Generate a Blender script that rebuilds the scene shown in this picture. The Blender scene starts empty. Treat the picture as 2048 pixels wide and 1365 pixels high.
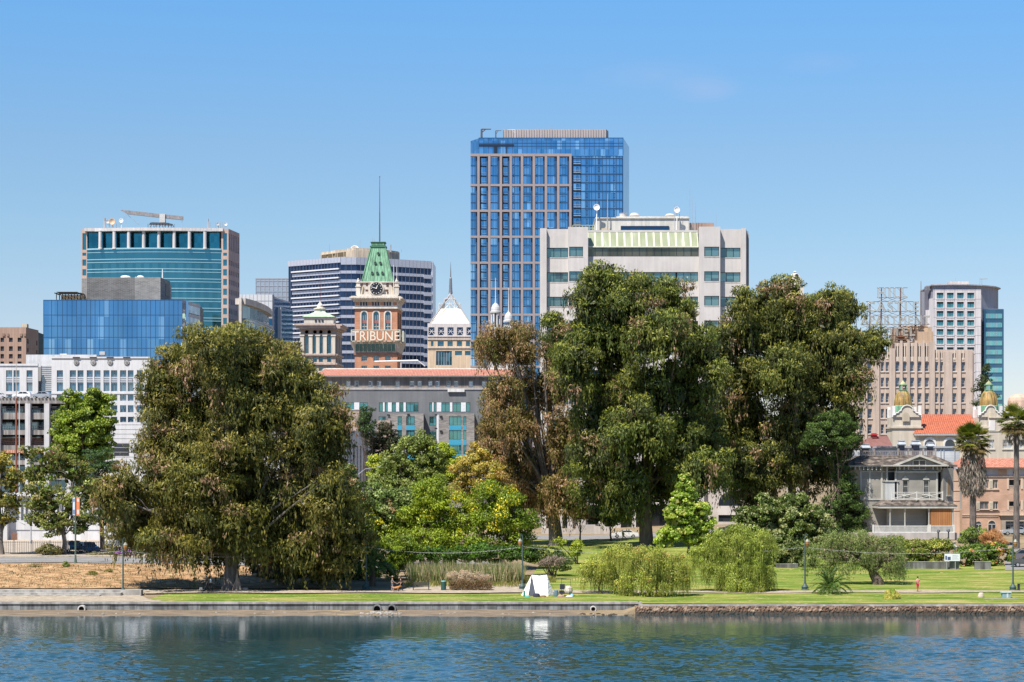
import bpy, math, random
import numpy as np
from mathutils import Vector, Matrix
random.seed(7)
sc = bpy.context.scene
col = sc.collection
R = math.radians
# ------------------------------------------------------------------ camera, light, exposure
# The camera stands 14.8 m above the lake and looks level along +Y (shift lens).
F, CX, HY, H = 4200.0, 1024.0, 950.0, 14.8
cam_d = bpy.data.cameras.new('camera'); cam = bpy.data.objects.new('camera', cam_d); col.objects.link(cam)
cam.location = (0, 0, H); cam.rotation_euler = (R(90), 0, 0)
cam_d.sensor_width = 36; cam_d.lens = 36 * F / 2048
cam_d.shift_y = (HY - 682.5) / 2048
cam_d.clip_start = 1; cam_d.clip_end = 20000
sc.camera = cam
SUN_EL = 58; SUN_DIR = Vector((-0.60, -0.80, 0)).normalized()      # horizontal direction towards the sun
sd = SUN_DIR * math.cos(R(SUN_EL)) + Vector((0, 0, math.sin(R(SUN_EL))))
sun_d = bpy.data.lights.new('sun', 'SUN'); sun = bpy.data.objects.new('sun', sun_d); col.objects.link(sun)
sun.location = (-60, -60, 120)
sun.rotation_euler = sd.to_track_quat('Z', 'Y').to_euler()
sun_d.energy = 4.7; sun_d.angle = R(0.5); sun_d.color = (1.0, 0.93, 0.83)
w = bpy.data.worlds.new('World'); sc.world = w; w.use_nodes = True
nt = w.node_tree; nt.nodes.clear()
sky = nt.nodes.new('ShaderNodeTexSky'); sky.sky_type = 'NISHITA'; sky.sun_disc = False
sky.sun_elevation = R(SUN_EL); sky.sun_rotation = math.atan2(sd.x, sd.y)
sky.altitude = 600; sky.air_density = 1.0; sky.dust_density = 0.15; sky.ozone_density = 3.2
hsv = nt.nodes.new('ShaderNodeHueSaturation'); hsv.inputs['Saturation'].default_value = 1.12; hsv.inputs['Hue'].default_value = 0.497
bg = nt.nodes.new('ShaderNodeBackground'); bg.inputs[1].default_value = 0.10 * 1.3 * 2 ** -.4
wo = nt.nodes.new('ShaderNodeOutputWorld')
# clear coastal air: the band above the horizon is bluer and darker than the plain model gives
tc = nt.nodes.new('ShaderNodeTexCoord'); sx_ = nt.nodes.new('ShaderNodeSeparateXYZ'); nt.links.new(tc.outputs['Generated'], sx_.inputs[0])
cr_ = nt.nodes.new('ShaderNodeValToRGB'); nt.links.new(sx_.outputs[2], cr_.inputs[0]); e = cr_.color_ramp.elements
SKYR = [(0.0, (.99, .86, .92)), (.07, (.95, .86, .92)), (.11, (.96, .94, .95)), (.153, (1.0, 1.0, 1.02)), (.22, (.90, 1.16, 1.29)), (.6, (.9, 1.05, 1.15))]
while len(e) < len(SKYR): e.new(.5)
for i, (p_, c_) in enumerate(SKYR): e[i].position = p_; e[i].color = (*[v / 1.3 for v in c_], 1)
mu_ = nt.nodes.new('ShaderNodeMix'); mu_.data_type = 'RGBA'; mu_.blend_type = 'MULTIPLY'; mu_.inputs[0].default_value = 1
nt.links.new(sky.outputs[0], hsv.inputs['Color']); nt.links.new(hsv.outputs[0], mu_.inputs[6]); nt.links.new(cr_.outputs[0], mu_.inputs[7]);
# two faint wisps of cloud high on the right
vm = nt.nodes.new('ShaderNodeMapping'); vm.inputs['Scale'].default_value = (9, 9, 30); nt.links.new(tc.outputs['Generated'], vm.inputs[0])
nz = nt.nodes.new('ShaderNodeTexNoise'); nz.inputs['Scale'].default_value = 2.2; nz.inputs['Detail'].default_value = 5; nt.links.new(vm.outputs[0], nz.inputs['Vector'])
def blob(px, py, rx, ry, k):
 d = Vector(((px - CX) / F, 1, (HY - py) / F)).normalized(); mp = nt.nodes.new('ShaderNodeMapping'); mp.vector_type = 'POINT'; s_ = (F / rx, 1, F / ry)
 mp.inputs['Scale'].default_value = s_; mp.inputs['Location'].default_value = tuple(-a * b for a, b in zip(d, s_)); nt.links.new(tc.outputs['Generated'], mp.inputs[0])
 g = nt.nodes.new('ShaderNodeTexGradient'); g.gradient_type = 'SPHERICAL'; nt.links.new(mp.outputs[0], g.inputs[0]); m_ = nt.nodes.new('ShaderNodeMath'); m_.operation = 'MULTIPLY'; nt.links.new(g.outputs[1], m_.inputs[0]); nt.links.new(nz.outputs[0], m_.inputs[1])
 m2 = nt.nodes.new('ShaderNodeMath'); m2.operation = 'MULTIPLY'; m2.inputs[1].default_value = k; nt.links.new(m_.outputs[0], m2.inputs[0]); return m2.outputs[0]
cur = mu_.outputs[2]
for b_ in (blob(1405, 178, 85, 30, .5), blob(1310, 150, 150, 34, .28), blob(1640, 126, 90, 26, .22)):
 q_ = nt.nodes.new('ShaderNodeMix'); q_.data_type = 'RGBA'; nt.links.new(b_, q_.inputs[0]); nt.links.new(cur, q_.inputs[6]); q_.inputs[7].default_value = (3.4, 3.6, 5.0, 1); cur = q_.outputs[2]
nt.links.new(cur, bg.inputs[0]); nt.links.new(bg.outputs[0], wo.inputs[0])
sc.view_settings.view_transform = 'Standard'; sc.view_settings.look = 'None'
sc.view_settings.exposure = 0.75; sc.view_settings.gamma = 1.0
sc.render.engine = 'CYCLES'
sc.cycles.use_denoising = True
sc.cycles.max_bounces = 6; sc.cycles.diffuse_bounces = 3; sc.cycles.glossy_bounces = 3
sc.cycles.transmission_bounces = 3; sc.cycles.transparent_max_bounces = 4
sc.cycles.sample_clamp_indirect = 4
def X(px, D): return (px - CX) * D / F
def Z(py, D): return H + (HY - py) * D / F
def P(px, py, D): return Vector((X(px, D), D, Z(py, D)))
# ------------------------------------------------------------------ materials
MAT = {}
def _nodes(m):
 m.use_nodes = True
 return m.node_tree, m.node_tree.nodes['Principled BSDF']
def _mix(nt, fac, a, b, mode='MIX'):
 n = nt.nodes.new('ShaderNodeMix'); n.data_type = 'RGBA'; n.blend_type = mode
 for s, v in ((0, fac), (6, a), (7, b)):
  if hasattr(v, 'node'): nt.links.new(v, n.inputs[s])
  elif s == 0: n.inputs[0].default_value = v
  else: n.inputs[s].default_value = (*v, 1) if len(v) == 3 else v
 return n.outputs[2]
def _noise(nt, scale, detail=3, vec=None, rough=0.5):
 n = nt.nodes.new('ShaderNodeTexNoise'); n.inputs['Scale'].default_value = scale
 n.inputs['Detail'].default_value = detail; n.inputs['Roughness'].default_value = rough
 if vec is not None: nt.links.new(vec, n.inputs['Vector'])
 return n.outputs[0]
def _ramp(nt, fac, stops):
 r = nt.nodes.new('ShaderNodeValToRGB'); nt.links.new(fac, r.inputs[0])
 e = r.color_ramp.elements
 while len(e) < len(stops): e.new(0.5)
 for i, (p, c) in enumerate(stops):
  e[i].position = p; e[i].color = (*c, 1) if not isinstance(c, (int, float)) else (c, c, c, 1)
 return r.outputs[0]
def _objvec(nt, scale=(1, 1, 1)):
 g = nt.nodes.new('ShaderNodeNewGeometry'); mp = nt.nodes.new('ShaderNodeMapping')
 mp.inputs['Scale'].default_value = scale
 nt.links.new(g.outputs['Position'], mp.inputs[0]); return mp.outputs[0]
def _uv(nt, scale=(1, 1, 1), loc=(0, 0, 0)):
 g = nt.nodes.new('ShaderNodeUVMap'); g.uv_map = 'UVMap'; mp = nt.nodes.new('ShaderNodeMapping')
 mp.inputs['Scale'].default_value = scale; mp.inputs['Location'].default_value = loc
 nt.links.new(g.outputs[0], mp.inputs[0]); return mp.outputs[0]
def _bump(nt, b, h, strength=0.3, dist=0.05):
 n = nt.nodes.new('ShaderNodeBump'); n.inputs['Strength'].default_value = strength; n.inputs['Distance'].default_value = dist
 nt.links.new(h, n.inputs['Height']); nt.links.new(n.outputs[0], b.inputs['Normal'])
def stone(name, c, var=0.12, scale=0.25, rough=0.85, streak=0.10, metallic=0.0):
 """weathered wall: base colour with soft blotches and faint vertical dirt runs"""
 if name in MAT: return MAT[name]
 m = bpy.data.materials.new(name); nt, b = _nodes(m)
 n1 = _noise(nt, scale, 5, _objvec(nt), 0.6)
 n2 = _noise(nt, 1.0, 4, _objvec(nt, (1.3, 1.3, 0.07)), 0.6)
 lo = tuple(x * (1 - var * 1.6) for x in c); hi = tuple(min(1, x * (1 + var)) for x in c)
 c1 = _ramp(nt, n1, [(0.3, lo), (0.7, hi)])
 d = _ramp(nt, n2, [(0.42, (1 - streak * 1.8,) * 3), (0.6, (1.0, 1.0, 1.0))])
 nt.links.new(_mix(nt, 1.0, c1, d, 'MULTIPLY'), b.inputs['Base Color'])
 b.inputs['Roughness'].default_value = rough; b.inputs['Metallic'].default_value = metallic
 MAT[name] = m; return m
def plain(name, c, rough=0.5, metallic=0.0, var=0.08, emit=0):
 if name in MAT: return MAT[name]
 m = bpy.data.materials.new(name); nt, b = _nodes(m)
 n1 = _noise(nt, 3.0, 3, _objvec(nt))
 nt.links.new(_ramp(nt, n1, [(0.3, tuple(x * (1 - var) for x in c)), (0.7, tuple(min(1, x * (1 + var)) for x in c))]), b.inputs['Base Color'])
 b.inputs['Roughness'].default_value = rough; b.inputs['Metallic'].default_value = metallic
 MAT[name] = m; return m
def glass(name, c1, c2, pane=(1.5, 1.5), metallic=0.85, rough=0.06, wob=0.02, c3=None, thr=0.86):
 """reflective window glass; each pane (UV metres) has its own tint and a slight tilt"""
 if name in MAT: return MAT[name]
 m = bpy.data.materials.new(name); nt, b = _nodes(m)
 uv = _uv(nt, (1 / pane[0], 1 / pane[1], 1))
 fl = nt.nodes.new('ShaderNodeVectorMath'); fl.operation = 'FLOOR'; nt.links.new(uv, fl.inputs[0])
 wn = nt.nodes.new('ShaderNodeTexWhiteNoise'); wn.noise_dimensions = '3D'; nt.links.new(fl.outputs[0], wn.inputs['Vector'])
 cc = _mix(nt, wn.outputs['Value'], c1, c2)
 if c3 is not None:
  r = nt.nodes.new('ShaderNodeMath'); r.operation = 'GREATER_THAN'; r.inputs[1].default_value = thr
  nt.links.new(wn.outputs['Value'], r.inputs[0]); cc = _mix(nt, r.outputs[0], cc, c3)
 lo = _noise(nt, 0.06, 2, _objvec(nt, (1, 1, 0.5)))
 sh = _ramp(nt, lo, [(0.3, (0.82, 0.82, 0.82)), (0.7, (1.15, 1.15, 1.15))])
 nt.links.new(_mix(nt, 1.0, cc, sh, 'MULTIPLY'), b.inputs['Base Color'])
 b.inputs['Metallic'].default_value = metallic; b.inputs['Roughness'].default_value = rough
 g = nt.nodes.new('ShaderNodeNewGeometry')
 s1 = nt.nodes.new('ShaderNodeVectorMath'); s1.operation = 'SUBTRACT'; s1.inputs[1].default_value = (.5, .5, .5); nt.links.new(wn.outputs['Color'], s1.inputs[0])
 s2 = nt.nodes.new('ShaderNodeVectorMath'); s2.operation = 'SCALE'; s2.inputs['Scale'].default_value = wob; nt.links.new(s1.outputs[0], s2.inputs[0])
 s3 = nt.nodes.new('ShaderNodeVectorMath'); s3.operation = 'ADD'; nt.links.new(g.outputs['Normal'], s3.inputs[0]); nt.links.new(s2.outputs[0], s3.inputs[1])
 s4 = nt.nodes.new('ShaderNodeVectorMath'); s4.operation = 'NORMALIZE'; nt.links.new(s3.outputs[0], s4.inputs[0])
 nt.links.new(s4.outputs[0], b.inputs['Normal'])
 MAT[name] = m; return m
def brick(name, c1, c2, mortar, bw=0.6, bh=0.2, msize=0.02, rough=0.9):
 if name in MAT: return MAT[name]
 m = bpy.data.materials.new(name); nt, b = _nodes(m)
 t = nt.nodes.new('ShaderNodeTexBrick'); nt.links.new(_uv(nt), t.inputs['Vector'])
 t.inputs['Color1'].default_value = (*c1, 1); t.inputs['Color2'].default_value = (*c2, 1); t.inputs['Mortar'].default_value = (*mortar, 1)
 t.inputs['Scale'].default_value = 1; t.inputs['Brick Width'].default_value = bw; t.inputs['Row Height'].default_value = bh; t.inputs['Mortar Size'].default_value = msize
 n = _ramp(nt, _noise(nt, 0.35, 4, _objvec(nt)), [(0.3, (0.8, 0.8, 0.8)), (0.7, (1.12, 1.12, 1.12))])
 nt.links.new(_mix(nt, 1.0, t.outputs[0], n, 'MULTIPLY'), b.inputs['Base Color']); b.inputs['Roughness'].default_value = rough
 MAT[name] = m; return m
def tiles(name, c1, c2, pitch=0.3, row=0.4):
 """barrel roof tiles running down the slope (UV metres)"""
 if name in MAT: return MAT[name]
 m = bpy.data.materials.new(name); nt, b = _nodes(m)
 uv = _uv(nt)
 wv = nt.nodes.new('ShaderNodeTexWave'); wv.inputs['Scale'].default_value = 0.314 / pitch; wv.bands_direction = 'X'
 nt.links.new(uv, wv.inputs['Vector'])
 fl = nt.nodes.new('ShaderNodeVectorMath'); fl.operation = 'FLOOR'; nt.links.new(_uv(nt, (1 / pitch, 1 / row, 1)), fl.inputs[0])
 wn = nt.nodes.new('ShaderNodeTexWhiteNoise'); nt.links.new(fl.outputs[0], wn.inputs['Vector'])
 cc = _mix(nt, wn.outputs['Value'], c1, c2)
 nt.links.new(cc, b.inputs['Base Color'])
 _bump(nt, b, wv.outputs['Fac'], 1.0, 0.12); b.inputs['Roughness'].default_value = 0.8
 MAT[name] = m; return m
# ------------------------------------------------------------------ mesh builder
class Fr:
 """a vertical wall frame from A to B (plan points); u runs A->B, v is world z, n points outward (towards the camera side)"""
 def __init__(s, A, B, z0=0.0):
  s.A = Vector((A[0], A[1])); d = Vector((B[0], B[1])) - s.A
  s.L = d.length; s.d = d / s.L; s.n = Vector((s.d.y, -s.d.x)); s.z0 = z0
 def pt(s, u, v, n=0):
  p = s.A + s.d * u + s.n * n; return Vector((p.x, p.y, v))
 def u(s, px, n=0):
  k = (px - CX) / F; A = s.A + s.n * n           # x = k*y on the line A + u d
  return (A.x - k * A.y) / (k * s.d.y - s.d.x)
 def D(s, u=0): return s.A.y + s.d.y * u
 def z(s, py, u=0): return Z(py, s.D(u))
def FP(px0, D0, px1, D1=None):
 D1 = D0 if D1 is None else D1
 return Fr((X(px0, D0), D0), (X(px1, D1), D1))
class MB:
 def __init__(s): s.v = []; s.f = []; s.uv = []; s.mi = []
 def face(s, pts, uvs=None, m=0):
  k = len(s.v); s.v.extend([tuple(p) for p in pts]); s.f.append(tuple(range(k, k + len(pts))))
  s.uv.append(uvs or [(p[0] + p[1], p[2]) for p in pts]); s.mi.append(m); return s
 def hexa(s, c, m=0, uv=None):
  """c: 8 corners, bottom ring 0-3 then top ring 4-7 (counter-clockwise from above)"""
  q = [(0, 1, 5, 4), (1, 2, 6, 5), (2, 3, 7, 6), (3, 0, 4, 7), (4, 5, 6, 7), (3, 2, 1, 0)]
  for i, a in enumerate(q):
   pts = [c[j] for j in a]
   e = (Vector(pts[1]) - Vector(pts[0])).length
   if uv and i in (0, 1, 2, 3): uvs = [(uv[j][0], uv[j][1]) for j in a] if i in (0, 2) else [(p[0] * .7 + p[1], p[2]) for p in pts]
   elif i > 3: uvs = [(p[0], p[1]) for p in pts]
   else: uvs = [(p[0] + p[1], p[2]) for p in pts]
   s.face(pts, uvs, m)
  return s
 def box(s, x0, x1, y0, y1, z0, z1, m=0):
  return s.hexa([(x0, y0, z0), (x1, y0, z0), (x1, y1, z0), (x0, y1, z0), (x0, y0, z1), (x1, y0, z1), (x1, y1, z1), (x0, y1, z1)], m)
 def fb(s, fr, u0, u1, v0, v1, n0, n1, m=0):
  """box in a wall frame; n1 is the outer face, n0 the inner"""
  c = [fr.pt(u0, v0, n1), fr.pt(u1, v0, n1), fr.pt(u1, v0, n0), fr.pt(u0, v0, n0), fr.pt(u0, v1, n1), fr.pt(u1, v1, n1), fr.pt(u1, v1, n0), fr.pt(u0, v1, n0)]
  uv = [(u0, v0), (u1, v0), (u1, v0), (u0, v0), (u0, v1), (u1, v1), (u1, v1), (u0, v1)]
  return s.hexa(c, m, uv)
 def prism(s, poly, z0, z1, m=0, top=None):
  """plan polygon (ccw) extruded; top = optional list of top z per point"""
  n = len(poly); zt = top or [z1] * n; acc = 0
  for i in range(n):
   a, b = poly[i], poly[(i + 1) % n]; j = (i + 1) % n
   L = math.hypot(b[0] - a[0], b[1] - a[1])
   s.face([(a[0], a[1], z0), (b[0], b[1], z0), (b[0], b[1], zt[j]), (a[0], a[1], zt[i])], [(acc, z0), (acc + L, z0), (acc + L, zt[j]), (acc, zt[i])], m); acc += L
  s.face([(p[0], p[1], zt[i]) for i, p in enumerate(poly)], [(p[0], p[1]) for p in poly], m)
  s.face([(p[0], p[1], z0) for p in reversed(poly)], [(p[0], p[1]) for p in reversed(poly)], m)
  return s
 def cyl(s, p0, p1, r0, r1=None, seg=8, m=0, caps=True, up=None):
  r1 = r0 if r1 is None else r1
  p0 = Vector(p0); p1 = Vector(p1); d = (p1 - p0); L = d.length
  if L < 1e-6: return s
  d /= L; a = d.orthogonal().normalized(); b = d.cross(a)
  if abs(d.z) > 0.99: a = Vector((1, 0, 0)); b = Vector((0, 1, 0)) if d.z > 0 else Vector((0, -1, 0))
  ring = lambda p, r: [p + a * (r * math.cos(t)) + b * (r * math.sin(t)) for t in [2 * math.pi * (i + .5) / seg for i in range(seg)]]
  A, B = ring(p0, r0), ring(p1, r1)
  for i in range(seg):
   j = (i + 1) % seg
   s.face([A[i], A[j], B[j], B[i]], [(i * r0 * 6.28 / seg, 0), ((i + 1) * r0 * 6.28 / seg, 0), ((i + 1) * r0 * 6.28 / seg, L), (i * r0 * 6.28 / seg, L)], m)
  if caps:
   s.face(list(reversed(A)), None, m); s.face(B, None, m)
  return s
 def path(s, pts, radii, seg=6, m=0):
  """one tapering tube through several points"""
  pts = [Vector(p) for p in pts]; rings = []
  for i, p in enumerate(pts):
   d = (pts[min(i + 1, len(pts) - 1)] - pts[max(i - 1, 0)]).normalized()
   a = d.cross(Vector((0.13, 1, 0.07))).normalized(); b = d.cross(a)
   rings.append([p + a * (radii[i] * math.cos(t)) + b * (radii[i] * math.sin(t)) for t in [-2 * math.pi * k / seg for k in range(seg)]])
  for A, B in zip(rings, rings[1:]):
   for i in range(seg):
    j = (i + 1) % seg; s.face([A[i], A[j], B[j], B[i]], None, m)
  s.face(rings[-1], None, m); s.face(list(reversed(rings[0])), None, m)
  return s
 def lathe(s, cx, cy, prof, seg=16, m=0, ang0=0.0, sx=1, sy=1):
  """prof: (r, z) from bottom to top"""
  rings = [[(cx + sx * r * math.cos(ang0 + 2 * math.pi * i / seg), cy + sy * r * math.sin(ang0 + 2 * math.pi * i / seg), z) for i in range(seg)] for r, z in prof]
  acc = 0
  for k in range(len(rings) - 1):
   A, B = rings[k], rings[k + 1]; L = math.hypot(prof[k + 1][0] - prof[k][0], prof[k + 1][1] - prof[k][1])
   for i in range(seg):
    j = (i + 1) % seg; r = max(prof[k][0], .1)
    s.face([A[i], A[j], B[j], B[i]], [(i * r * 6.28 / seg, acc), ((i + 1) * r * 6.28 / seg, acc), ((i + 1) * r * 6.28 / seg, acc + L), (i * r * 6.28 / seg, acc + L)], m)
   acc += L
  s.face(rings[-1], None, m); s.face(list(reversed(rings[0])), None, m)
  return s
 def disc(s, c, nrm, r, th=0.1, seg=16, m=0):
  c = Vector(c); nrm = Vector(nrm).normalized()
  return s.cyl(c - nrm * th / 2, c + nrm * th / 2, r, r, seg, m)
 def arch(s, fr, uc, hw, v0, vs, n0, n1, m=0, seg=8):
  """solid with a round head: width 2*hw, springing at vs"""
  prof = [(uc - hw, v0), (uc + hw, v0)] + [(uc + hw * math.cos(t), vs + hw * math.sin(t)) for t in [math.pi * i / seg for i in range(seg + 1)]]
  fo = [fr.pt(u, v, n1) for u, v in prof]; ba = [fr.pt(u, v, n0) for u, v in prof]
  s.face(fo, prof, m); n = len(prof)
  for i in range(n):
   j = (i + 1) % n; s.face([fo[j], fo[i], ba[i], ba[j]], None, m)
  return s
 def build(s, name, mats, parent=None, smooth=False):
  me = bpy.data.meshes.new(name)
  o0 = wloc(parent)
  vs = np.array(s.v, dtype=np.float64).reshape(-1, 3) - np.array(o0)
  me.from_pydata(vs.tolist(), [], s.f)
  me.uv_layers.new(name='UVMap').data.foreach_set('uv', np.array([c for u in s.uv for c in u], dtype=np.float32).ravel())
  if not isinstance(mats, (list, tuple)): mats = [mats]
  for m in mats: me.materials.append(m)
  me.polygons.foreach_set('material_index', s.mi)
  if smooth: me.polygons.foreach_set('use_smooth', [True] * len(s.f))
  me.update()
  o = bpy.data.objects.new(name, me); col.objects.link(o)
  if parent is not None: o.parent = parent
  return o
def wloc(o):
 v = Vector((0, 0, 0))
 while o is not None: v += Vector(o.location); o = o.parent
 return v
def thing(name, loc, label, cat, group=None):
 o = bpy.data.objects.new(name, None); col.objects.link(o); o.location = loc; o.empty_display_size = 1
 o['label'] = label; o['category'] = cat
 if group: o['group'] = group
 return o
def tag(o, label, cat, group=None):
 o['label'] = label; o['category'] = cat
 if group: o['group'] = group
 return o
def struct(o, kind='structure'): o['kind'] = kind; return o
def copy_tree(o, parent=None):
 c = o.copy(); col.objects.link(c); c.parent = parent
 for ch in list(o.children): copy_tree(ch, c)
 return c
def facade(mb, fr, u0, u1, v0, v1, cols, rows, th=0.3, m=0):
 """a wall sheet with openings at cols x rows, built of spandrels and piers; returns the openings"""
 v = v0
 for a, b in rows:
  if a > v: mb.fb(fr, u0, u1, v, a, -th, 0, m)
  u = u0
  for c, d in cols:
   if c > u: mb.fb(fr, u, c, a, b, -th, 0, m)
   u = d
  if u < u1: mb.fb(fr, u, u1, a, b, -th, 0, m)
  v = b
 if v < v1: mb.fb(fr, u0, u1, v, v1, -th, 0, m)
 return [(c, d, a, b) for a, b in rows for c, d in cols]
def window_mb(fr, o, th=0.3, style='plain', mb=None, bar=0.09, nx=2, ny=1):
 u0, u1, v0, v1 = o; mb = mb or MB()
 mb.fb(fr, u0, u1, v0, v1, -th - 0.1, -th, 0)
 n1 = -th + 0.06
 if style != 'none':
  for i in range(1, nx):
   u = u0 + (u1 - u0) * i / nx; mb.fb(fr, u - bar / 2, u + bar / 2, v0, v1, -th, n1, 1)
  for i in range(1, ny):
   v = v0 + (v1 - v0) * i / ny; mb.fb(fr, u0, u1, v - bar / 2, v + bar / 2, -th, n1 - .01, 1)
  for a, b in ((u0, u0 + bar), (u1 - bar, u1)): mb.fb(fr, a, b, v0, v1, -th, n1 - .003, 1)
  for a, b in ((v0, v0 + bar), (v1 - bar, v1)): mb.fb(fr, u0, u1, a, b, -th, n1 + .003, 1)
 if 'sill' in style: mb.fb(fr, u0 - .15, u1 + .15, v0 - .25, v0 - 0.01, -th * .5, 0.18, 2)
 return mb
def windows(parent, fr, openings, mats, th=0.3, style='plain', name='window', cap=96, **kw):
 """each window its own part up to the cap; what is left over is one part of kind stuff"""
 ops = sorted(openings, key=lambda o: -(o[2])); n = parent.get('_nw', 0)
 own = ops[:max(0, cap - n)]; rest = ops[max(0, cap - n):]
 for o in own: window_mb(fr, o, th, style, **kw).build(name, mats, parent)
 parent['_nw'] = n + len(own)
 if rest:
  mb = MB()
  for o in rest: window_mb(fr, o, th, style, mb=mb, **kw)
  struct(mb.build(name, mats, parent), 'stuff')
def text_obj(name, s, mat, height, depth=0.1, parent=None, outline=0.0, spacing=1.0, align='LEFT', width=None):
 """letters standing in the XZ plane, facing -Y, origin at the lower left"""
 cu = bpy.data.curves.new(name, 'FONT'); cu.body = s; cu.size = 1; cu.align_x = align; cu.space_character = spacing
 if outline: cu.fill_mode = 'NONE'
 tmp = bpy.data.objects.new(name, cu); col.objects.link(tmp)
 bpy.context.view_layer.update()
 dg = bpy.context.evaluated_depsgraph_get()
 me0 = bpy.data.meshes.new_from_object(tmp.evaluated_get(dg))
 vs = [v.co.copy() for v in me0.vertices];
 xs = [v.x for v in vs]; ys = [v.y for v in vs]; x0, x1, y0, y1 = min(xs), max(xs), min(ys), max(ys)
 sy = height / (y1 - y0); sx = (width / (x1 - x0)) if width else sy
 mb = MB()
 tr = lambda v, y=0: ((v.x - x0) * sx, y, (v.y - y0) * sy)
 if outline:
  for e in me0.edges:
   a, b = tr(vs[e.vertices[0]]), tr(vs[e.vertices[1]]); mb.cyl(a, b, outline, outline, 4, 0, False)
 else:
  ec = {}
  for p in me0.polygons:
   L = list(p.vertices); mb.face([tr(vs[i], -depth) for i in L], None, 0)
   for i in range(len(L)):
    k = tuple(sorted((L[i], L[(i + 1) % len(L)]))); ec.setdefault(k, []).append((L[i], L[(i + 1) % len(L)]))
  for k, l in ec.items():
   if len(l) == 1:
    a, b = l[0]; mb.face([tr(vs[b], -depth), tr(vs[a], -depth), tr(vs[a], 0), tr(vs[b], 0)], None, 0)
 col.objects.unlink(tmp); bpy.data.objects.remove(tmp)
 me = bpy.data.meshes.new(name); me.from_pydata(mb.v, [], mb.f); me.materials.append(mat); me.update()
 o = bpy.data.objects.new(name, me); col.objects.link(o)
 if parent is not None: o.parent = parent
 return o
# ------------------------------------------------------------------ ground, water, roads
_prof = {   # picture column : (distance, height) pairs of the terrain
 -700: [(226.6, 1.0), (240, 1.1), (245, 1.3), (275, 3.05), (297, 3.1), (310, 3.6), (345, 4.0), (420, 5)],
 280: [(226.6, 1.0), (240, 1.1), (245, 1.3), (275, 3.05), (297, 3.1), (310, 3.6), (345, 4.0), (420, 5)],
 480: [(226.6, 1.0), (240, 1.15), (246, 1.35), (275, 2.7), (297, 3.1), (310, 3.4), (345, 3.9), (420, 5)],
 800: [(226.6, 1.0), (240, 1.15), (250, 1.35), (275, 1.9), (297, 2.6), (330, 3.0), (372, 3.4), (420, 4.5)],
 1150: [(226.6, 1.0), (240, 1.15), (250, 1.4), (270, 1.85), (300, 2.6), (330, 3.0), (372, 3.4), (420, 4.2)],
 1500: [(223.6, 0.9), (240, 1.15), (250, 1.3), (285, 1.65), (300, 2.4), (330, 4.0), (372, 4.6), (420, 5)],
 1700: [(223.6, 0.9), (240, 1.2), (250, 1.3), (289, 1.7), (300, 2.4), (322, 4.8), (345, 5.4), (420, 6)],
 1920: [(223.6, 0.9), (240, 1.2), (250, 1.3), (289, 1.7), (300, 2.2), (322, 4.4), (345, 4.9), (420, 6)],
 2030: [(223.6, 0.9), (240, 1.2), (250, 1.3), (286, 1.8), (300, 2.3), (322, 3.6), (345, 4.7), (420, 6)],
 2700: [(223.6, 0.9), (240, 1.2), (250, 1.3), (286, 1.8), (300, 2.3), (322, 3.6), (345, 4.7), (420, 6)],
}
_pk = np.array(sorted(_prof))
def GZ(x, y):
 px = CX + x / max(y, 1) * F
 px = min(max(px, _pk[0]), _pk[-1]); i = min(int(np.searchsorted(_pk, px, 'right')) - 1, len(_pk) - 2)
 t = (px - _pk[i]) / (_pk[i + 1] - _pk[i]); t = t * t * (3 - 2 * t)
 z = []
 for k in (_pk[i], _pk[i + 1]):
  a = _prof[k]; z.append(float(np.interp(y, [q[0] for q in a], [q[1] for q in a])))
 z = z[0] * (1 - t) + z[1] * t
 if 228 < y < 420: z += 0.05 * math.sin(x * .35 + 1) * math.sin(y * .4)
 if px < 720 and 246.5 < y < 274.5: z += .16 * math.sin(x * .9 + y * .3) * math.sin(y * .62 + 1) + .09 * math.sin(x * 2.1 + 1) * math.sin(y * 1.3)
 return z
def G(px, D, dz=0): return Vector((X(px, D), D, GZ(X(px, D), D) + dz))
def ground_mat(name, stops, scale=0.6, det=6, squash=(1, 1, 1), bump=0.3, speck=None, rough=0.95):
 m = bpy.data.materials.new(name); nt, b = _nodes(m)
 a = _noise(nt, scale, det, _objvec(nt, squash), 0.65)
 c = _ramp(nt, a, stops)
 f = _noise(nt, 7.0, 4, _objvec(nt), 0.7)
 c = _mix(nt, 1.0, c, _ramp(nt, f, [(0.32, (.68, .68, .68)), (0.62, (1.12, 1.12, 1.12))]), 'MULTIPLY')
 if speck:
  s = _noise(nt, speck[0], 3, _objvec(nt), 0.6)
  c = _mix(nt, _ramp(nt, s, [(speck[1], 0.0), (speck[1] + .05, 1.0)]), c, speck[2])
 nt.links.new(c, b.inputs['Base Color']); b.inputs['Roughness'].default_value = rough
 b.inputs['Specular IOR Level'].default_value = 0.15
 _bump(nt, b, f, bump, 0.1)
 return m
M_EARTH = ground_mat('bare_earth', [(0.3, (.20, .15, .09)), (0.7, (.32, .25, .16))], 0.3)
M_LAWN = ground_mat('mown_lawn', [(0.38, (.085, .15, .016)), (0.47, (.15, .215, .03)), (0.55, (.24, .26, .055)), (0.64, (.38, .31, .13))], 0.30, 8, (0.45, 1.8, 1), speck=(1.4, .62, (.42, .35, .16)))
M_SLOPE = ground_mat('dry_grass_slope', [(0.36, (.23, .13, .065)), (0.48, (.37, .225, .115)), (0.62, (.50, .34, .19))], 0.55, 9, (.7, 1.6, 1), speck=(.9, .57, (.20, .15, .07)))
M_PATH = ground_mat('pale_path', [(0.36, (.29, .24, .18)), (0.64, (.45, .385, .30))], 1.4)
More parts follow.
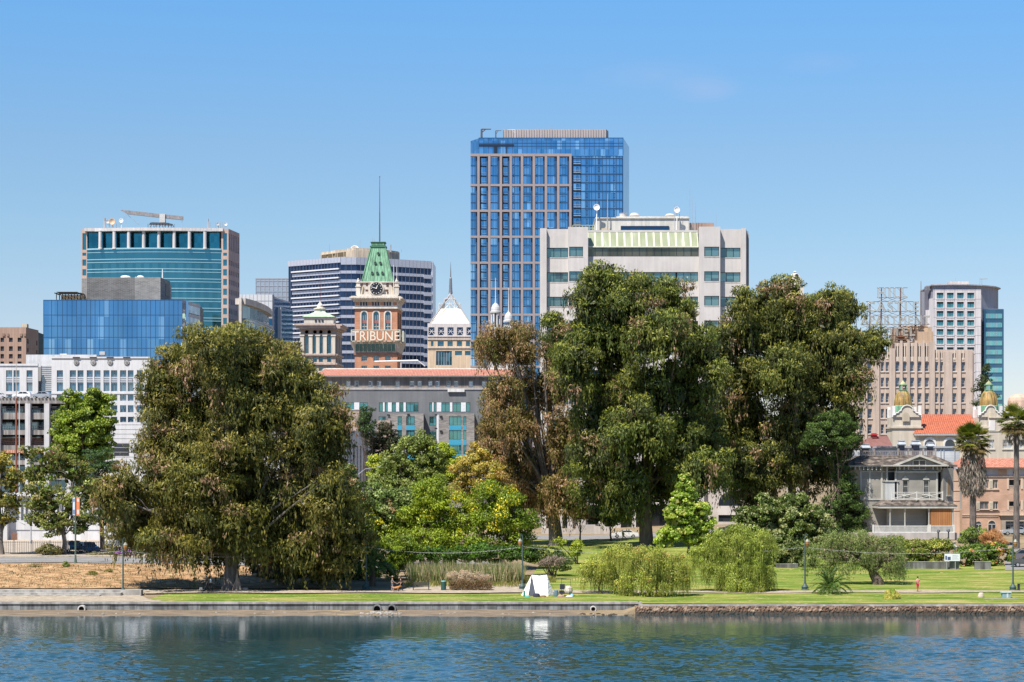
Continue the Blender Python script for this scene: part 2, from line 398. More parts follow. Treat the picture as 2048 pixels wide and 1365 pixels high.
M_ROAD = ground_mat('asphalt', [(0.3, (.19, .185, .18)), (0.7, (.27, .265, .26))], 0.5, bump=.1)
M_BEACH = ground_mat('mud_and_gravel', [(0.38, (.13, .10, .07)), (0.62, (.27, .215, .155))], 0.9, 8, (.35, 1.6, 1), speck=(3.0, .68, (.12, .10, .06)))
M_LOT = ground_mat('parking_concrete', [(0.3, (.36, .30, .24)), (0.7, (.46, .40, .33))], 0.5)
M_CONC = stone('concrete', (.40, .38, .35), .18, .8, streak=.2)
M_CONCD = stone('stained_concrete', (.25, .26, .26), .25, .9, streak=.3)
def shore(x):   # where the flat bank begins
 return 226.6 if x < X(1280, 226) else 223.6
def build_ground():
 xs = np.concatenate([[-6000, -2500, -1000, -400, -200], np.arange(-120, 121, 2.0), [200, 400, 1000, 2500, 6000]])
 ys = np.concatenate([[-3000, -500, 100, 205], [214, 216, 218, 220, 222, 223.3, 223.9], [225.9, 226.7], np.arange(228, 421, 2.0), [460, 600, 900, 1500, 3000, 9000]])
 v = [];
 for y in ys:
  for x in xs:
   if y > 420: z = GZ(x, 420) if y <= 460 else 5.0
   elif y >= 226.6: z = GZ(x, y)
   else: z = float(np.interp(y, [-3000, 205, 214, 219.5, 226.4, 226.7], [-3, -2.5, -.5, -.04, 0.16, 0.2]))
   if x > X(1280, 226) and y < 228 and y > 213: z = -.5 if y < 223.8 else .84
   elif 226 < y < 228: z = .2
   v.append((x, y, z))
 n = len(xs); f = [(j * n + i, j * n + i + 1, (j + 1) * n + i + 1, (j + 1) * n + i) for j in range(len(ys) - 1) for i in range(n - 1)]
 me = bpy.data.meshes.new('ground'); me.from_pydata(v, [], f); me.materials.append(M_EARTH); me.update()
 o = bpy.data.objects.new('ground', me); col.objects.link(o); struct(o)
build_ground()
def drape(name, mat, rows, dz=0.05, cols=60, kind='structure'):
 """sheet following the terrain; rows: (distance, px_left, px_right)"""
 v = []; ds = []
 for (d0, a0, b0), (d1, a1, b1) in zip(rows, rows[1:]):
  k = max(1, int(round((d1 - d0) / 2)))
  for i in range(k): t = i / k; ds.append((d0 + (d1 - d0) * t, a0 + (a1 - a0) * t, b0 + (b1 - b0) * t))
 ds.append(rows[-1])
 for d, a, b in ds:
  for i in range(cols + 1):
   px = a + (b - a) * i / cols; x = X(px, d); v.append((x, d, GZ(x, d) + dz))
 n = cols + 1; f = [(j * n + i, j * n + i + 1, (j + 1) * n + i + 1, (j + 1) * n + i) for j in range(len(ds) - 1) for i in range(cols)]
 me = bpy.data.meshes.new(name); me.from_pydata(v, [], f); me.materials.append(mat); me.update()
 o = bpy.data.objects.new(name, me); col.objects.link(o); o['kind'] = kind; return o
# lawns
drape('lawn_bank', M_LAWN, [(224.3, 1284, 2500), (227.6, 1284, 2500)], 0.10, 60)
drape('lawn', M_LAWN, [(227.6, 1040, 2500), (241, 1040, 2500), (289, 1080, 2500), (300, 1040, 1650), (345, 1060, 1600), (365, 1070, 1560)], 0.10, 90)
drape('lawn_strip', M_LAWN, [(227.6, 330, 1044), (231, 300, 1042), (239.5, 330, 1040)], 0.10, 60)
drape('slope', M_SLOPE, [(246.5, -900, 700), (276.5, -900, 560)], 0.12, 90)
drape('bank', M_PATH, [(227.6, -900, 334), (231, -900, 296), (238, -900, 280), (245, -900, 300)], 0.09, 60)
drape('footpath', M_PATH, [(240.2, 290, 2600), (243.5, 290, 2600)], 0.16, 120)
drape('path_edge', M_PATH, [(243.5, 800, 1046), (250, 820, 1046), (256, 860, 1046)], 0.15, 20)
drape('road', M_ROAD, [(277.5, -900, 1000), (295, -900, 1000)], 0.14, 60)
drape('parking_lot', M_LOT, [(299.5, -900, 700), (360, -900, 700)], 0.12, 40)
drape('street', M_ROAD, [(366, 980, 1700), (384, 980, 1700)], 0.14, 40)
drape('street_end', M_ROAD, [(284, 2010, 2500), (318, 2010, 2500)], 0.16, 10)
mb = MB()      # kerb and pavement beyond the road, painted lane line
for d0, d1, h in ((295, 299.4, .28),):
 for i in range(60):
  a, b = -900 + i * 31, -900 + (i + 1) * 31
  p = [G(a, d0), G(b, d0), G(b, d1), G(a, d1)]
  mb.hexa([q + Vector((0, 0, -.2)) for q in p] + [q + Vector((0, 0, h)) for q in p])
struct(mb.build('pavement', M_PATH))
mb = MB()
for i in range(60):
 a = -900 + i * 31; p = [G(a, 284.5, .175), G(a + 31, 284.5, .175), G(a + 31, 284.9, .175), G(a, 284.9, .175)]
 mb.face(p)
struct(mb.build('road_line', plain('white_paint', (.56, .56, .53), .6)))
# the beach of mud and gravel under the wall: a bumpy sheet sloping into the water
def build_beach():
 v = []; rows = np.arange(217.5, 227.4, 0.25); cols_ = np.arange(-320, 1290, 4)
 for y in rows:
  for px in cols_:
   x = X(px, y); z = float(np.interp(y, [214, 219.8, 226.4, 227.4], [-.5, 0.0, 0.2, 0.24]))
   z += 0.045 * math.sin(x * .21 + 2) * math.cos(x * .047) + 0.02 * math.sin(x * 1.7 + y * 2) - max(0, (px - 1150) / 130) * 0.2
   v.append((x, y, z))
 n = len(cols_); f = [(j * n + i, j * n + i + 1, (j + 1) * n + i + 1, (j + 1) * n + i) for j in range(len(rows) - 1) for i in range(n - 1)]
 me = bpy.data.meshes.new('beach'); me.from_pydata(v, [], f); me.materials.append(M_BEACH); me.update()
 o = bpy.data.objects.new('beach', me); col.objects.link(o); struct(o)
build_beach()
# water
def build_water():
 m = bpy.data.materials.new('lake_water'); nt, b = _nodes(m)
 b.inputs['Base Color'].default_value = (0.012, 0.050, 0.062, 1); b.inputs['Roughness'].default_value = 0.03
 b.inputs['IOR'].default_value = 1.55
 n1 = _noise(nt, 4.0, 3, _objvec(nt, (.8, 1.6, 1)), .6)
 _bump(nt, b, n1, .14, .03)
 mb = MB(); mb.face([(-6000, -3000, -.3), (6000, -3000, -.3), (6000, 227, -.3), (-6000, 227, -.3)])
 struct(mb.build('water', m))
 # the part in view is modelled wave by wave; the lee of the bank is calmer
 xs = np.arange(-63, 63.01, .17); ys = np.concatenate([np.arange(140, 200, .17), np.arange(200, 227.2, .17)]); Xg, Yg = np.meshgrid(xs, ys); rs = np.random.RandomState(8); Zg = np.zeros_like(Xg)
 for i in range(46):
  lam = .42 * (5 ** rs.rand()); th = rs.normal() * .55 + 1.35; k = 6.283 / lam; Zg += lam ** .9 * .0044 * np.sin(k * (Xg * math.cos(th) + Yg * math.sin(th)) + rs.uniform(0, 6.28))
 pat = np.zeros_like(Xg)
 for i in range(9): a_ = rs.uniform(0, 6.28); k = 6.283 / rs.uniform(12, 50); pat += np.sin(k * (Xg * math.cos(a_) * .5 + Yg * math.sin(a_) * 1.6) + rs.uniform(0, 6.28))
 env = (.045 + .955 * np.clip((202 - Yg + 5 * np.sin(Xg * .11 + 1) + 5 * np.sin(Xg * .05)) / 22, 0, 1) ** 1.2) * (1 + .11 * np.clip(pat, -4, 4)); Zg = Zg * env
 n = len(xs); q = len(ys); me = bpy.data.meshes.new('lake_surface'); me.vertices.add(n * q); me.vertices.foreach_set('co', np.stack([Xg, Yg, Zg], 2).astype(np.float32).ravel())
 jj, ii = np.meshgrid(np.arange(q - 1), np.arange(n - 1), indexing='ij'); f = np.stack([jj * n + ii, jj * n + ii + 1, (jj + 1) * n + ii + 1, (jj + 1) * n + ii], 2).reshape(-1).astype(np.int32); k = len(f) // 4
 me.loops.add(len(f)); me.loops.foreach_set('vertex_index', f); me.polygons.add(k); me.polygons.foreach_set('loop_start', np.arange(0, 4 * k, 4, dtype=np.int32)); me.polygons.foreach_set('loop_total', np.full(k, 4, dtype=np.int32)); me.polygons.foreach_set('use_smooth', np.ones(k, dtype=bool))
 me.materials.append(m); me.update(calc_edges=True); o = bpy.data.objects.new('water', me); col.objects.link(o); struct(o)
build_water()
# lake walls
def lake_walls():
 t = thing('lake_wall', (X(640, 227), 227, 0), 'long low concrete retaining wall above the mud beach', 'wall')
 fr = FP(-320, 226.6, 1277)
 mb = MB()
 n = 62; L = fr.u(1277)
 for i in range(n):
  a, b = L * i / n, L * (i + 1) / n
  mb.fb(fr, a + .02, b - .02, -.2, 0.86, -0.5, -0.02 + random.uniform(-.02, .02), 0)
 mb.fb(fr, 0, L, -.2, .85, -.6, -0.06, 0)
 mb.build('wall_face', M_CONCD, t)
 c = MB(); c.fb(fr, 0, L + .1, .86, 1.08, -1.7, 0.1, 0); c.build('coping', M_CONC, t)
 e = MB(); e.fb(fr, L, L + .4, -.2, 1.08, -6, .12, 0); e.build('end_pier', M_CONC, t)
 # rubble wall on the right
 t = thing('stone_wall', (X(1650, 223.6), 223.6, 0), 'reddish rubble stone lake wall along the right lawn', 'wall')
 m = bpy.data.materials.new('rubble_stone'); nt, b = _nodes(m)
 vo = nt.nodes.new('ShaderNodeTexVoronoi'); vo.inputs['Scale'].default_value = 1.0; nt.links.new(_objvec(nt, (1.9, 1.9, 3.2)), vo.inputs['Vector'])
 c = _ramp(nt, vo.outputs['Color'], [(0.2, (.13, .075, .05)), (0.5, (.27, .18, .125)), (0.8, (.40, .31, .23))])
 edge = _ramp(nt, vo.outputs['Distance'], [(0.0, (1, 1, 1)), (0.55, (.75, .7, .66)), (0.8, (.25, .22, .2))])
 c = _mix(nt, 1.0, c, edge, 'MULTIPLY')
 sp = nt.nodes.new('ShaderNodeSeparateXYZ'); nt.links.new(_objvec(nt), sp.inputs[0])
 tide = nt.nodes.new('ShaderNodeMath'); tide.operation = 'ADD'; nt.links.new(sp.outputs[2], tide.inputs[0])
 nn = _noise(nt, .8, 4, _objvec(nt)); q = nt.nodes.new('ShaderNodeMath'); q.operation = 'MULTIPLY'; q.inputs[1].default_value = .5; nt.links.new(nn, q.inputs[0]); nt.links.new(q.outputs[0], tide.inputs[1])
 c = _mix(nt, _ramp(nt, tide.outputs[0], [(0.50, 1.0), (0.66, 0.0)]), c, (.045, .035, .025))     # weed below the tide mark
 nt.links.new(c, b.inputs['Base Color']); b.inputs['Roughness'].default_value = .9; _bump(nt, b, vo.outputs['Distance'], -1.0, .2)
 v = []; us = np.arange(1270, 2460, 2.5); zs = [-.3, -.1, .05, .2, .35, .5, .65, .8]
 rs = np.random.RandomState(3)
 for k, z in enumerate(zs):
  for px in us:
   v.append((X(px, 223.6), 223.3 - (0.8 - z) * .35 + rs.uniform(-.10, .10), z + rs.uniform(-.04, .04) * (k < 7)))
 nn_ = len(us)
 for px in us: v.append((X(px, 223.6), 224.4, .82 + rs.uniform(-.03, .03)))
 k = len(zs) + 1
 f = [(j * nn_ + i, j * nn_ + i + 1, (j + 1) * nn_ + i + 1, (j + 1) * nn_ + i) for j in range(k - 1) for i in range(nn_ - 1)]
 me = bpy.data.meshes.new('rubble'); me.from_pydata([(a - t.location.x, b_ - t.location.y, c_) for a, b_, c_ in v], [], f); me.materials.append(m); me.update()
 o = bpy.data.objects.new('rubble', me); col.objects.link(o); o.parent = t
 fr = FP(1279, 223.5, 2460); mb = MB(); mb.fb(fr, 0, fr.u(2460), .82, .97, -.7, .06); mb.build('coping', M_CONC, t)
 # loose rocks at the foot
 mb = MB()
 for i in range(170):
  px = rs.uniform(1150, 2060); y = rs.uniform(220.6, 222.7); r = rs.uniform(.08, .3)
  mb.lathe(X(px, y), y, [(r * .6, -.15), (r, .0), (r * .7, r * .5), (r * .2, r * .62)], 6, 0, rs.uniform(0, 3), 1, rs.uniform(.6, 1))
 struct(mb.build('rocks', m), 'stuff')
 mb = MB()
 for i in range(130):
  px = rs.choice([rs.uniform(735, 800), rs.uniform(100, 1200)]); y = rs.uniform(221, 225.6); r = rs.uniform(.05, .17)
  mb.lathe(X(px, y), y, [(r * .6, -.05), (r, .1), (r * .7, .12 + r * .4), (r * .2, .12 + r * .5)], 6, 0, rs.uniform(0, 3))
 struct(mb.build('pebbles', M_CONC), 'stuff')
 # concrete terraces on the left bank
 fr = FP(-300, 238.5, 282); t = thing('seating_steps', (X(50, 238), 238, 1), 'pale concrete seating steps on the bank below the dry slope', 'steps')
 for k, (e, n0, n1, z0, z1) in enumerate(((282, -1.5, 0, 1.0, 1.72), (245, 0.003, 1.2, 1.0, 1.46), (207, 1.203, 2.4, .95, 1.25))):
  mb = MB(); mb.fb(fr, 0, fr.u(e), z0 - .3, z1, n0, n1); mb.build('step', M_CONC, t)
lake_walls()
# ------------------------------------------------------------------ foliage
def leafmat(name, rough=0.5, trans=0.28):
 if name in MAT: return MAT[name]
 m = bpy.data.materials.new(name); nt, b = _nodes(m)
 at = nt.nodes.new('ShaderNodeAttribute'); at.attribute_name = 'leafcol'
 nt.links.new(at.outputs['Color'], b.inputs['Base Color']); b.inputs['Roughness'].default_value = rough
 b.inputs['Specular IOR Level'].default_value = 0.3
 tr = nt.nodes.new('ShaderNodeBsdfTranslucent'); nt.links.new(_mix(nt, 1.0, at.outputs['Color'], (1.0, 1.15, 0.55), 'MULTIPLY'), tr.inputs['Color'])
 ms = nt.nodes.new('ShaderNodeMixShader'); ms.inputs[0].default_value = trans
 nt.links.new(b.outputs[0], ms.inputs[1]); nt.links.new(tr.outputs[0], ms.inputs[2])
 nt.links.new(ms.outputs[0], nt.nodes['Material Output'].inputs['Surface'])
 MAT[name] = m; return m
M_LEAF = leafmat('leaves')
def bark(name, c1, c2, sc_=1.2):
 if name in MAT: return MAT[name]
 m = bpy.data.materials.new(name); nt, b = _nodes(m)
 n = _noise(nt, sc_, 6, _objvec(nt, (3.0, 3.0, .35)), .65)
 nt.links.new(_ramp(nt, n, [(0.35, c1), (0.65, c2)]), b.inputs['Base Color']); b.inputs['Roughness'].default_value = .9
 _bump(nt, b, n, .8, .15); MAT[name] = m; return m
B_GREY = bark('grey_bark', (.075, .065, .057), (.24, .205, .18))
B_PALE = bark('pale_bark', (.20, .17, .14), (.55, .50, .45))
B_DARK = bark('dark_bark', (.05, .035, .025), (.16, .12, .09))
def leaf_object(name, c, d, L, Wd, colr, parent, side=None, mat=None, rs=None):
 """many pointed leaves as one mesh; c centres, d directions"""
 n = len(c); rs = rs or np.random.RandomState(1)
 o = np.array(wloc(parent)); c = c - o
 d = d / np.maximum(np.linalg.norm(d, axis=1, keepdims=True), 1e-6)
 if side is None: side = rs.normal(size=(n, 3))
 s = np.cross(d, side); s /= np.maximum(np.linalg.norm(s, axis=1, keepdims=True), 1e-6)
 hl = (d * L[:, None]) * .5; hw = s * (Wd[:, None]) * .5
 bend = np.zeros((n, 3)); bend[:, 2] = -L * .06
 v = np.stack([c - hl + bend, c + hw, c + hl + bend, c - hw], 1).reshape(-1, 3)
 me = bpy.data.meshes.new(name)
 me.vertices.add(4 * n); me.vertices.foreach_set('co', v.astype(np.float32).ravel())
 me.loops.add(4 * n); me.loops.foreach_set('vertex_index', np.arange(4 * n, dtype=np.int32))
 me.polygons.add(n); me.polygons.foreach_set('loop_start', np.arange(0, 4 * n, 4, dtype=np.int32))
 me.polygons.foreach_set('loop_total', np.full(n, 4, dtype=np.int32))
 a = me.attributes.new('leafcol', 'FLOAT_COLOR', 'FACE')
 cc = np.concatenate([np.clip(colr, 0.004, 1), np.ones((n, 1))], 1).astype(np.float32); a.data.foreach_set('color', cc.ravel())
 me.materials.append(mat or M_LEAF); me.update(calc_edges=True)
 ob = bpy.data.objects.new(name, me); col.objects.link(ob)
 if parent is not None: ob.parent = parent
 return ob
def unit(rs, n):
 v = rs.normal(size=(n, 3)); return v / np.linalg.norm(v, axis=1, keepdims=True)
def crown_points(lobes, rs, sub_r, cover, jitter=.18, bottom=0.55):
 """clumps spread over the outside of the lobes, few deep inside; lobes: (centre, (rx,ry,rz))"""
 C = np.array([l[0] for l in lobes], float); RR = np.array([l[1] for l in lobes], float)
 out = []
 for i in range(len(C)):
  a, b, c_ = RR[i]; area = 4 * math.pi * ((a * b) ** 1.6 / 3 + (a * c_) ** 1.6 / 3 + (b * c_) ** 1.6 / 3) ** (1 / 1.6)
  n = max(3, int(area / (math.pi * sub_r ** 2) * cover))
  u = unit(rs, n * 2); keep = (u[:, 2] > -0.35) | (rs.rand(len(u)) < bottom)
  keep &= (u[:, 1] < 0.25) | (rs.rand(len(u)) < .55)
  u = u[keep][:n]
  k = 1.04 - np.abs(rs.normal(size=(len(u), 1))) * jitter - rs.rand(len(u), 1) * .04
  p = C[i] + u * RR[i] * k
  ok = np.ones(len(p), bool)
  for j in range(len(C)):
   if j == i: continue
   q = ((p - C[j]) / (RR[j] * .80)); ok &= (q ** 2).sum(1) > 1
  out.append(np.concatenate([p[ok], u[ok]], 1))
 return np.concatenate(out)
BOOST = 1.75
def foliage(name, parent, lobes, pal, rs, sub_r=1.2, cover=1.0, per=170, L=.5, Wd=.15, droop=0.0, flat=.7, accent=None, acc_p=.1, hang=1.0, jit=.25, mat=None, upright=0.0, topcol=None, inner=None, core=26):
 """leaf clumps on the lobes. droop 0..1: share of each clump that hangs in strands below it"""
 cp = crown_points(lobes, rs, sub_r, cover)
 m = len(cp); sr = sub_r * rs.uniform(.6, 1.35, m)
 cnt = np.maximum(8, (per * (sr / sub_r) ** 2).astype(int)); idx = np.repeat(np.arange(m), cnt); n = len(idx)
 base = cp[idx, :3]; r = sr[idx][:, None]
 u = unit(rs, n); u[:, 2] = np.where(u[:, 2] < -.1, u[:, 2] * .5, u[:, 2])
 off = u * r * (0.55 + .45 * rs.rand(n, 1)) * np.array([1, 1, flat])
 h = rs.rand(n) < droop
 # hanging strands: a few strands per clump
 st = rs.randint(0, 7, n); key = idx * 7 + st
 sx = np.sin(key * 12.9898) * 43758.5453; sx = (sx - np.floor(sx)) * 2 - 1
 sy = np.sin(key * 78.233 + 1.3) * 12543.123; sy = (sy - np.floor(sy)) * 2 - 1
 sl = np.sin(key * 3.17 + 5.1) * 9543.7; sl = (sl - np.floor(sl))
 t = rs.rand(n) ** .8
 hx = np.stack([sx * r[:, 0] * .85 + rs.normal(size=n) * .10 * r[:, 0], sy * r[:, 0] * .85 + rs.normal(size=n) * .10 * r[:, 0], .25 * r[:, 0] - t * (0.6 + sl) * hang * r[:, 0] * 1.5], 1)
 off = np.where(h[:, None], hx, off)
 c = base + off
 d = rs.normal(size=(n, 3)); d[:, 2] -= .6 + 1.6 * droop
 d[h] = rs.normal(size=(h.sum(), 3)) * .35 + np.array([0, 0, -1.6])
 if upright: d[:, 2] += upright * 3
 pal = np.array(pal, float)
 tone = rs.randint(0, len(pal), m)[idx]; tone = np.where(rs.rand(n) < .3, rs.randint(0, len(pal), n), tone)
 colr = pal[tone] * (1 + rs.normal(size=(n, 1)) * jit * .6) * (1 + (rs.normal(size=(m, 1)) * jit * .5)[idx])
 if accent is not None:
  ac = np.array(accent, float); ap = (rs.rand(m) < acc_p)[idx] & (rs.rand(n) < .65)
  colr[ap] = ac[rs.randint(0, len(ac), ap.sum())] * (1 + rs.normal(size=(ap.sum(), 1)) * .2)
 if topcol is not None:      # sunlit clump tops: the highlight is put into the leaf colour
  tp = (off[:, 2] > .25 * r[:, 0]) & (rs.rand(n) < .6); colr[tp] = colr[tp] * .35 + np.array(topcol) * .7 * (1 + rs.normal(size=(tp.sum(), 1)) * .2)
 Ls = L * rs.uniform(.6, 1.3, n); Ws = Wd * rs.uniform(.7, 1.3, n); colr = colr * BOOST
 if core:        # larger, sparser leaves through the inside of every lobe, so the crown is not hollow
  C2 = np.array([l[0] for l in lobes], float); R2 = np.array([l[1] for l in lobes], float); vol = R2.prod(1); k2 = np.maximum(6, (core * vol ** .72).astype(int)); ii = np.repeat(np.arange(len(C2)), k2); q2 = len(ii)
  c2 = C2[ii] + unit(rs, q2) * R2[ii] * (rs.rand(q2, 1) ** .4) * .70
  c = np.concatenate([c, c2]); d2 = rs.normal(size=(q2, 3)); d2[:, 2] -= .8; d = np.concatenate([d, d2]); Ls = np.concatenate([Ls, L * 1.9 * rs.uniform(.7, 1.3, q2)]); Ws = np.concatenate([Ws, Wd * 2.6 * rs.uniform(.7, 1.3, q2)]); colr = np.concatenate([colr, pal[rs.randint(0, len(pal), q2)]])
 nr = off * np.array([1, 1, 1.3]) / np.maximum(r, .01) + rs.normal(size=(n, 3)) * .38 + (cp[:, 3:6] * .35)[idx]      # blades face outwards from their clump
 if core: nr = np.concatenate([nr, rs.normal(size=(q2, 3))])
 return leaf_object(name, c, d, Ls, Ws, colr, parent, nr, mat, rs), cp
def lobes_px(D, L, spread=0, rs=None, depth=.85):
 """lobes from picture-plane ellipses (px, py, rx, ry[, distance offset]) at distance D"""
 out = []
 for l in L:
  px, py, rx, ry = l[:4]; off = rs.uniform(-1, 1) * (rx / F * D * .5 + spread)
  k = D / F; out.append(((X(px, D), D + off, Z(py, D)), (rx * k, max(rx, ry * .7) * k * depth, ry * k)))
 return out
def limbs(mb, base, r0, cp, rs, n=14, start=None, fork=.4, rtip=.06, wob=.5):
 """trunk with limbs reaching into the crown; cp are clump positions"""
 base = Vector(base); top = Vector(cp[:, :3].mean(0)); top.z = base.z + (np.percentile(cp[:, 2], 60) - base.z)
 top.x = base.x * .35 + top.x * .65
 fk = base.lerp(top, fork)
 mid = base.lerp(fk, .5) + Vector((rs.uniform(-.3, .3), rs.uniform(-.3, .3), 0))
 mb.path([base - Vector((0, 0, .4)), base + Vector((0, 0, .5)), mid, fk], [r0 * 1.45, r0 * 1.1, r0 * .88, r0 * .72], 12)
 sel = rs.choice(len(cp), min(n, len(cp)), replace=False)
 for s in sel:
  e = Vector(cp[s, :3]); k = rs.uniform(.25, 1); st = mid.lerp(fk, k)
  m1 = st.lerp(e, .35) + Vector((rs.uniform(-wob, wob), rs.uniform(-wob, wob), wob * 1.3)); m2 = st.lerp(e, .7) + Vector((rs.uniform(-wob, wob), rs.uniform(-wob, wob), wob * .8))
  rr = r0 * rs.uniform(.18, .34); mb.path([st, m1, m2, e], [rr, rr * .7, rr * .4, rtip], 6)
  for q in range(2):
   e2 = m2 + Vector((rs.uniform(-2, 2), rs.uniform(-2, 2), rs.uniform(-.6, 1.8))) * wob * 2
   mb.path([m2, m2.lerp(e2, .5) + Vector((0, 0, .2)), e2], [rr * .35, rr * .22, rtip * .6], 5)
def tree(name, label, cat, px, D, lobes, pal, r0=.4, barkm=None, seed=1, group=None, nl=14, fork=.4, trunks=None, zb=None, spread=0, **kw):
 rs = np.random.RandomState(seed)
 z = GZ(X(px, D), D) if zb is None else zb
 t = thing(name, (X(px, D), D, z), label, cat, group)
 lb = lobes_px(D, lobes, spread, rs)
 if spread: lb += [((c[0] + rs.uniform(-1, 1), c[1] + (4.5 if c[1] < D else -3), c[2] - rs.uniform(0, 1.5)), (r[0] * .92, r[1], r[2] * .92)) for c, r in lb]      # the crown is as deep as it is wide
 ob, cp = foliage('crown', t, lb, pal, rs, **kw)
 mb = MB()
 for (tx, tr) in (trunks or [(px, r0)]):
  near = cp if not trunks else cp[np.abs(cp[:, 0] - X(tx, D)) < 9]
  if len(near) < 4: near = cp
  limbs(mb, (X(tx, D), D, GZ(X(tx, D), D) if zb is None else zb), tr, near, rs, nl, fork=fork)
 mb.build('trunk', barkm or B_DARK, t, smooth=True)
 return t
def bush(name, label, cat, px, D, lobes, pal, seed=1, group=None, stems=True, **kw):
 rs = np.random.RandomState(seed); t = thing(name, G(px, D), label, cat, group)
 ob, cp = foliage('foliage', t, lobes_px(D, lobes, rs=rs), pal, rs, **kw)
 if stems:
  mb = MB(); b = G(px, D)
  for s in rs.choice(len(cp), min(8, len(cp)), replace=False):
   e = Vector(cp[s, :3]); mb.path([b + Vector((rs.uniform(-.3, .3), 0, -.1)), b.lerp(e, .5) + Vector((0, 0, .3)), e], [.07, .05, .02], 5)
  mb.build('stems', B_DARK, t)
 return t
def spray(rs, lobes, n, L, pal, droop_dir):
 pass
# ---- the big gum trees
EUC = [(.080, .080, .016), (.105, .098, .019), (.065, .070, .018), (.13, .11, .026), (.052, .056, .018)]
EUC_ACC = [(.20, .125, .075), (.26, .17, .11), (.16, .09, .055)]
EUC_TOP = (.19, .165, .026)
tree('eucalyptus_tree', 'huge olive gum tree with drooping foliage on the dry slope at left', 'tree', 462, 246,
     [(470, 735, 62, 66), (440, 700, 60, 42), (500, 695, 56, 40), (598, 775, 46, 52), (560, 725, 46, 46), (635, 805, 46, 40), (690, 850, 26, 36), (405, 715, 55, 52), (345, 735, 60, 50), (300, 755, 38, 38), (525, 715, 60, 50), (570, 755, 38, 58), (335, 800, 62, 58), (440, 800, 62, 60), (525, 815, 62, 62),
      (600, 830, 62, 46), (650, 840, 56, 48), (668, 905, 40, 52), (595, 905, 60, 62), (480, 900, 66, 66), (375, 880, 66, 66), (300, 880, 38, 56), (335, 960, 60, 62), (262, 985, 44, 56), (228, 1000, 28, 46),
      (415, 975, 60, 62), (505, 990, 60, 66), (590, 990, 62, 62), (665, 1000, 42, 52), (290, 1060, 48, 48), (355, 1065, 50, 50), (425, 1070, 45, 42), (540, 1080, 48, 46), (610, 1075, 50, 48), (670, 1070, 40, 46), (250, 1050, 35, 40), (600, 1118, 44, 26), (665, 1110, 42, 32), (700, 1060, 30, 50), (430, 1020, 44, 40), (500, 1050, 44, 40), (455, 1085, 34, 30), (395, 1080, 36, 20), (520, 1085, 36, 22), (330, 1080, 36, 18), (465, 960, 50, 44)],
     EUC, r0=.95, barkm=B_GREY, seed=11, nl=20, fork=.30, sub_r=1.5, cover=.95, per=240, L=.52, Wd=.15, droop=.34, accent=EUC_ACC, acc_p=.14, topcol=EUC_TOP, hang=1.0, group='tall gum trees', spread=5.5)
RUST = [(.13, .095, .032), (.16, .105, .045), (.10, .085, .024), (.085, .085, .020), (.21, .135, .07)]
tree('eucalyptus_tree', 'rust tinged gum tree with bare pale branches, left of the tall dark gum', 'tree', 1112, 345,
     [(1000, 690, 52, 42), (1040, 672, 34, 32), (968, 690, 24, 22), (1055, 710, 26, 28), (1000, 790, 40, 40), (1050, 770, 36, 36), (985, 850, 36, 46), (1040, 850, 46, 46), (1095, 780, 40, 60), (1120, 860, 40, 50),
      (985, 910, 30, 34), (1030, 930, 50, 46), (1095, 930, 56, 56), (1060, 985, 50, 44), (1125, 985, 40, 46), (1150, 1000, 30, 34), (1110, 700, 22, 40)],
     RUST, r0=1.1, barkm=B_GREY, seed=12, nl=46, fork=.38, sub_r=1.15, cover=.62, per=120, L=.50, Wd=.15, droop=.5, accent=[(.30, .20, .13), (.24, .12, .07)], acc_p=.22, topcol=(.18, .14, .03), hang=1.2, group='tall gum trees', spread=5.5)
tree('eucalyptus_tree', 'tallest dark green gum tree before the white concrete office block', 'tree', 1293, 328,
     [(1215, 565, 46, 42), (1180, 600, 36, 40), (1285, 580, 46, 42), (1345, 590, 36, 42), (1375, 620, 30, 40), (1250, 620, 56, 46), (1170, 660, 50, 46), (1130, 680, 36, 36), (1105, 640, 14, 20), (1230, 690, 60, 56), (1310, 680, 60, 60),
      (1380, 690, 46, 56), (1150, 740, 46, 60), (1220, 780, 60, 60), (1300, 780, 62, 60), (1375, 780, 56, 60), (1420, 740, 30, 56), (1195, 850, 50, 56), (1270, 870, 62, 60), (1345, 880, 60, 60), (1405, 860, 40, 56),
      (1180, 920, 46, 50), (1240, 950, 50, 50), (1320, 960, 56, 46), (1390, 950, 46, 46), (1430, 930, 24, 40), (1230, 1000, 40, 30), (1190, 970, 30, 34)],
     [(.055, .072, .015), (.078, .096, .018), (.042, .056, .015), (.105, .112, .022), (.034, .042, .016)], r0=1.05, barkm=B_DARK, seed=13, nl=18, fork=.36, sub_r=1.75, cover=.95, per=240, L=.62, Wd=.19, droop=.34, accent=EUC_ACC, acc_p=.10, topcol=(.18, .19, .024), hang=1.0, group='tall gum trees', spread=5.5)
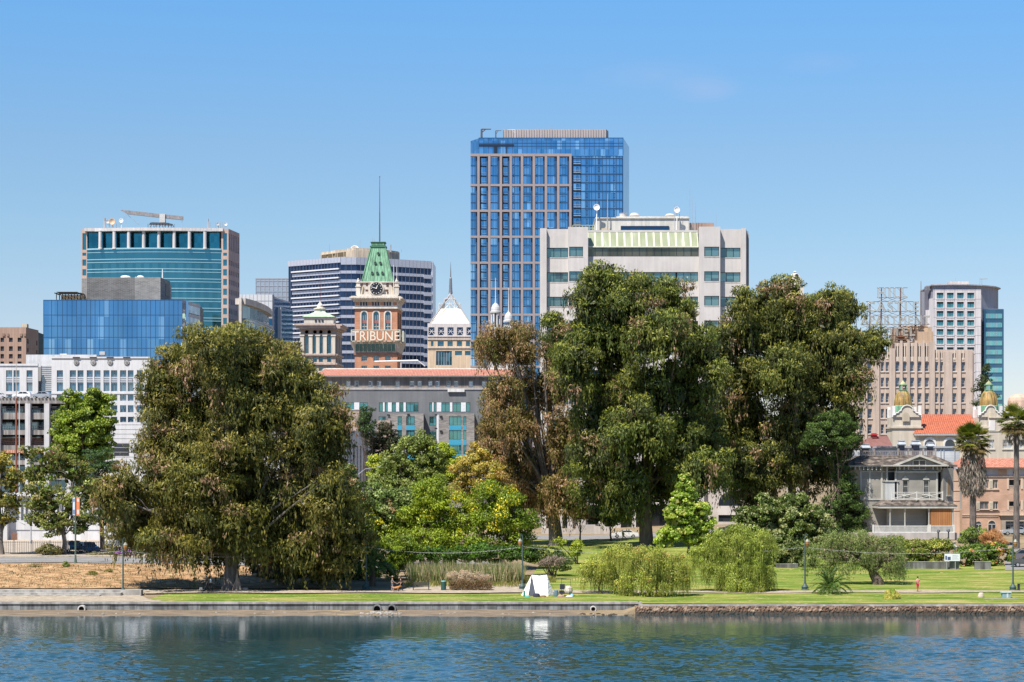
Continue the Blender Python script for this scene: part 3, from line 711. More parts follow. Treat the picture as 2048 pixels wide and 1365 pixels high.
tree('eucalyptus_tree', 'wide gum tree with several stems between the office block and the beige hotel', 'tree', 1585, 352,
     [(1570, 595, 46, 40), (1520, 610, 36, 36), (1610, 610, 40, 36), (1480, 610, 22, 30), (1655, 610, 32, 40), (1695, 620, 34, 46), (1540, 660, 60, 50), (1470, 680, 46, 50), (1620, 670, 56, 50), (1690, 690, 40, 40), (1730, 675, 28, 30), (1755, 692, 24, 18),
      (1480, 760, 50, 56), (1560, 750, 60, 60), (1640, 760, 56, 60), (1690, 770, 36, 56), (1500, 850, 56, 60), (1590, 850, 60, 56), (1660, 850, 50, 56), (1700, 840, 26, 44), (1450, 840, 30, 60), (1480, 930, 40, 50), (1550, 930, 50, 50), (1630, 930, 50, 50), (1505, 980, 30, 34)],
     [(.070, .082, .016), (.092, .098, .019), (.056, .068, .017), (.115, .110, .026), (.044, .052, .017)], r0=1.1, barkm=B_GREY, seed=14, nl=16, fork=.42, trunks=[(1548, .45), (1585, .75), (1612, .5)], sub_r=1.65, cover=.9, per=230, L=.62, Wd=.19, droop=.38, accent=EUC_ACC, acc_p=.13, topcol=(.20, .19, .03), hang=1.1, group='tall gum trees', spread=5.5)
# ---- other trees
GREEN = [(.075, .115, .014), (.11, .155, .018), (.15, .195, .025), (.05, .078, .012)]
LIME = [(.17, .21, .018), (.22, .26, .022), (.12, .16, .015), (.25, .26, .03)]
OLIVE = [(.11, .12, .025), (.15, .14, .04), (.08, .10, .02), (.20, .17, .06)]
YELL = [(.30, .24, .04), (.24, .19, .04), (.20, .20, .035), (.34, .26, .06)]
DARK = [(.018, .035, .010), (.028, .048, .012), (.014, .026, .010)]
tree('maple_tree', 'dense fresh green tree in front of the white courthouse', 'tree', 168, 400,
     [(150, 812, 24, 34), (195, 815, 28, 38), (135, 850, 26, 36), (175, 860, 40, 40), (205, 860, 24, 40), (150, 895, 36, 30), (195, 895, 32, 28), (122, 870, 14, 24)],
     GREEN + LIME[2:3], r0=.45, seed=21, sub_r=1.2, cover=1.1, per=120, L=.5, Wd=.34, topcol=(.19, .22, .025))
tree('plane_tree', 'thin yellowing plane tree at the left edge beside the iron fence', 'tree', 4, 299,
     [(-10, 930, 34, 36), (20, 960, 26, 34), (-5, 1000, 34, 30), (28, 1005, 18, 26), (8, 1040, 24, 16)], OLIVE + YELL[:2], r0=.32, barkm=B_GREY, seed=22, sub_r=.8, cover=.75, per=46, L=.34, Wd=.26, nl=16)
tree('plane_tree', 'sparse plane tree with mottled foliage behind the banner pole', 'tree', 128, 299,
     [(110, 925, 46, 34), (70, 950, 34, 32), (150, 950, 36, 32), (90, 1000, 44, 40), (150, 1010, 38, 40), (180, 985, 24, 30), (115, 1045, 40, 30), (75, 1040, 24, 22), (165, 1050, 22, 24), (58, 905, 14, 20)],
     OLIVE + [(.09, .14, .02), (.17, .19, .05)], r0=.36, barkm=B_GREY, seed=23, sub_r=.8, cover=.70, per=46, L=.34, Wd=.26, nl=24)
tree('cedar_tree', 'dark feathery cedar between the plane tree and the big olive gum', 'tree', 205, 310,
     [(215, 935, 40, 14), (205, 965, 44, 16), (200, 1000, 46, 16), (205, 1035, 42, 16), (200, 910, 28, 12)], [(.03, .06, .018), (.05, .085, .025), (.06, .10, .03)], r0=.35, seed=24, sub_r=.9, cover=1.0, per=60, L=.5, Wd=.12, flat=.3, fork=.7, nl=20)
tree('pine_tree', 'small dark pine beside the tan wall below the tiled roof block', 'tree', 735, 372,
     [(735, 830, 14, 18), (735, 855, 20, 20), (728, 845, 12, 14)], [(.022, .045, .012), (.035, .06, .015)], r0=.2, seed=25, sub_r=.7, cover=1.3, per=70, L=.4, Wd=.1, upright=.5)
tree('evergreen_tree', 'dark brownish evergreen tree between the slotted wall and grey apartments', 'tree', 775, 376,
     [(775, 865, 18, 22), (790, 895, 24, 26), (755, 895, 22, 30), (770, 925, 30, 24)], [(.03, .04, .016), (.06, .05, .03), (.02, .03, .012)], r0=.25, seed=26, sub_r=.8, cover=1.2, per=80, L=.4, Wd=.16)
tree('leafy_tree', 'mid green leafy tree rising in front of the grey apartments', 'tree', 838, 340,
     [(835, 895, 32, 30), (800, 935, 40, 40), (850, 940, 44, 44), (790, 985, 46, 40), (850, 990, 44, 44), (760, 965, 20, 24), (825, 1030, 50, 36)],
     [(.10, .13, .028), (.14, .17, .04), (.075, .10, .022), (.18, .20, .06)], r0=.4, seed=27, flat=.95, sub_r=1.0, cover=1.0, per=110, L=.38, Wd=.26)
tree('lime_tree', 'bright lime green tree behind the leafy tree near the street lights', 'tree', 890, 355,
     [(880, 915, 26, 26), (900, 935, 28, 30), (880, 960, 26, 30), (760, 928, 24, 20), (765, 945, 26, 24)], LIME, r0=.3, seed=28, sub_r=.9, cover=1.1, per=110, L=.36, Wd=.28)
tree('autumn_tree', 'golden brown tree beside the rust tinged gum', 'tree', 960, 335,
     [(950, 915, 30, 24), (930, 945, 26, 28), (975, 950, 34, 36), (945, 985, 44, 30), (1000, 985, 30, 34)], YELL + [(.24, .15, .05)], r0=.3, seed=29, sub_r=.9, cover=.95, per=80, L=.34, Wd=.22)
tree('pear_tree', 'round leafed green tree at the right edge of the big olive gum', 'tree', 735, 285,
     [(700, 985, 26, 38), (740, 1005, 40, 38), (715, 1040, 40, 36), (770, 1040, 40, 34), (800, 1010, 30, 30), (690, 945, 18, 20), (745, 1070, 46, 26)],
     [(.085, .12, .03), (.12, .16, .05), (.06, .09, .02), (.17, .19, .07)], r0=.3, seed=30, flat=.95, sub_r=.8, cover=1.05, per=90, L=.34, Wd=.26, accent=[(.28, .17, .09)], acc_p=.08)
tree('elm_tree', 'bright yellow green feathery tree above the reeds', 'tree', 900, 283,
     [(870, 1000, 44, 40), (825, 1045, 46, 40), (880, 1050, 50, 44), (790, 1075, 42, 30), (850, 1085, 50, 30), (915, 1090, 36, 26), (760, 1050, 26, 30), (925, 1030, 28, 44)],
     [(.14, .185, .014), (.18, .225, .018), (.10, .14, .012)] + LIME[:1], r0=.35, seed=31, flat=1.0, sub_r=1.0, cover=1.3, per=120, L=.36, Wd=.16, accent=[(.42, .34, .02), (.34, .31, .02)], acc_p=.11)
tree('elm_tree', 'green and yellow feathery tree beside the trunk of the rust tinged gum', 'tree', 1010, 280,
     [(985, 1010, 40, 40), (1025, 1025, 36, 42), (1050, 1050, 24, 34), (975, 1055, 44, 36), (1020, 1075, 40, 30), (965, 1090, 36, 20)],
     [(.12, .165, .013), (.16, .21, .018), (.08, .115, .012)], r0=.35, seed=32, flat=1.0, sub_r=1.0, cover=1.3, per=120, L=.36, Wd=.16, accent=[(.45, .36, .02), (.34, .31, .02)], acc_p=.13)
tree('tulip_tree', 'young yellow green conical tree standing between the gums', 'tree', 1375, 300,
     [(1372, 975, 14, 26), (1368, 1005, 26, 22), (1390, 1025, 30, 22), (1350, 1035, 26, 24), (1375, 1060, 44, 26), (1415, 1050, 16, 18), (1335, 1075, 22, 20), (1400, 1080, 30, 18)],
     [(.17, .24, .03), (.22, .27, .04), (.12, .18, .02), (.30, .30, .08)], r0=.2, seed=33, sub_r=.6, cover=1.0, per=60, L=.34, Wd=.28, fork=.6)
tree('bunya_tree', 'domed dark green bunya pine beside the old wooden house', 'tree', 1680, 334,
     [(1665, 852, 36, 30), (1690, 868, 30, 28), (1640, 865, 30, 24), (1620, 885, 16, 12), (1660, 880, 46, 22), (1700, 890, 22, 24), (1680, 930, 22, 34), (1695, 980, 24, 36), (1670, 1020, 40, 30), (1710, 1030, 26, 34), (1650, 1055, 30, 26), (1640, 925, 10, 8), (1700, 1065, 40, 24)],
     [(.035, .062, .014), (.055, .085, .018), (.025, .042, .012)], r0=.6, barkm=B_DARK, seed=34, sub_r=.85, cover=1.15, per=90, L=.5, Wd=.11, topcol=(.09, .15, .025), fork=.75, nl=26)
tree('magnolia_tree', 'broad leafed tree with red flowers below the wide gum', 'tree', 1560, 316,
     [(1590, 1010, 36, 26), (1530, 1030, 40, 30), (1575, 1050, 46, 36), (1510, 1060, 32, 30), (1625, 1050, 40, 34), (1550, 1085, 46, 30), (1610, 1090, 50, 28), (1490, 1035, 18, 16), (1530, 1005, 16, 18)],
     [(.065, .09, .02), (.11, .14, .035), (.045, .065, .015), (.20, .21, .09)], r0=.3, seed=35, sub_r=.8, cover=1.05, per=70, L=.4, Wd=.28, accent=[(.5, .03, .03)], acc_p=.012)
tree('purple_plum_tree', 'small reddish leafed tree in front of the office block base', 'tree', 1160, 358,
     [(1158, 1012, 20, 16), (1172, 1030, 18, 14), (1148, 1028, 12, 10)], [(.16, .08, .06), (.11, .07, .045), (.20, .12, .08)], r0=.15, seed=36, sub_r=.6, cover=1.1, per=60, L=.34, Wd=.24)
tree('street_tree', 'dark green street tree between the two thick gum trunks', 'tree', 1222, 360,
     [(1215, 1015, 26, 20), (1240, 1030, 22, 18), (1195, 1035, 18, 16), (1225, 1042, 24, 12)], [(.04, .075, .016), (.06, .10, .02), (.10, .08, .04)], r0=.16, seed=37, sub_r=.7, cover=1.1, per=60, L=.34, Wd=.24)
# pepper tree with a squat gnarled trunk
tree('pepper_tree', 'spreading pepper tree with squat gnarled trunk on the right lawn', 'tree', 1756, 256,
     [(1680, 1085, 36, 20), (1725, 1085, 40, 22), (1775, 1095, 36, 26), (1645, 1110, 36, 24), (1700, 1115, 44, 26), (1765, 1122, 40, 24), (1797, 1125, 20, 24), (1625, 1128, 22, 14), (1665, 1136, 26, 14), (1665, 1075, 14, 12), (1790, 1145, 20, 10)],
     [(.10, .13, .035), (.135, .165, .05), (.18, .20, .075), (.07, .09, .028)], r0=.62, barkm=B_DARK, seed=38, sub_r=.62, cover=1.15, per=110, L=.24, Wd=.07, droop=.55, hang=1.1, fork=.55, nl=22)
# ---- weeping willows: curtains of hanging leaf strands
def willow(label, px, D, lobes, pal, seed, r0=.3, acc=None):
 rs = np.random.RandomState(seed); t = thing('willow_tree', G(px, D), label, 'tree', 'weeping willows on the lawn')
 lb = lobes_px(D, lobes, rs=rs)
 a, cp = foliage('crown', t, lb, pal, rs, sub_r=.62, cover=.85, per=110, L=.22, Wd=.06, droop=.35, hang=1.2, core=90, accent=acc, acc_p=.2 if acc else 0)
 C = []; base_z = G(px, D).z + .1
 for q_ in cp:
  for k in range(rs.randint(9, 17)):
   x, y, z0 = q_[:3] + rs.normal(size=3) * np.array([.30, .30, .12]); ln = min(rs.uniform(.5, 1.9), z0 - base_z - rs.uniform(0, .25))
   if ln < .2: continue
   m = max(4, int(ln / .07)); tt = np.linspace(0, 1, m); C.append(np.stack([x + q_[3] * .25 * np.sin(tt * 1.6) + rs.normal(size=m) * .02, y + q_[4] * .25 * np.sin(tt * 1.6) + rs.normal(size=m) * .02, z0 - ln * tt ** 1.2], 1))
 C = np.concatenate(C); n = len(C); d = rs.normal(size=(n, 3)) * .35 + np.array([0, 0, -1.3])
 pal = np.array(pal); colr = pal[rs.randint(0, len(pal), n)] * (1 + rs.normal(size=(n, 1)) * .15) * 1.2
 leaf_object('hanging_branches', C, d, rs.uniform(.16, .3, n), rs.uniform(.035, .06, n), colr, t, None, None, rs)
 mb = MB(); limbs(mb, G(px, D), r0, cp, rs, 16, fork=.45, rtip=.03, wob=.25); mb.build('trunk', B_DARK, t, smooth=True)
WIL = [(.24, .27, .045), (.31, .32, .06), (.18, .21, .035), (.36, .34, .09)]
WILG = [(.19, .235, .035), (.25, .29, .05), (.14, .175, .028), (.30, .32, .07)]
willow('small yellowing willow with a leaning stem right of the tent', 1199, 240.5, [(1190, 1132, 28, 20), (1222, 1122, 26, 18), (1174, 1148, 18, 14), (1218, 1150, 22, 16), (1232, 1165, 20, 16)], WIL, 51, .12)
willow('yellow willow with rusty crown overhanging the end of the lake wall', 1300, 236, [(1245, 1108, 34, 18), (1290, 1115, 40, 24), (1345, 1125, 34, 22), (1320, 1130, 34, 26), (1270, 1150, 32, 24), (1340, 1155, 34, 26), (1305, 1165, 36, 22), (1255, 1168, 18, 18), (1370, 1150, 16, 20)], WIL, 52, .3, [(.30, .17, .06), (.34, .22, .09)])
willow('bright green weeping willow hanging to the lawn left of the lamp post', 1482, 243, [(1420, 1115, 40, 26), (1458, 1082, 44, 26), (1510, 1090, 42, 30), (1480, 1068, 30, 16), (1440, 1140, 34, 26), (1490, 1135, 44, 30), (1530, 1140, 26, 34), (1475, 1168, 40, 22), (1390, 1115, 20, 20), (1520, 1168, 30, 20)], WILG, 53, .35)
# ---- shrubs
bush('shrub', 'round dark green shrub left of the tent lamp at the lawn edge', 'shrub', 1100, 268, [(1095, 1112, 34, 18), (1120, 1125, 26, 16), (1075, 1110, 20, 16)], [(.03, .05, .015), (.05, .075, .02)], 61, sub_r=.5, cover=1.4, per=60, L=.22, Wd=.1)
bush('shrub', 'grey brown mounded shrub behind the tent', 'shrub', 1108, 262, [(1108, 1122, 22, 9), (1092, 1128, 12, 7)], [(.22, .17, .14), (.14, .11, .09)], 62, sub_r=.4, cover=1.5, per=60, L=.2, Wd=.08)
bush('shrub', 'lime green shrub at the foot of the rusty gum trunk', 'shrub', 1155, 290, [(1155, 1098, 14, 18), (1120, 1085, 10, 8)], LIME, 63, sub_r=.5, cover=1.3, per=60, L=.25, Wd=.14)
HG = 'hedge shrubs below the old wooden house'
bush('hedge_shrub', 'yellow green hedge shrub between the pepper tree and the posted sign', 'shrub', 1850, 296, [(1830, 1098, 30, 20), (1865, 1105, 30, 24), (1800, 1090, 20, 16), (1845, 1128, 36, 16), (1885, 1092, 16, 14)], [(.12, .15, .028), (.16, .18, .035), (.07, .095, .02), (.24, .23, .05)], 64, HG, sub_r=.6, cover=1.3, per=80, L=.3, Wd=.16, topcol=(.22, .22, .045))
bush('hedge_shrub', 'long mixed hedge right of the posted sign with red and pink leaves', 'shrub', 1965, 294, [(1925, 1110, 20, 18), (1955, 1108, 26, 20), (1990, 1105, 24, 22), (2015, 1110, 10, 16), (1930, 1135, 22, 12), (1975, 1133, 26, 12)], [(.08, .13, .02), (.13, .18, .03), (.05, .08, .015)], 65, HG, sub_r=.55, cover=1.3, per=80, L=.28, Wd=.14, accent=[(.45, .14, .10), (.40, .30, .05)], acc_p=.16)
bush('hedge_shrub', 'soft green shrub in front of the brick building', 'shrub', 1955, 322, [(1950, 1072, 26, 16), (1935, 1085, 18, 12), (1975, 1078, 16, 12)], [(.09, .13, .03), (.13, .17, .04)], 66, HG, sub_r=.6, cover=1.3, per=80, L=.3, Wd=.14)
bush('ornamental_grass', 'rust brown mounded grass in front of the brick building', 'shrub', 1985, 316, [(1985, 1078, 24, 16), (2000, 1085, 16, 12)], [(.34, .18, .08), (.28, .14, .06)], 67, sub_r=.5, cover=1.4, per=90, L=.4, Wd=.05, droop=.2)
bush('ornamental_grass', 'yellow tuft of tall grass on the lawn beside the stone wall', 'grass tuft', 1781, 231.5, [(1781, 1193, 14, 11)], [(.42, .36, .10), (.30, .28, .07), (.20, .26, .04)], 68, stems=False, sub_r=.3, cover=2.2, per=120, L=.45, Wd=.04, upright=.9)
bush('shrub', 'low olive shrub in front of the parked blue car', 'shrub', 85, 297.5, [(95, 1100, 18, 14), (110, 1104, 12, 10)], [(.10, .10, .03), (.16, .12, .05)], 69, sub_r=.5, cover=1.3, per=60, L=.25, Wd=.12)
bush('shrub', 'low dusty shrub strip beside the kerb near the purple flowers', 'shrub', 205, 298, [(195, 1112, 22, 7), (225, 1108, 14, 8)], [(.09, .09, .035), (.13, .11, .05)], 70, sub_r=.45, cover=1.4, per=60, L=.22, Wd=.1)
bush('flowering_shrub', 'purple flowering shrub behind the left lamp', 'shrub', 254, 297, [(250, 1104, 18, 9), (262, 1108, 12, 8)], [(.45, .26, .60), (.36, .18, .50), (.10, .12, .05)], 71, sub_r=.4, cover=1.4, per=60, L=.2, Wd=.12)
SH = 'small tufts on the dry slope'
bush('shrub', 'low brown mounded shrub high on the dry slope', 'shrub', 70, 272, [(71, 1134, 13, 6)], [(.20, .15, .07), (.13, .13, .04), (.26, .18, .10)], 72, SH, sub_r=.35, cover=1.8, per=60, L=.18, Wd=.07)
bush('shrub', 'small upright green shrub on the dry slope', 'shrub', 132, 270, [(132, 1132, 5, 9)], [(.10, .14, .03), (.16, .18, .05)], 73, SH, sub_r=.25, cover=2.2, per=60, L=.2, Wd=.06, upright=.5)
bush('shrub', 'little olive tuft in the middle of the dry slope', 'shrub', 186, 262, [(186, 1148, 9, 5)], [(.17, .15, .05), (.12, .13, .03)], 74, SH, sub_r=.25, cover=2, per=50, L=.18, Wd=.06)
bush('shrub', 'straggly tuft left of the tree shadow on the dry slope', 'shrub', 220, 264, [(219, 1144, 8, 5)], [(.22, .19, .08), (.14, .14, .04)], 75, SH, sub_r=.22, cover=1.4, per=40, L=.18, Wd=.05)
# dark understorey below the big gum
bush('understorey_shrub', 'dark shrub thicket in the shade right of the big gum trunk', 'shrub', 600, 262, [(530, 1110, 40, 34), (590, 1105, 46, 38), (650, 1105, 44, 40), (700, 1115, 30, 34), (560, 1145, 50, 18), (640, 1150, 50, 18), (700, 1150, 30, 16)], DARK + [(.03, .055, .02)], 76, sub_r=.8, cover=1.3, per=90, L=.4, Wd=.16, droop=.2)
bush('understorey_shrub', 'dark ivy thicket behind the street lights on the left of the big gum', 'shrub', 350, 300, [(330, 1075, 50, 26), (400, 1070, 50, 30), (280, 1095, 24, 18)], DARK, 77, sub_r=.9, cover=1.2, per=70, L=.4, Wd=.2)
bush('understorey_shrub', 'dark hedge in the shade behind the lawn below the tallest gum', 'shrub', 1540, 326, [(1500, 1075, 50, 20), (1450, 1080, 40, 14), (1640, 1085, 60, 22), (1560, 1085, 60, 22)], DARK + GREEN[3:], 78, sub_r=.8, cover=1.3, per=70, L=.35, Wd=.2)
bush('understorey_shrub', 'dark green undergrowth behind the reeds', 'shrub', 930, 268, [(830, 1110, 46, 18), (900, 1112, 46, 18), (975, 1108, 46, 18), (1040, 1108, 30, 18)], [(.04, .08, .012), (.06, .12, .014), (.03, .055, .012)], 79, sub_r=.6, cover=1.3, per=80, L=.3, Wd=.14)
bush('shrub', 'bright green shrub mass between the date palm and the reeds', 'shrub', 790, 262, [(765, 1105, 34, 26), (800, 1120, 36, 22), (770, 1140, 30, 18), (815, 1095, 30, 20), (720, 1100, 26, 30), (745, 1135, 26, 22)], [(.12, .165, .013), (.16, .21, .018), (.08, .115, .012)], 97, sub_r=.6, cover=1.3, per=90, L=.3, Wd=.13)
# tawny pine and dark pine on the right skyline
tree('pine_tree', 'tall dark pine beside the right glass tower behind the hotel', 'tree', 1971, 440,
     [(1972, 742, 10, 14), (1970, 760, 16, 10), (1962, 778, 16, 10), (1974, 795, 20, 10), (1964, 812, 18, 12), (1974, 832, 22, 14)], [(.022, .036, .012), (.04, .055, .018)], r0=.3, seed=39, zb=6, sub_r=.8, cover=1.2, per=60, L=.4, Wd=.12, fork=.8, nl=18)
bush('shrub', 'dark leafy shrub bank left of the pepper tree behind the lamp post', 'shrub', 1575, 293, [(1520, 1100, 36, 20), (1565, 1108, 36, 18), (1605, 1105, 34, 20), (1590, 1125, 40, 12), (1540, 1124, 34, 10)], [(.06, .085, .02), (.10, .125, .03), (.04, .06, .015), (.16, .17, .06)], 98, sub_r=.6, cover=1.2, per=80, L=.3, Wd=.18)
# ---- palms
def fan_palm(label, px, D, py_crown, crown_r, skirt, trunk_r, seed, gray=True):
 rs = np.random.RandomState(seed); b = G(px, D); t = thing('fan_palm', b, label, 'palm tree', 'tall fan palms before the brick building')
 k = D / F; top = Vector((b.x, D, Z(py_crown, D)))
 mb = MB(); n = 26; pts = [b.lerp(top, i / n) - Vector((0, 0, .3 if i == 0 else 0)) for i in range(n + 1)]
 mb.path(pts, [trunk_r * (1.25 - .35 * i / n) * (1 + .07 * (i % 2)) for i in range(n + 1)], 12); mb.build('trunk', bark('palm_bark', (.07, .055, .045), (.20, .17, .15), 2), t, smooth=True)
 C = []; Dd = []; Sd = []; L = []; Wd = []; K = []
 for f_ in range(95):            # fans
  el = math.asin(rs.uniform(-.65, .98)); az = rs.uniform(0, 6.283); dr = Vector((math.cos(el) * math.cos(az), math.cos(el) * math.sin(az), math.sin(el)))
  pet = crown_r * rs.uniform(.4, .68); hub = top + dr * pet; s = dr.cross(Vector((0, 0, 1))).normalized(); upv = s.cross(dr)
  c0 = np.array([(.14, .17, .025), (.21, .22, .035), (.30, .26, .06), (.09, .11, .02)])[rs.randint(0, 4)] if el > -.2 else np.array([(.30, .24, .09), (.20, .15, .07)])[rs.randint(0, 2)]
  for q in range(16):
   a = (q - 7.5) / 7.5 * 1.15; dd = dr * math.cos(a) + s * math.sin(a) - Vector((0, 0, .18 + .12 * abs(a))); dd.normalize(); ln = crown_r * rs.uniform(.42, .6)
   C.append(hub + dd * ln * .5); Dd.append(dd); Sd.append(upv); L.append(ln); Wd.append(.17); K.append(c0 * (1 + rs.normal() * .15))
  for q in range(3): C.append(top.lerp(hub, .2 + .3 * q)); Dd.append(dr); Sd.append(upv); L.append(pet * .4); Wd.append(.07); K.append(c0)
 leaf_object('fronds', np.array(C), np.array(Dd), np.array(L), np.array(Wd), np.array(K), t, np.array(Sd), None, rs)
 if skirt:
  C = []; Dd = []; L = []; Wd = []; K = []; n = 2600 if gray else 500
  zl = Z(skirt[1], D)
  for i in range(n):
   q = rs.rand() ** .8; z = top.z - .3 + (zl - top.z) * q; r = skirt[0] * k * (.45 + .55 * math.sin(min(1, q * 1.5) * 1.57)) * (1 if q < .8 else 1.05 - (q - .8) * 2) * rs.uniform(.5, 1)
   an = rs.uniform(0, 6.283); C.append((top.x + r * math.cos(an), D + r * math.sin(an), z)); Dd.append((math.cos(an) * .22 + rs.normal() * .12, math.sin(an) * .22 + rs.normal() * .12, -1)); L.append(rs.uniform(.5, 1.1)); Wd.append(rs.uniform(.06, .16))
   g = rs.choice([.12, .2, .3, .42]); K.append((g, g * .86, g * .74))
  leaf_object('dead_frond_skirt', np.array(C), np.array(Dd), np.array(L), np.array(Wd), np.array(K), t, None, None, rs)
fan_palm('fan palm with thick grey skirt of dead fronds', 1946, 322, 882, 3.1, (29, 988), .42, 81)
fan_palm('taller slender fan palm at the right edge', 2033, 318, 845, 3.0, (24, 885), .38, 82, False)
def feather_palm(label, px, D, ph, fl, nf, pal, seed, tr=.3, name='date_palm', cat='palm tree', group=None):
 rs = np.random.RandomState(seed); b = G(px, D); t = thing(name, b, label, cat, group); top = b + Vector((0, 0, ph))
 mb = MB(); mb.path([b - Vector((0, 0, .2)), b.lerp(top, .5), top], [tr * 1.2, tr, tr * .8], 10); mb.build('trunk', B_DARK, t, smooth=True)
 C = []; Dd = []; L = []; K = []; Wd = []; pal = np.array(pal)
 for f_ in range(nf):
  az = f_ * 2.399 + rs.uniform(-.2, .2); el = R(rs.uniform(0, 80)); ln = fl * rs.uniform(.8, 1.1); c0 = pal[rs.randint(0, len(pal))]
  p = top.copy(); v = Vector((math.cos(el) * math.cos(az), math.cos(el) * math.sin(az), math.sin(el))); n = 30
  for i in range(n):
   v = (v - Vector((0, 0, .045 + .02 * i / n * 2))).normalized(); q = p + v * ln / n; s = v.cross(Vector((0, 0, 1))).normalized()
   C.append((p + q) / 2); Dd.append(v); L.append(ln / n * 1.3); Wd.append(.05); K.append(c0 * .9)
   if i > 3:
    for sg in (-1, 1):
     lf = ln * .17 * math.sin(math.pi * (i / n) ** .7 * .93 + .15); dd = (s * sg + v * .75 + Vector((0, 0, .1))).normalized()
     C.append(p + dd * lf * .5); Dd.append(dd); L.append(lf); Wd.append(.045 + .02 * fl / 2); K.append(c0 * (1 + rs.normal() * .15))
   p = q
 leaf_object('fronds', np.array(C), np.array(Dd), np.array(L), np.array(Wd), np.array(K), t, None, None, rs)
PALM = [(.10, .17, .035), (.15, .22, .05), (.20, .25, .07), (.07, .12, .03)]
feather_palm('small date palm beside the path in front of the pepper tree', 1660, 238.5, .75, 3.1, 46, PALM, 83, .32)
feather_palm('date palm with arching fronds behind the second lamp post', 745, 252, 2.6, 4.2, 40, [(.06, .11, .025), (.09, .15, .03), (.12, .17, .05)], 84, .35)
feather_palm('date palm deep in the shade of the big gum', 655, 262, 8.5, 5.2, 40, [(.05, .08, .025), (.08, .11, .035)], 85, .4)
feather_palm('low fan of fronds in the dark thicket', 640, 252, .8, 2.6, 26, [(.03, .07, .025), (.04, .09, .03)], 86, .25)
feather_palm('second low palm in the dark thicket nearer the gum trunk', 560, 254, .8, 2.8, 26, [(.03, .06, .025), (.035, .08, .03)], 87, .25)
# ---- reeds, brush heap, ground cover (nobody could count the blades)
def blades(name, label, cat, spans, n, h, pal, seed, wd=.05, lean=.25, kind='stuff'):
 rs = np.random.RandomState(seed); C = []; Dd = []; L = []; K = []; Wd = []; pal = np.array(pal)
 for i in range(n):
  a, b, d0, d1, hk = spans[rs.randint(0, len(spans))]; D = rs.uniform(d0, d1); px = rs.uniform(a, b); p = G(px, D); hh = h * hk * rs.uniform(.6, 1.1)
  d = Vector((rs.normal() * lean, rs.normal() * lean, 1)).normalized(); c0 = pal[rs.randint(0, len(pal))]
  C.append(p + d * hh * .5); Dd.append(d); L.append(hh); Wd.append(wd * rs.uniform(.7, 1.5)); K.append(c0 * (1 + rs.normal() * .15))
 o = leaf_object(name, np.array(C), np.array(Dd), np.array(L), np.array(Wd), np.array(K), None, None, None, rs)
 o['label'] = label; o['category'] = cat; o['kind'] = kind
blades('reeds', 'tall green and straw coloured reeds behind the bench', 'reeds', [(818, 1045, 253, 262, 1)], 6500, 2.7, [(.50, .42, .27), (.42, .34, .20), (.13, .19, .05), (.20, .24, .07)], 91, .08, .17)
blades('long_grass', 'yellow green long grass in front of the reeds', 'grass', [(812, 1040, 249, 254, 1), (1040, 1110, 256, 262, .9)], 2600, .9, [(.26, .25, .05), (.18, .22, .04), (.34, .27, .12)], 92, .06, .4)
blades('dry_grass_tufts', 'short dry grass on the slope', 'grass', [(-200, 420, 247, 275, 1)], 9000, .38, [(.30, .20, .10), (.22, .15, .07), (.40, .29, .16), (.13, .11, .045)], 93, .07, .7)
blades('lawn_tufts', 'short tufts, clover and dry leaves on the lawn', 'grass', [(1050, 2200, 228.5, 289, 1), (340, 1040, 228, 239.5, 1), (1060, 1600, 289, 340, 1)], 14000, .16, [(.30, .28, .09), (.16, .20, .03), (.10, .16, .02), (.36, .29, .14)], 94, .10, .8)
rs = np.random.RandomState(95); br = thing('dry_hedge', G(941, 243.8), 'low clipped brown dead hedge beside the footpath', 'hedge')
C = np.stack([X(941, 244) + rs.uniform(-1, 1, 5200) * 2.45, 244.6 + rs.uniform(-.9, .9, 5200), 0 * rs.rand(5200)], 1)
C[:, 2] = GZ(X(941, 244), 244) + .1 + rs.rand(5200) ** .7 * (1.15 + .12 * np.sin(C[:, 0] * 3));
leaf_object('twigs', C, rs.normal(size=(5200, 3)), rs.uniform(.12, .3, 5200), rs.uniform(.04, .09, 5200), np.array([(.26, .15, .08), (.34, .22, .12), (.18, .10, .06), (.13, .12, .05)])[rs.randint(0, 4, 5200)], br, None, None, rs)
bush('brush_heap', 'tangled grey brown dead branches behind the clipped hedge', 'brush', 930, 247, [(920, 1152, 24, 12), (962, 1155, 20, 10), (940, 1160, 30, 8)], [(.34, .25, .19), (.24, .17, .12), (.42, .33, .26)], 96, sub_r=.4, cover=1.2, per=50, L=.4, Wd=.03)
# ------------------------------------------------------------------ buildings of the skyline
W_WHITE = stone('white_stone', (.62, .62, .63), .06, .15); W_GREYC = stone('board_concrete', (.56, .53, .51), .06, .3, streak=.05)
M_DARK = plain('dark_metal', (.03, .035, .045), .5); M_STEEL = plain('galvanised_steel', (.42, .43, .45), .45, .4)
M_WMET = plain('white_metal', (.72, .72, .72), .5); M_TAR = plain('roof_gravel', (.32, .31, .30), .9)
def solid(fr_list, name, mat, parent, z0, z1, back=18, inset=.45):
 """core behind the facades: plan polygon from the frames' line pushed inwards"""
 pts = []
 for f in fr_list:
  pts.append(f.pt(0, 0, -inset)); pts.append(f.pt(f.L, 0, -inset))
 poly = [(p.x, p.y) for p in pts]; poly += [(poly[-1][0] - 1, poly[-1][1] + back), (poly[0][0] + .5, poly[0][1] + back + .5)]
 mb = MB(); mb.prism(poly, z0, z1); return mb.build(name, mat, parent)
def tube_thing(name, label, cat, pts, r, mat, group=None):
 o = pts[0]; t = thing(name, o, label, cat, group); return t
def bld(name, px, D, label, z=5.0, cat='building', group=None):
 return thing(name, (X(px, D), D, z), label, cat, group)
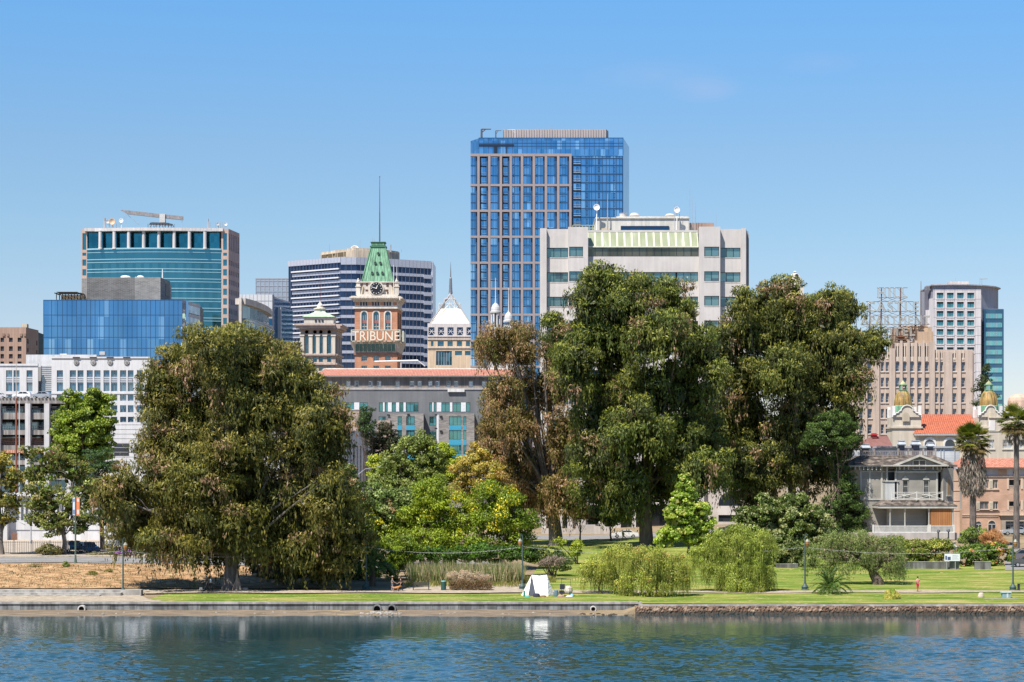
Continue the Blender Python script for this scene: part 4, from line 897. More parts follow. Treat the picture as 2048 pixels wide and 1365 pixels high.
# --- tan block at the far left
def tan_block():
 D = 800; t = bld('tan_building', 20, D, 'tan concrete block with small square windows at the left edge behind the courthouse')
 m = stone('tan_render', (.40, .27, .21), .08, .1)
 fr = FP(-60, D, 52); z1 = fr.z(655)
 cols = [(fr.u(a), fr.u(b)) for a, b in ((-50, -43), (-33, -26), (-16, -9), (1, 8), (18, 25.5), (35.3, 43))]
 rows = [(fr.z(b), fr.z(a)) for a, b in ((723.5, 732), (708.5, 717.5), (693, 702.5), (675.8, 684.5))]
 w_ = MB(); ops = facade(w_, fr, 0, fr.L, 5, z1, cols, rows, .5)
 f2 = FP(52, D, 77, D * 1.021); r2 = [(f2.z(b), f2.z(a)) for a, b in ((712, 718), (696, 704), (677, 687))]
 ops2 = facade(w_, f2, 0, f2.L, 5, z1, [(f2.L * .10, f2.L * .2), (f2.L * .82, f2.L * .92)], r2, .5)
 w_.build('wall', m, t); solid([fr, f2], 'core', M_DARK, t, 5, z1 - .6)
 g = glass('dark_window_glass', (.03, .04, .06), (.06, .08, .11), (3, 3), .5)
 windows(t, fr, ops, [g, M_DARK], .5); windows(t, f2, ops2, [g, M_DARK], .5)
 h = MB(); h.fb(fr, fr.u(39), fr.u(50), z1, z1 + 1.5, -6, -3); h.build('roof_hut', stone('cream_render', (.60, .52, .40)), t)
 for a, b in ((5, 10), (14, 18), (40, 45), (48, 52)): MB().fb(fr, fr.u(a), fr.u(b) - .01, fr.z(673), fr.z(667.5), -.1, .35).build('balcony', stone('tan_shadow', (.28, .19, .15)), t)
tan_block()
# --- blue glass box with grey brick penthouse
def blue_box():
 D = 700; t = bld('glass_office_building', 230, D, 'low wide blue glass office block with grey brick penthouse')
 fr = FP(87, D, 365); f2 = FP(365, D, 372, D * 1.004); f3 = FP(372, D * 1.004, 400, D * 1.026); z1 = fr.z(600)
 g = glass('blue_curtain_glass', (.10, .27, .50), (.14, .33, .57), (1.83, 7.5), .9, .05, .012, c3=(.26, .47, .70), thr=.93)
 c = MB(); c.fb(fr, 0, fr.L, 5, z1, -.2, 0); c.build('curtain_wall', g, t)
 solid([fr, f2, f3], 'core', M_DARK, t, 5, z1 - .3)
 mu = MB()
 xs = [87, 103, 115, 125, 134, 144, 153, 162, 173, 181, 190, 199, 208, 218, 227, 236, 246, 255, 264, 274, 283, 292, 301, 311, 320, 329, 338, 347, 356, 364.6]
 for px in xs: mu.fb(fr, fr.u(px) - .05, fr.u(px) + .07, 5, z1, 0, .12)
 for py in (601, 630.5, 652.5, 675, 697, 719): mu.fb(fr, 0, fr.L, fr.z(py) - .09, fr.z(py) + .09, 0, .10)
 mu.build('mullions', plain('navy_metal', (.02, .06, .14), .4), t)
 s = MB(); s.fb(f2, 0, f2.L, 5, z1, -.2, 0, 0); s.build('reflection_strip', glass('pale_reflection_glass', (.55, .62, .72), (.8, .84, .9), (2, 4), .8), t)  # pale strip: a bright reflection put into the glass tint
 s = MB()
 for i in range(6):
  a = z1 - i * 3.9; s.fb(f3, f3.L * .18, f3.L, a - 1.3, a - .2, -.1, .12, 0)
  s.fb(f3, f3.L * .18, f3.L, a - 3.9, a - 1.3, -.2, 0, 1)
 s.fb(f3, 0, f3.L * .18, 5, z1, -.2, .05, 2); s.fb(f3, f3.L * .18, f3.L, 5, z1 - 23.4, -.2, 0, 1)
 s.build('side_wall', [W_WHITE, glass('grey_side_glass', (.16, .19, .24), (.4, .44, .5), (2.4, 3.9), .8), g], t)
 br = brick('grey_brick', (.07, .07, .075), (.15, .15, .155), (.20, .20, .20), 1.5, .38, .09)
 bp = brick('pale_grey_brick', (.13, .13, .13), (.26, .26, .255), (.30, .30, .30), 1.5, .38, .09)
 f = FP(172, D + 8, 321); fb_ = FP(321, D + 8, 340, D + 23); zt = f.z(555)
 p = MB(); p.fb(f, f.u(173.5), f.u(270), z1 - .5, zt, -.4, 0, 0); p.fb(f, f.u(270), f.L, z1 - .5, zt, -.4, .05, 1); p.fb(f, -1.6, f.u(173.5), z1 - .5, zt - .3, -6, -.8, 1)
 p.fb(fb_, 0, fb_.L, z1 - .5, zt, -.4, 0, 1); ph = p.build('penthouse', [br, bp], t)
 l = MB(); l.fb(fb_, fb_.L * .52, fb_.L * .95, z1 + 2.6, zt - 1.4, 0, .1); l.fb(fb_, fb_.L * .65, fb_.L * .9, z1, z1 + 1.6, 0, .1); l.build('louvre', M_DARK, ph)
 solid([f, fb_], 'penthouse_core', M_TAR, t, z1 - .6, zt - .3, 12)
 v = MB()
 for px, w_ in ((251, 2), (281, 1.4)): v.lathe(X(px, D + 14), D + 14, [(w_ * .9, zt - .5), (w_, zt + .3), (w_ * .7, zt + 1.0), (.2, zt + 1.2)], 12)
 v.box(X(257, D), X(275, D), D + 12, D + 16, zt, zt + .5); v.build('roof_vent', M_WMET, t)
 v = MB(); v.cyl((X(325, D + 12), D + 12, zt), (X(325, D + 12), D + 12, zt + 3.2), .25, .12); v.build('mast', M_WMET, t)
 p = MB(); zr = fr.z(587.5)
 for i in range(9): x = X(114 + i * 6, D + 4); p.box(x - .12, x + .12, D + 3, D + 3.3, z1, zr); p.box(x - .12, x + .12, D + 8, D + 8.3, z1, zr)
 for i in range(22): x = X(112 + i * 2.45, D + 4); p.box(x - .1, x + .1, D + 1.6, D + 9.5, zr + (.5 if i > 1 and i < 19 else .2), zr + (.75 if i > 1 and i < 19 else .45))
 p.box(X(114, D), X(163, D), D + 3, D + 3.4, zr, zr + .45); p.build('roof_pergola', plain('pergola_timber', (.07, .055, .045), .8), t)
 p = MB(); p.box(X(116, D), X(162, D), D + 4.6, D + 7, z1, z1 + 2.0); p.build('roof_planter', stone('tan_screen', (.38, .30, .2), .3, .8), t)
blue_box()
# --- teal tower with columns at the top
def teal_tower():
 D = 950; t = bld('teal_glass_tower', 320, D, 'teal glass tower with row of white columns under its roof')
 k = D / F
 g = glass('teal_glass', (.06, .21, .27), (.085, .26, .32), (2.4, 4.4), .9, .06, .01)
 gd = glass('deep_teal_glass', (.03, .16, .22), (.04, .21, .28), (1.5, 3), .9, .08, .015)
 pk = stone('pink_granite', (.50, .38, .33), .08, .2, streak=.05)
 wh = stone('pale_band', (.60, .58, .58), .05, .2)
 # bowed front: facets
 n = 16; pxs = [174 + (442 - 174) * i / n for i in range(n + 1)]
 off = [4.2 * (1 - (2 * i / n - 1) ** 2) for i in range(n + 1)]
 pts = [(X(p, D), D - o) for p, o in zip(pxs, off)]
 frs = [Fr(pts[i], pts[i + 1]) for i in range(n)]
 zc, z1 = Z(499, D), Z(462, D)
 gl = MB(); ln = MB()
 for f in frs:
  gl.fb(f, 0, f.L, 5, zc, -.3, 0)
  z = Z(500.3, D); ln.fb(f, 0, f.L, z - .1, z + .55, 0, .45); z = Z(506.3, D); ln.fb(f, 0, f.L, z - .12, z + .12, 0, .2)
  for i in range(13):
   z = Z(520.3 + i * 19.45, D)
   for zz, h in ((z, .16), (z - 1.35, .13)): ln.fb(f, 0, f.L, zz - h, zz + h, 0, .22)
 gl.build('curtain_wall', g, t); ln.build('floor_bands', plain('aqua_metal', (.34, .55, .62), .35, .3), t)
 fr = FP(162, D, 457); u = fr.u
 b = MB()
 b.fb(fr, u(170), u(447), Z(463.5, D), Z(457.5, D), -6, 1.6)
 for f in frs: b.fb(f, 0, f.L, Z(464, D), Z(458, D), -2, .6, 0)
 roof = b.build('cornice', wh, t)
 b = MB(); b.fb(fr, u(173), u(443), zc - 1, Z(463, D), -3.5, -1.6); b.build('recessed_glazing', gd, t)
 for px in (200.5, 228.5, 257.5, 287.5, 317.8, 348.5, 379, 410):
  c = MB(); c.lathe(X(px, D - 3.2), D - 3.2, [(.95, zc - .2), (.8, zc + .6), (.74, Z(466, D)), (.9, Z(464, D))], 14); c.build('column', wh, t, smooth=False)
 # corner piers with window bays
 for a, b_ in ((162, 174.5), (442.5, 457)):
  c0, c1 = (u(a), u(b_)); wa, wb = (u(a + 3), u(b_ - 2.2)) if a < 300 else (u(446.5), u(454))
  rows = [(Z(520 + i * 19.45 + 12, D), Z(520 + i * 19.45 - .5, D)) for i in range(-1, 14)]; rows[0] = (Z(512, D), Z(506, D)); rows = sorted(rows)
  rows = [r for r in rows if r[1] < Z(504, D)] + [(Z(500, D), Z(467, D))]
  m = MB(); ops = facade(m, fr, c0, c1, 5, Z(458, D), [(wa, wb)], rows, .5); m.build('corner_pier', pk, t)
  windows(t, fr, ops, [g, M_DARK], .5, 'none')
 f2 = FP(457, D, 479, D * 1.0195); z1 = Z(458, D)
 cols = [(f2.L * (i + .22) / 6, f2.L * (i + .8) / 6) for i in range(6)]
 rows = [(Z(520 + i * 19.45 + 10, D), Z(520 + i * 19.45, D)) for i in range(-1, 12)]; rows = sorted(rows)[:-1] + [(Z(500, D), Z(467, D))]
 m = MB(); ops = facade(m, f2, 0, f2.L, 5, z1, cols, rows, .5); m.build('side_wall', stone('mauve_granite', (.42, .33, .33), .08, .2), t)
 windows(t, f2, ops, [glass('sky_window_glass', (.55, .66, .8), (.75, .82, .9), (3, 4), .85), M_DARK], .5, 'none', cap=96)
 solid([fr, f2], 'core', M_DARK, t, 5, Z(459, D) - 1, 24, 4.2)
 zr = Z(457.5, D) - .3
 # window washing boom on the roof
 Db = D + 6; a = P(254, 424.5, Db); e = P(366, 436.5, Db); d = (e - a).normalized()
 bm = thing('roof_crane', (X(322, Db), Db, zr), 'grey window washing boom tilted on the roof of the teal tower', 'crane')
 m = MB(); up = Vector((0, 0, 1.0)); wv = Vector((0, .7, 0))
 m.hexa([a - up - wv, e - up - wv, e - up + wv, a - up + wv, a + up * .7 - wv, e + up * .7 - wv, e + up * .7 + wv, a + up * .7 + wv])
 m.hexa([P(241, 421, Db) - wv * .4, a - up * .9 - wv * .5, a - up * .9 + wv * .5, P(241, 421, Db) + wv * .4, P(241, 420, Db) - wv * .4, a + up * .6 - wv * .5, a + up * .6 + wv * .5, P(241, 420, Db) + wv * .4])
 m.build('boom', stone('weathered_grey', (.27, .26, .27), .15, 1), bm)
 m = MB(); m.box(X(320, Db), X(331, Db), Db - 1.4, Db + 1.4, Z(446, Db), Z(429, Db)); m.build('cab', plain('pale_grey_paint', (.5, .5, .49), .6), bm)
 m = MB(); m.hexa([tuple(P(x, y, Db + q)) for x, y, q in ((298, 450, -4), (346, 452, -4), (346, 452, 4), (298, 450, 4), (304, 445, -4), (336, 446, -4), (346, 449, 4), (300, 446, 4))])
 for i in range(9): x = X(299 + i * 5.8, Db); m.box(x - .1, x + .1, Db - 4, Db - 3.8, zr, Z(450, Db)); m.box(x - .1, x + .1, Db + 3.6, Db + 3.8, zr, Z(450, Db))
 for i in range(6): p = X(300 + i * 9, Db); m.cyl((p, Db - 3.9, zr), (p + 1.6, Db - 3.9, Z(451, Db)), .1, .1, 4)
 m.build('platform', plain('platform_steel', (.05, .055, .065), .6), bm)
 m = MB()
 for q in ((252, 430, 245, 442), (256, 431, 281, 452), (364, 438, 364, 457), (252, 430, 252, 457)): m.cyl(P(q[0], q[1], Db), P(q[2], q[3], Db), .07, .07, 4)
 m.build('cables', M_STEEL, bm)
 aerials('aerial_cluster', 'dishes and aerials left of the boom on the teal tower roof', [(209, 437, 457, 1.1), (219, 438, 457, .4), (238, 437, 457, .3), (242, 440, 457, .3), (226, 446, 457, .3), (233, 446, 457, .25)], D + 3, zr, [(225, 444, 1.5, (.55, .40, .27)), (216, 444, .9, (.45, .45, .45)), (243, 442, 1.0, (.75, .75, .75))])
 aerials('aerial_cluster', 'aerials at the right end of the teal tower roof', [(416, 438, 457, .8), (421, 445, 457, .2), (431, 445, 457, .5), (437, 444, 457, .4), (441, 443, 457, .4), (445, 445, 457, .5), (449, 446, 457, .3)], D + 3, zr, [(452, 449, .8, (.6, .6, .6)), (436, 449, .7, (.4, .4, .4))])
def aerials(name, label, poles, D, zb, dishes=(), rail=None, group=None):
 t = thing(name, (X(poles[0][0], D), D, zb), label, 'aerials', group)
 for px, py, pb, w_ in poles:
  m = MB(); x = X(px, D); k = D / F
  if w_ > .6: m.box(x - w_ / 2, x + w_ / 2, D - w_ / 2, D + w_ / 2, zb, Z(py + 6, D)); m.cyl((x, D, Z(py + 6, D)), (x, D, Z(py, D)), w_ * .45, w_ * .45)
  else: m.cyl((x, D, zb), (x, D, Z(py, D)), max(w_ * .35, .06 * D / 600), .05 * D / 600, 6)
  m.build('pole', M_STEEL, t)
 for px, py, r, c in dishes:
  m = MB(); m.lathe(0, 0, [(.1, 0), (r * .6, .12 * r), (r, .35 * r), (r * .94, .40 * r), (r * .5, .2 * r), (.1, .1)], 14)
  m2 = MB(); m2.v = [(X(px, D) + a, D - .5 - c_, Z(py, D) + b) for a, b, c_ in m.v]; m2.f = m.f; m2.uv = m.uv; m2.mi = m.mi
  m2.box(X(px, D) - .08, X(px, D) + .08, D - .4, D, zb, Z(py, D)); m2.build('dish', plain('dish_%02d' % int(c[0] * 90 + c[2] * 9), c, .6), t)
 return t
teal_tower()
# --- cluster of glass and white towers between the teal and the striped tower
def mid_cluster():
 t = bld('panelled_tower', 545, 1150, 'pale grey panelled box tower behind the blue glass slab'); D = 1150
 fr = FP(511, D, 600); m = MB(); m.fb(fr, 0, fr.L, 5, fr.z(557), -14, 0); m.build('wall', plain('pale_panel', (.42, .47, .54), .3, .4), t)
 m = MB()
 for i in range(11): u = fr.u(511 + i * 8.7); m.fb(fr, u, u + .35, 5, fr.z(557), 0, .2)
 for py in (557.2, 562, 572, 583, 593): m.fb(fr, 0, fr.L, fr.z(py) - .35, fr.z(py), 0, .15)
 m.build('joints', M_STEEL, t)
 D = 1050; t = bld('blue_slab_tower', 550, D, 'white tower with deep blue glass slab left of the striped tower')
 fr = FP(476, D, 544.5); f2 = FP(544.5, D, 580, D * 1.03); zt = fr.z(589.5)
 m = MB(); m.fb(fr, 0, fr.L, 5, zt, -16, 0)
 m.build('wall', stone('pale_panel_white', (.60, .62, .66), .04, .1, streak=.04), t)
 m = MB()
 for i in range(8): m.fb(fr, 0, fr.L, zt - 3.2 - i * 4.2, zt - 3.05 - i * 4.2, 0, .12)
 for i in range(9): m.fb(fr, fr.L * i / 9, fr.L * i / 9 + .15, 5, zt, 0, .10)
 m.build('joints', M_STEEL, t)
 m = MB(); m.fb(f2, f2.L * .08, f2.L, 5, f2.z(597.5, 3), -.3, 0, 0); m.fb(f2, 0, f2.L * .1, 5, zt, -.6, .05, 1); m.fb(f2, f2.L * .1, f2.L, f2.z(597.5, 3), zt - 1, -.6, -.1, 2)
 m.fb(f2, f2.L * .34, f2.L, 5, f2.z(615, 6), 0, 1.5, 3); m.fb(f2, f2.L * .30, f2.L * .345, 5, f2.z(614, 6), 0, 1.6, 2); m.fb(f2, f2.L * .30, f2.L, f2.z(615, 6), f2.z(614, 6), 0, 1.55, 2)
 m.build('glass_slab', [glass('deep_blue_glass', (.03, .13, .26), (.04, .16, .30), (2, 4), .5, .15), stone('blue_grey', (.35, .38, .44)), W_WHITE, glass('mid_blue_glass', (.04, .19, .33), (.05, .23, .38), (2, 4), .5, .15)], t)
 m = MB()
 for i in range(6): m.fb(fr, fr.L * .84, fr.L, zt - 16 - i * 8, zt - 12 - i * 8, 0, .1)
 m.build('window_band', glass('deep_blue_glass', (0, 0, 0), (0, 0, 0)), t)
 D = 900; t = bld('curved_glass_building', 510, D, 'teal glass building with curved sloping roof edge beside the teal tower')
 cream = stone('warm_cream', (.58, .54, .50))
 arc = [(479, 1.0), (484, 1.0), (500, 1.012), (515, 1.028), (527, 1.045), (534, 1.06), (538, 1.08)]
 pts = [(X(a, D * b), D * b) for a, b in arc]; zt = Z(597, D)
 frs = [Fr(pts[i], pts[i + 1]) for i in range(len(pts) - 1)]
 g = glass('grey_teal_glass', (.13, .24, .27), (.17, .29, .32), (2.2, 3.8), .45, .2); g2 = glass('pale_blue_glass', (.25, .40, .48), (.30, .46, .54), (2.2, 3.8), .45, .2)
 m = MB(); r = MB(); lo = MB(); bd = MB()
 for i, f in enumerate(frs):
  m.fb(f, 0, f.L, Z(636, D), zt - 3, -.5, 0, 1 if i == 0 else 0); r.fb(f, -.1, f.L + .2, zt - 2.6, zt, -3, 1.6)
  lo.fb(f, 0, f.L + .1, 5, Z(637, D), -.5, 2.2)
  for k_ in range(7):
   for q in (0, 5): z = Z(638.5 + q + k_ * 17.5, D); bd.fb(f, 0, f.L + .1, z - .2, z + .2, 2.2, 2.5)
 m.build('upper_glazing', [g, cream], t); r.build('roof_edge', cream, t); lo.build('lower_glazing', g2, t); bd.build('floor_bands', W_WHITE, t)
 m = MB(); m.fb(FP(479, D * .999, 484.3), 0, 1.15, 5, zt, -2, 2.6); m.build('corner_pier', cream, t)
mid_cluster()
# --- the striped tower
def striped_tower():
 D = 1080; t = bld('striped_tower', 720, D, 'wide faceted tower of dark glass and silver stripes behind the clock tower')
 z1 = Z(514.6, D); de = D * 1.0197
 p0, p1, p2, p3 = (X(577, de), de), (X(682, D), D), (X(713, D), D), (X(862, de), de)
 fl, fc, fr = Fr(p0, p1), Fr(p1, p2), Fr(p2, p3)
 sil = plain('silver_panel', (.50, .51, .58), .35, .35); led = plain('white_ledge', (.66, .67, .72), .4)
 g = glass('night_glass', (.03, .05, .10), (.05, .08, .15), (1.6, 4), .75, .06, .02)
 joints = MB(); step = 17.75 * D / F
 for nm, f, off in (('left_face', fl, 0), ('front_face', fc, .01), ('right_face', fr, 0)):
  m = MB(); m.fb(f, 0, f.L, 5, z1, -.5, 0, 0); m.build('glazing', g, t)
  s = MB(); top = 15.2 * D / F
  s.fb(f, 0, f.L, z1 - top * (.72 if f is fl else 1), z1, -.4, .5, 0)
  for i in range(13):
   zb = z1 - top - 12 * D / F - i * step
   if zb < 6: break
   if f is fl:
    s.fb(f, 3, f.L, zb - 1.55, zb, -.4, .5, 0); s.fb(f, 3, f.L - .4, zb + .65, zb + 1.3, -.4, 1.5, 1)
   elif f is fr:
    s.fb(f, 0, f.L - 4.5, zb - 1.5, zb, -.4, .5, 0); s.fb(f, f.L - 4.5, f.L, zb - 2.3, zb - .3, -.4, .9, 0)
   else: s.fb(f, 0, f.L, zb - 1.5, zb, -.4, .5, 0)
  s.build('spandrel_bands', [sil, led], t)
  n = int(f.L / 2.1)
  for i in range(1, n): joints.fb(f, f.L * i / n - .05, f.L * i / n + .05, 8, z1, .3, .53)
 joints.build('joints', plain('joint_grey', (.16, .17, .21), .6), t)
 ed = Fr(p3, (p3[0] + .5, p3[1] + 30)); m = MB(); m.fb(ed, 0, 30, 5, z1, -.4, .9); m.build('side_wall', sil, t)
 solid([fl, fc, fr], 'core', M_DARK, t, 5, z1 - 1.5, 30, 1)
 # beige drum-edged penthouse with worn lettering
 D2 = D + 14; m = MB(); cr = stone('sandy_render', (.62, .52, .40), .1, .15, streak=.2)
 pl = [(641, D2 + 26), (643, D2 + 22), (700, D2 + 2), (708, D2), (745, D2 + 3), (785, D2 + 14), (796, D2 + 18), (799, D2 + 24), (797, D2 + 34)]
 poly = [(X(a, b), b) for a, b in pl]; zt = Z(496, D2); m.prism(poly + [(X(720, D2 + 50), D2 + 50)], z1 - 4, zt - 1.1); m.prism([(x * 1.0, y + .35) for x, y in poly] + [(X(720, D2 + 49), D2 + 49)], zt - 1.1, zt)
 m.build('penthouse', cr, t)
 sf = Fr(poly[1], poly[2]); rs = np.random.RandomState(5); m = MB()
 for row, (h, n, a, b) in enumerate(((2.3, 15, .03, .88), (2.0, 10, .03, .62))):      # two worn, unreadable rows of raised letters
  for i in range(n):
   u = sf.L * (a + (b - a) * i / n); z = zt - 3.9 - row * 3.0; w_ = sf.L * (b - a) / n * .55
   k_ = rs.randint(0, 4)
   m.fb(sf, u, u + .28, z, z + h, 0, .5)
   if k_ != 0: m.fb(sf, u, u + w_, z + h - .35, z + h, 0, .5)
   if k_ > 1: m.fb(sf, u + w_ - .28, u + w_, z, z + h, 0, .48)
   if k_ == 3: m.fb(sf, u, u + w_, z, z + .35, 0, .46)
 m.build('worn_lettering', plain('tarnished_bronze', (.22, .17, .10), .6), t)
 aerials('aerial_cluster', 'dishes and masts on the beige penthouse of the striped tower', [(659, 488, 500, .3), (720, 481, 497, .3), (705, 492, 497, .9), (803, 499, 517, .5), (781, 490, 497, .9)], D2 + 12, zt - 1, [(710, 501, 2.4, (.8, .78, .75)), (722, 504, 1.6, (.8, .78, .75))])
striped_tower()
# --- beige tower with green pyramid roof
def beige_tower():
 D = 750; t = bld('beige_office_tower', 636, D, 'old beige office tower with pale green hipped roof and cupola')
 b = stone('warm_beige', (.52, .44, .38), .1, .3); c = stone('cream_terracotta', (.66, .60, .52), .06, .3)
 dn = D * 1.022; fr = FP(601, D, 671); f2 = FP(671, D, 684, dn); k = D / F
 g = glass('slate_teal_glass', (.06, .15, .20), (.10, .20, .26), (1.5, 2), .75)
 cs = [613.4, 629.9, 641.7, 658.4]; cols = [(fr.u(x - 4), fr.u(x + 4)) for x in cs]
 rows = [(Z(y1, D), Z(y0, D)) for y0, y1 in ((800, 812), (781, 793), (762, 774), (752, 762), (733, 744), (714.5, 724.6))][3:]
 rows = [(Z(y0 + h, D), Z(y0, D)) for y0, h in ((790, 10), (771, 10), (752, 10), (733, 11), (714.5, 10))] + [(Z(707, D), Z(672, D))]
 m = MB(); ops = facade(m, fr, 0, fr.L, 5, Z(660, D), cols, rows, .7);
 ops2 = facade(m, f2, 0, f2.L, 5, Z(660, D), [(f2.L * (i + .25) / 4, f2.L * (i + .75) / 4) for i in range(4)], rows, .5); m.build('wall', b, t)
 windows(t, fr, ops, [g, plain('bronze_frame', (.12, .10, .08))], .7, 'plain', nx=2, ny=2)
 windows(t, f2, ops2, [g, plain('bronze_frame', (.12, .10, .08))], .5, 'none')
 solid([fr, f2], 'core', M_DARK, t, 5, Z(662, D), 16, .8)
 for x in (604.5, 621.5, 635.7, 650, 667):
  m = MB(); m.fb(fr, fr.u(x) - .65, fr.u(x) + .65, Z(708, D), Z(671, D), 0, .55); m.fb(fr, fr.u(x) - .85, fr.u(x) + .85, Z(673, D), Z(670, D), 0, .75); m.build('pilaster', c, t)
 m = MB()
 for y0, y1, n in ((711.5, 708, .7), (730, 726.5, .6), (671, 668, .5), (661, 658.5, .8), (657.5, 652, 1.7), (652, 648.5, 2.3)):
  m.fb(fr, -n * .9, fr.L + .02, Z(y0, D), Z(y1, D), -.3, n); m.fb(f2, 0, f2.L, Z(y0, D), Z(y1, D), -.3, n)
 for i in range(26): u = fr.L * i / 25; m.fb(fr, u - .18, u + .18, Z(659.5, D), Z(657.5, D), .8, 1.4)
 m.build('cornice', stone('pinkish_trim', (.55, .44, .39)), t)
 m = MB()
 for x in cs:
  for q in (-2.5, 2.5): m.disc(fr.pt(fr.u(x + q * .0), Z(664.5, D), .1) + Vector((q * .0, 0, 0)), (0, -1, 0), .62, .3, 12)
 m.build('medallion', g, t)
 a0, a1 = X(608, D + 3), X(667, D + 3); dd = D + 3
 m = MB(); m.box(a0, a1, dd, dd + (a1 - a0), Z(650, D), Z(633, D)); m.box(a0 - .5, a1 + .5, dd - .5, dd + (a1 - a0) + .5, Z(634.2, D), Z(632.8, D)); m.build('attic', c, t)
 m = MB()
 for x in (630, 637, 643.5): m.box(X(x - 2, D), X(x + 2, D), dd - .25, dd, Z(642.5, D), Z(638.5, D))
 m.build('attic_opening', M_DARK, t)
 cx, cy = (a0 + a1) / 2, dd + (a1 - a0) / 2; hw = (a1 - a0) / 2 * 1.12; s2 = math.sqrt(2)
 m = MB(); m.lathe(cx, cy, [(hw * s2, Z(632.8, D)), (hw * .36 * s2, Z(622.5, D)), (hw * .30 * s2, Z(620, D))], 4, 0, math.pi / 4); m.build('roof', stone('verdigris_pale', (.42, .58, .40), .1, .6), t)
 m = MB(); m.lathe(cx, cy, [(2.0, Z(621.5, D)), (1.9, Z(616, D)), (2.4, Z(615.3, D)), (2.4, Z(614, D)), (1.1, Z(612, D)), (1.15, Z(608, D)), (.75, Z(605, D)), (.3, Z(602, D)), (.15, Z(598, D))], 12); m.build('cupola', c, t)
 m = MB(); m.cyl((cx, cy, Z(602, D)), (cx, cy, Z(541, D)), .14, .05, 6); m.build('flagpole', plain('dark_red_pole', (.18, .06, .06)), t)
beige_tower()
